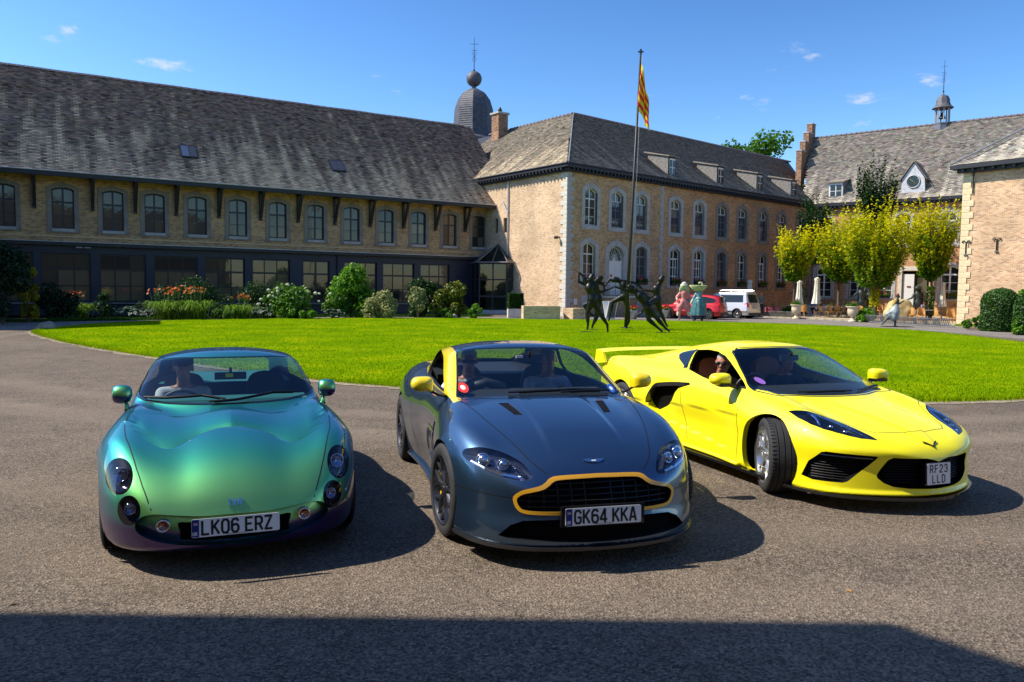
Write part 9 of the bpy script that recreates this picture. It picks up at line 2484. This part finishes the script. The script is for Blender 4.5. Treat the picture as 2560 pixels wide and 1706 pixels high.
def build_vette(pose,sc_):
 root=empty('mid_engined_sports_car',(pose[0],pose[1],0),pose[2],'lemon yellow wedge-shaped sports car with front wheels turned, rightmost of the three','car','sports cars parked in the forecourt')
 root.scale=(sc_,)*3
 cs=CarSurf(vet_f,-2.9,.3,.42,nf=54,nr=40)
 M=MAT
 ws=[(0,.842),(.36,.842),(.60,.848),(.70,.856),(.755,.872),(.69,.96),(.63,1.06),(.575,1.14),(.535,1.19),(.48,1.212),(.3,1.226),(0,1.232)]
 hl=[(.13,.805),(.20,.735),(.25,.675),(.31,.620),(.40,.565),(.53,.515),(.68,.478),(.79,.452),(.812,.445),(.80,.475),(.75,.565),(.69,.63),(.61,.695),(.52,.752),(.41,.792),(.27,.812)]
 si=[(.875,.25),(.855,.384),(.82,.475),(.80,.486),(.687,.484),(.515,.478),(.50,.470),(.555,.388),(.621,.313),(.672,.250),(.70,.235),(.84,.228)]
 cg=[(0,.435),(.05,.450),(.12,.464),(.395,.472),(.43,.45),(.49,.318),(.485,.295),(.44,.255),(.372,.226),(.25,.212),(0,.205)]
 el=lambda cx,cy,rx,ry:[(cx+rx*math.cos(t),cy+ry*math.sin(t))for t in np.linspace(0,2*PI,40,endpoint=False)]
 sw=[(-.50,.872),(-.62,.935),(-.80,1.025),(-.95,1.095),(-1.08,1.145),(-1.26,1.175),(-1.45,1.18),(-1.64,1.165),(-1.60,1.0),(-1.555,.958),(-1.218,.910),(-.853,.872)]
 qw=[(-1.68,1.162),(-1.80,1.145),(-1.92,1.115),(-1.95,1.09),(-1.88,1.04),(-1.65,.968),(-1.60,.966),(-1.64,1.02)]
 blade=[(-2.16,.53),(-2.10,.64),(-2.04,.72),(-1.97,.756),(-1.7,.795),(-1.40,.828),(-1.36,.815),(-1.56,.752),(-1.62,.70),(-1.68,.60),(-1.78,.53),(-1.98,.44),(-2.08,.46)]
 regs=[dict(name='windscreen',view='front',poly=ws,nmin=.15,zmin=.8),
   dict(name='headlight',view='top',poly=hl,nmin=.0,cond=lambda c:c[:,2]>.5),
   dict(name='side_intake',view='front',poly=si,nmin=-.3,xmin=.3),
   dict(name='grille',view='front',poly=cg,nmin=-.3),
   dict(name='side_window',view='side',poly=sw,nmin=.2,zmin=.84),
   dict(name='quarter_window',view='side',poly=qw,nmin=.2,zmin=.84),
   dict(name='air_scoop',view='side',poly=blade,nmin=-.5,cond=lambda c:c[:,1]>.5),
   dict(name='arch_front',view='side',poly=el(0,.335,.375,.375),nmin=-.2,cond=lambda c:c[:,1]>.5),
   dict(name='arch_rear',view='side',poly=el(-2.72,.34,.385,.385),nmin=-.2,cond=lambda c:c[:,1]>.5)]
 parts,outl=cut_car(cs,regs,[])
 link('body',half_mesh('body',parts['body'],M['vette']),root)
 link('windscreen',half_mesh('windscreen',parts['windscreen'],M['glass_car']),root)
 for s in (1,-1):
  if s>0:link('side_window',half_mesh('side_window',parts['side_window'],M['glass_side'],s),root)
  link('quarter_window',half_mesh('quarter_window',parts['quarter_window'],M['gloss_black'],s),root)
  h=link('headlight',half_mesh('headlight',parts['headlight'],M['lens'],s),root)
  O=[Vector((q[2][0],q[2][1]*s,q[2][2]))for q in outl['headlight']if q];c=sum(O,Vector())/len(O);k=len(O)
  A=[p+Vector((-.01,-.008*s,-.03))for p in O];B=[p.lerp(c,.3)+Vector((-.03,-.02*s,-.05))for p in O]
  mb=MB();mb.add([tuple(p)for p in O+A+B],[(i,(i+1)%k,k+(i+1)%k,k+i)for i in range(k)]+[(k+i,k+(i+1)%k,2*k+(i+1)%k,2*k+i)for i in range(k)]+[tuple(range(2*k,3*k))])
  mb.build('lamp_bowl',M['gloss_black'],h,smooth=True)
  q=lambda x,y,dz:(lambda P:Vector((P.x,P.y*s,P.z+dz)))(on_skin(cs,'top',(x,y))[0])
  mb=MB();mb.tube([q(.26,.70,-.012),q(.33,.645,-.012),(q(.42,.60,-.012)),q(.56,.55,-.012),q(.70,.51,-.012),q(.785,.475,-.012)],[.012,.012,.011,.010,.009,.006],6,flat=.5);mb.build('daylight_strip',M['bulb'],h)
  mb=MB();mb.tube([q(.30,.68,-.014),q(.38,.70,-.016),q(.46,.735,-.014)],[.016,.014,.01],6,flat=.6);mb.build('lamp_blade',M['bulb'],h)
  for (a,b)in ((.50,.66),(.60,.60)):projector(h,q(a,b,-.035),(.8,.2*s,.55),.024,ring='gloss_black')
  V,N,F=parts['air_scoop'];V2=V.copy();V2[:,1]-=.07
  sc2=link('air_scoop',half_mesh('air_scoop',(V2,N,F),M['dark_void'],s),root)
  Q=[on_skin(cs,'side',p)[0]for p in smooth_loop([(-2.14,.55),(-2.09,.65),(-2.02,.735),(-1.9,.765),(-1.65,.80),(-1.38,.822)],4,False)]
  mb=MB();k=len(Q);vs=[]
  for off,dz in ((.022,.014),(.026,-.03),(-.05,-.035),(-.01,.012)):vs +=[(p.x,(p.y+off*(1-.8*(i/k)**2))*s,p.z+dz)for i,p in enumerate(Q)]
  fs=[]
  for a in range(4):
   b=(a+1)%4;fs +=[(a*k+i,a*k+i+1,b*k+i+1,b*k+i)for i in range(k-1)]
  mb.add(vs,fs);mb.build('scoop_blade',M['gloss_black'],root,angle=40)
 outline_strip([h for h in outl['air_scoop']if h],(0,-.075,0),'scoop_return',M['vette'],root)
 for nm,dd in (('side_intake',.09),('grille',.09)):
  V,N,F=parts[nm];V2=V.copy();V2[:,0]-=dd-.01
  g=link(nm,half_mesh(nm,(V2,N,F),M['dark_void'],'both' if nm =='grille' else 1),root)
  if nm !='grille':link(nm,half_mesh(nm,(V2,N,F),M['dark_void'],-1),root)
  outline_strip([h for h in outl[nm]if h],(-dd,0,0),'intake_return',M['gloss_black'],g)
  mb=MB()
  rng=np.arange(.255,.47,.022)
  for z in rng:
   y0,y1=(0.0005,.40)if nm =='grille' else (.60,.83)
   P=[Vector(h[2])-Vector((.05,0,0))for h in cs.project('front',[(float(a),float(z))for a in np.linspace(y0,y1,10)])if h]
   for sg in (1,-1):mb.tube([(p.x,p.y*sg,p.z)for p in P],.0035,4)
  mb.build('intake_mesh',M['black_trim'],g)['kind']='stuff'
 for s in (1,-1):   # horizontal vane across each side intake
  P=[Vector(h[2])-Vector((.008,0,0))for h in cs.project('front',[(a,.455-.0*a)for a in np.linspace(.53,.82,12)])if h]
  mb=MB();mb.tube([(p.x,p.y*s,p.z)for p in P],.011,6,flat=.6);mb.build('intake_vane',M['gloss_black'],root)
 for nm in ('arch_front','arch_rear'):outline_strip([h for h in outl[nm]if h],(0,-.05,0),'arch_return',M['vette'],root)
 outline_strip([h for h in outl['side_window']if h],(0,-.035,0),'window_frame',M['gloss_black'],root)
 outline_strip([h for h in outl['quarter_window']if h],(0,-.01,0),'quarter_frame',M['gloss_black'],root)
 surf_ribbon(cs,'side',[(-1.655,.962),(-1.655,1.0),(-1.67,1.08),(-1.665,1.165)],.045,.004,'window_post',M['gloss_black'],root)
 wheel_well(root,0,.335,.40,.86,.45);wheel_well(root,-2.72,.34,.40,.9,.45)
 splitter(cs,.165,.93,.022,.026,'front_splitter',M['gloss_black'],root,zb=.115)
 for s in (1,-1):
  make_wheel('front_wheel',root,(0.01,s*.815,.335),.335,.26,.25,M['alloy_silver'],5,s,'y',R(-25))
  make_wheel('rear_wheel',root,(-2.72,s*.80,.345),.345,.31,.255,M['alloy_silver'],5,s,'y')
  door_mirror(root,s,(-.62,s*.985,.955),(.12,.205,.125),M['vette'],[(-.02,-s*.05,-.05),(-.0,-s*.12,-.075),(.03,-s*.2,-.085)],M['gloss_black'])
  mb=MB();mb.box((-.60,s*.945,.905),(.10,.16,.03));mb.build('mirror_base',M['gloss_black'],root)
  mb=MB();P=[on_skin(cs,'side',(x,.17))[0]for x in np.linspace(-2.3,-.42,14)]
  mb.tube([Vector((p.x,(p.y+.012)*s,.162))for p in P],.04,6,flat=.6);mb.build('side_skirt',M['vette'],root,smooth=True)
 # rear wing on two end pillars
 mb=MB();P=[(-3.46,-.88,1.005),(-3.50,-.6,1.018),(-3.52,0,1.022),(-3.50,.6,1.018),(-3.46,.88,1.005)]
 P=smooth_loop(P,4,False)
 vs=[]
 for dx,dz in ((.09,.0),(.0,.022),(-.10,.028),(-.10,.012),(.0,-.006)):vs +=[(p[0]+dx,p[1],p[2]+dz)for p in P]
 k=len(P);fs=[]
 for a in range(5):
  b=(a+1)%5;fs +=[(a*k+i,a*k+i+1,b*k+i+1,b*k+i)for i in range(k-1)]
 fs +=[tuple(a*k for a in range(5)),tuple(a*k+k-1 for a in range(5))[::-1]]
 mb.add(vs,fs);wg=mb.build('rear_wing',M['vette'],root,angle=40)
 for s in (1,-1):mb=MB();mb.prism([(-3.38,0,1.01),(-3.56,0,1.03),(-3.60,0,.84),(-3.30,0,.88)],(0,s*.86,0),(0,s*.895,0));mb.build('wing_endplate',M['vette'],wg)
 # lines of the panels
 surf_ribbon(cs,'top',[(.765,.001),(.76,.12),(.715,.37),(.63,.445),(.50,.50),(.34,.57),(.22,.63),(.10,.745),(-.12,.79),(-.35,.845)],.006,.001,'bonnet_gap',M['print_black'],root)
 surf_ribbon(cs,'side',[(-.36,.84),(-.43,.77),(-.45,.6),(-.44,.45),(-.47,.3),(-.485,.2)],.007,.001,'door_gap',M['print_black'],root)
 surf_ribbon(cs,'side',[(-1.60,.93),(-1.60,.84),(-1.50,.70),(-1.48,.5),(-1.42,.32),(-1.38,.22)],.007,.001,'door_gap',M['print_black'],root)
 surf_ribbon(cs,'front',[(.001,.836),(.36,.836),(.60,.842),(.70,.850),(.762,.868),(.696,.96),(.636,1.06),(.580,1.142),(.540,1.194),(.482,1.218),(.3,1.232),(.001,1.238)],.016,.002,'windscreen_seal',M['gloss_black'],root)
 wipers(cs,root,[[(-.42,.858),(-.1,.866),(.15,.862)],[(.25,.862),(.45,.868),(.68,.872)]])
 # badge: dark swept-wing mark
 P,Nn=on_skin(cs,'front',(.0001,.565));yx=Vector((0,1,0));up=Nn.cross(yx);Mx=Matrix((yx,up,Nn)).transposed()
 hw=[(0,-.028),(.010,-.016),(.045,.014),(.075,.026),(.066,.008),(.028,-.010),(.012,-.03),(0,-.046)]
 mb=MB();mb.prism([(a,b,0)for a,b in hw]+[(-a,b,0)for a,b in hw[::-1][1:-1]],(0,0,0),(0,0,.006))
 b=mb.build('badge',M['gloss_black'],root);b.matrix_local=Matrix.Translation(P+Nn*.003)@Mx.to_4x4()
 rot=Matrix((Vector((0,1,0)),Vector((-.05,0,1)).normalized(),Vector((1,0,.05)).normalized())).transposed()
 mb=MB();mb.box((.985,.0,.335),(.05,.27,.19));mb.build('plate_plinth',M['gloss_black'],root)
 number_plate('number_plate',['RF23','LLD'],root,(1.018,0,.335),rot,w=.25,h=.175,band=False,ch=.060,adv=.052,wd=.010,small=False)
 mb=MB();mb.box((-1.4,0,.22),(2.0,1.4,.03));mb.build('cabin_floor',M['leather_black'],root)
 mb=MB();mb.prism([(-.25,0,.80),(-.35,0,.845),(-.75,0,.865),(-.90,0,.82),(-.92,0,.66),(-.6,0,.55),(-.25,0,.7)],(0,-.66,0),(0,.66,0));mb.build('dashboard',M['leather_black'],root,angle=30)
 mb=MB();mb.prism([(-2.0,0,.3),(-1.88,0,1.03),(-2.2,0,1.0),(-2.4,0,.6)],(0,-.54,0),(0,.54,0));mb.build('rear_bulkhead',M['leather_black'],root)
 for y in (.38,-.38):seat_mesh(root,-1.52,y,M['leather_tan'],h=.72)
 steering_wheel(root,-1.0,-.38,.80)
 mm=empty('rear_view_mirror');mm.parent=root;mm.location=(-.88,.02,1.13)
 mb=MB();mb.box((0,0,0),(.03,.22,.06));mb.tube([(.0,0,.02),(.05,0,.055)],.012,8);mb.build('mirror_shell',M['black_trim'],mm)
 pur=mat('sticker_purple',(.22,.10,.42),.4)
 y,z,r=.61,.945,.034
 patch(cs,'front',[(y+r*math.cos(a),z+r*.8*math.sin(a))for a in np.linspace(0,2*PI,24,endpoint=False)],.0022,'windscreen_sticker',pur,root,-1,step=.02)
 return root,cs
VET_POSE=(3.212,7.373,R(-70))
vet_root,vet_cs=build_vette(VET_POSE,1.01)
# ---------------------------------------------------------------- the people in the cars (their own top-level things)
def car_frame(pose,sc_=1.0):return Matrix.Translation((pose[0],pose[1],0))@Matrix.Rotation(pose[2],4,'Z')@Matrix.Scale(sc_,4)
def occupant(pose,sc_,x,y,zh,label,arms,face=(1,0,0),**kw):
 M4=car_frame(pose,sc_);o=M4 @Vector((x,y,.34))
 root=empty('person',o,pose[2],label,'person','people sitting in the sports cars')
 h=zh-.34
 J=dict(head=(.05,0,h),neck=(.0,0,h-.16),chest=(-.02,0,h-.36),pelvis=(.03,0,.10),
    sl=(.0,.17,h-.22),sr=(.0,-.17,h-.22),hl=(.10,.09,.08),hr=(.10,-.09,.08),kl=(.45,.13,.16),kr=(.45,-.13,.16),al=(.62,.13,-.05),ar=(.62,-.13,-.05))
 J.update(arms)
 person(root,J,face=face,shades=kw.pop('shades',False),vox=.011,**kw)
 return root
shirtw=mat('white_shirt',(.62,.63,.66),.8,bump=.2,bump_s=40);shirtd=mat('dark_shirt',(.03,.035,.05),.8);shirtb=mat('pale_blue_shirt',(.5,.58,.72),.8,bump=.2,bump_s=40)
trd=mat('dark_trousers',(.03,.03,.04),.85)
def wheel_arms(dx,h):return dict(el=(.18,.22,h-.42),wl=(.42,.15,h-.34),er=(.18,-.22,h-.42),wr=(.42,-.15,h-.34))
occupant(TVR_POSE,1,-1.50,-.36,1.09,'driver in dark shirt and cap behind the wheel of the green-violet car',wheel_arms(0,.75),shirt=shirtw,trousers=trd,cap=shirtd,shades=False,skin=SKIN)
occupant(AST_POSE,1.025,-1.62,-.40,1.13,'grey-haired driver in sunglasses with hand on the open window of the slate blue coupe',
   dict(el=(.18,.20,.38),wl=(.40,.12,.46),er=(.16,-.28,.50),wr=(.36,-.34,.54)),shirt=shirtw,trousers=trd,hair=HAIRG,shades=True,face=(1,-.25,0),skin=SKIN_T)
occupant(AST_POSE,1.025,-1.66,.38,1.13,'passenger in a pale shirt in the slate blue coupe',dict(el=(.12,.24,.42),wl=(.32,.08,.30),er=(.12,-.24,.42),wr=(.32,-.08,.30)),shirt=shirtb,trousers=trd,hair=HAIRG,skin=SKIN)
occupant(VET_POSE,1.01,-1.38,-.47,1.045,'short-haired driver in sunglasses looking out of the yellow car window',wheel_arms(0,.73),shirt=mat('brown_shirt',(.16,.07,.04),.8),trousers=trd,hair=HAIRG,shades=True,face=(.62,-.78,0),skin=SKIN_T)
occupant(VET_POSE,1.01,-1.40,.38,1.06,'passenger in the yellow car, dim behind the windscreen',dict(el=(.12,.24,.40),wl=(.32,.08,.28),er=(.12,-.24,.40),wr=(.32,-.08,.28)),shirt=shirtd,trousers=trd,hair=HAIRD,skin=SKIN)
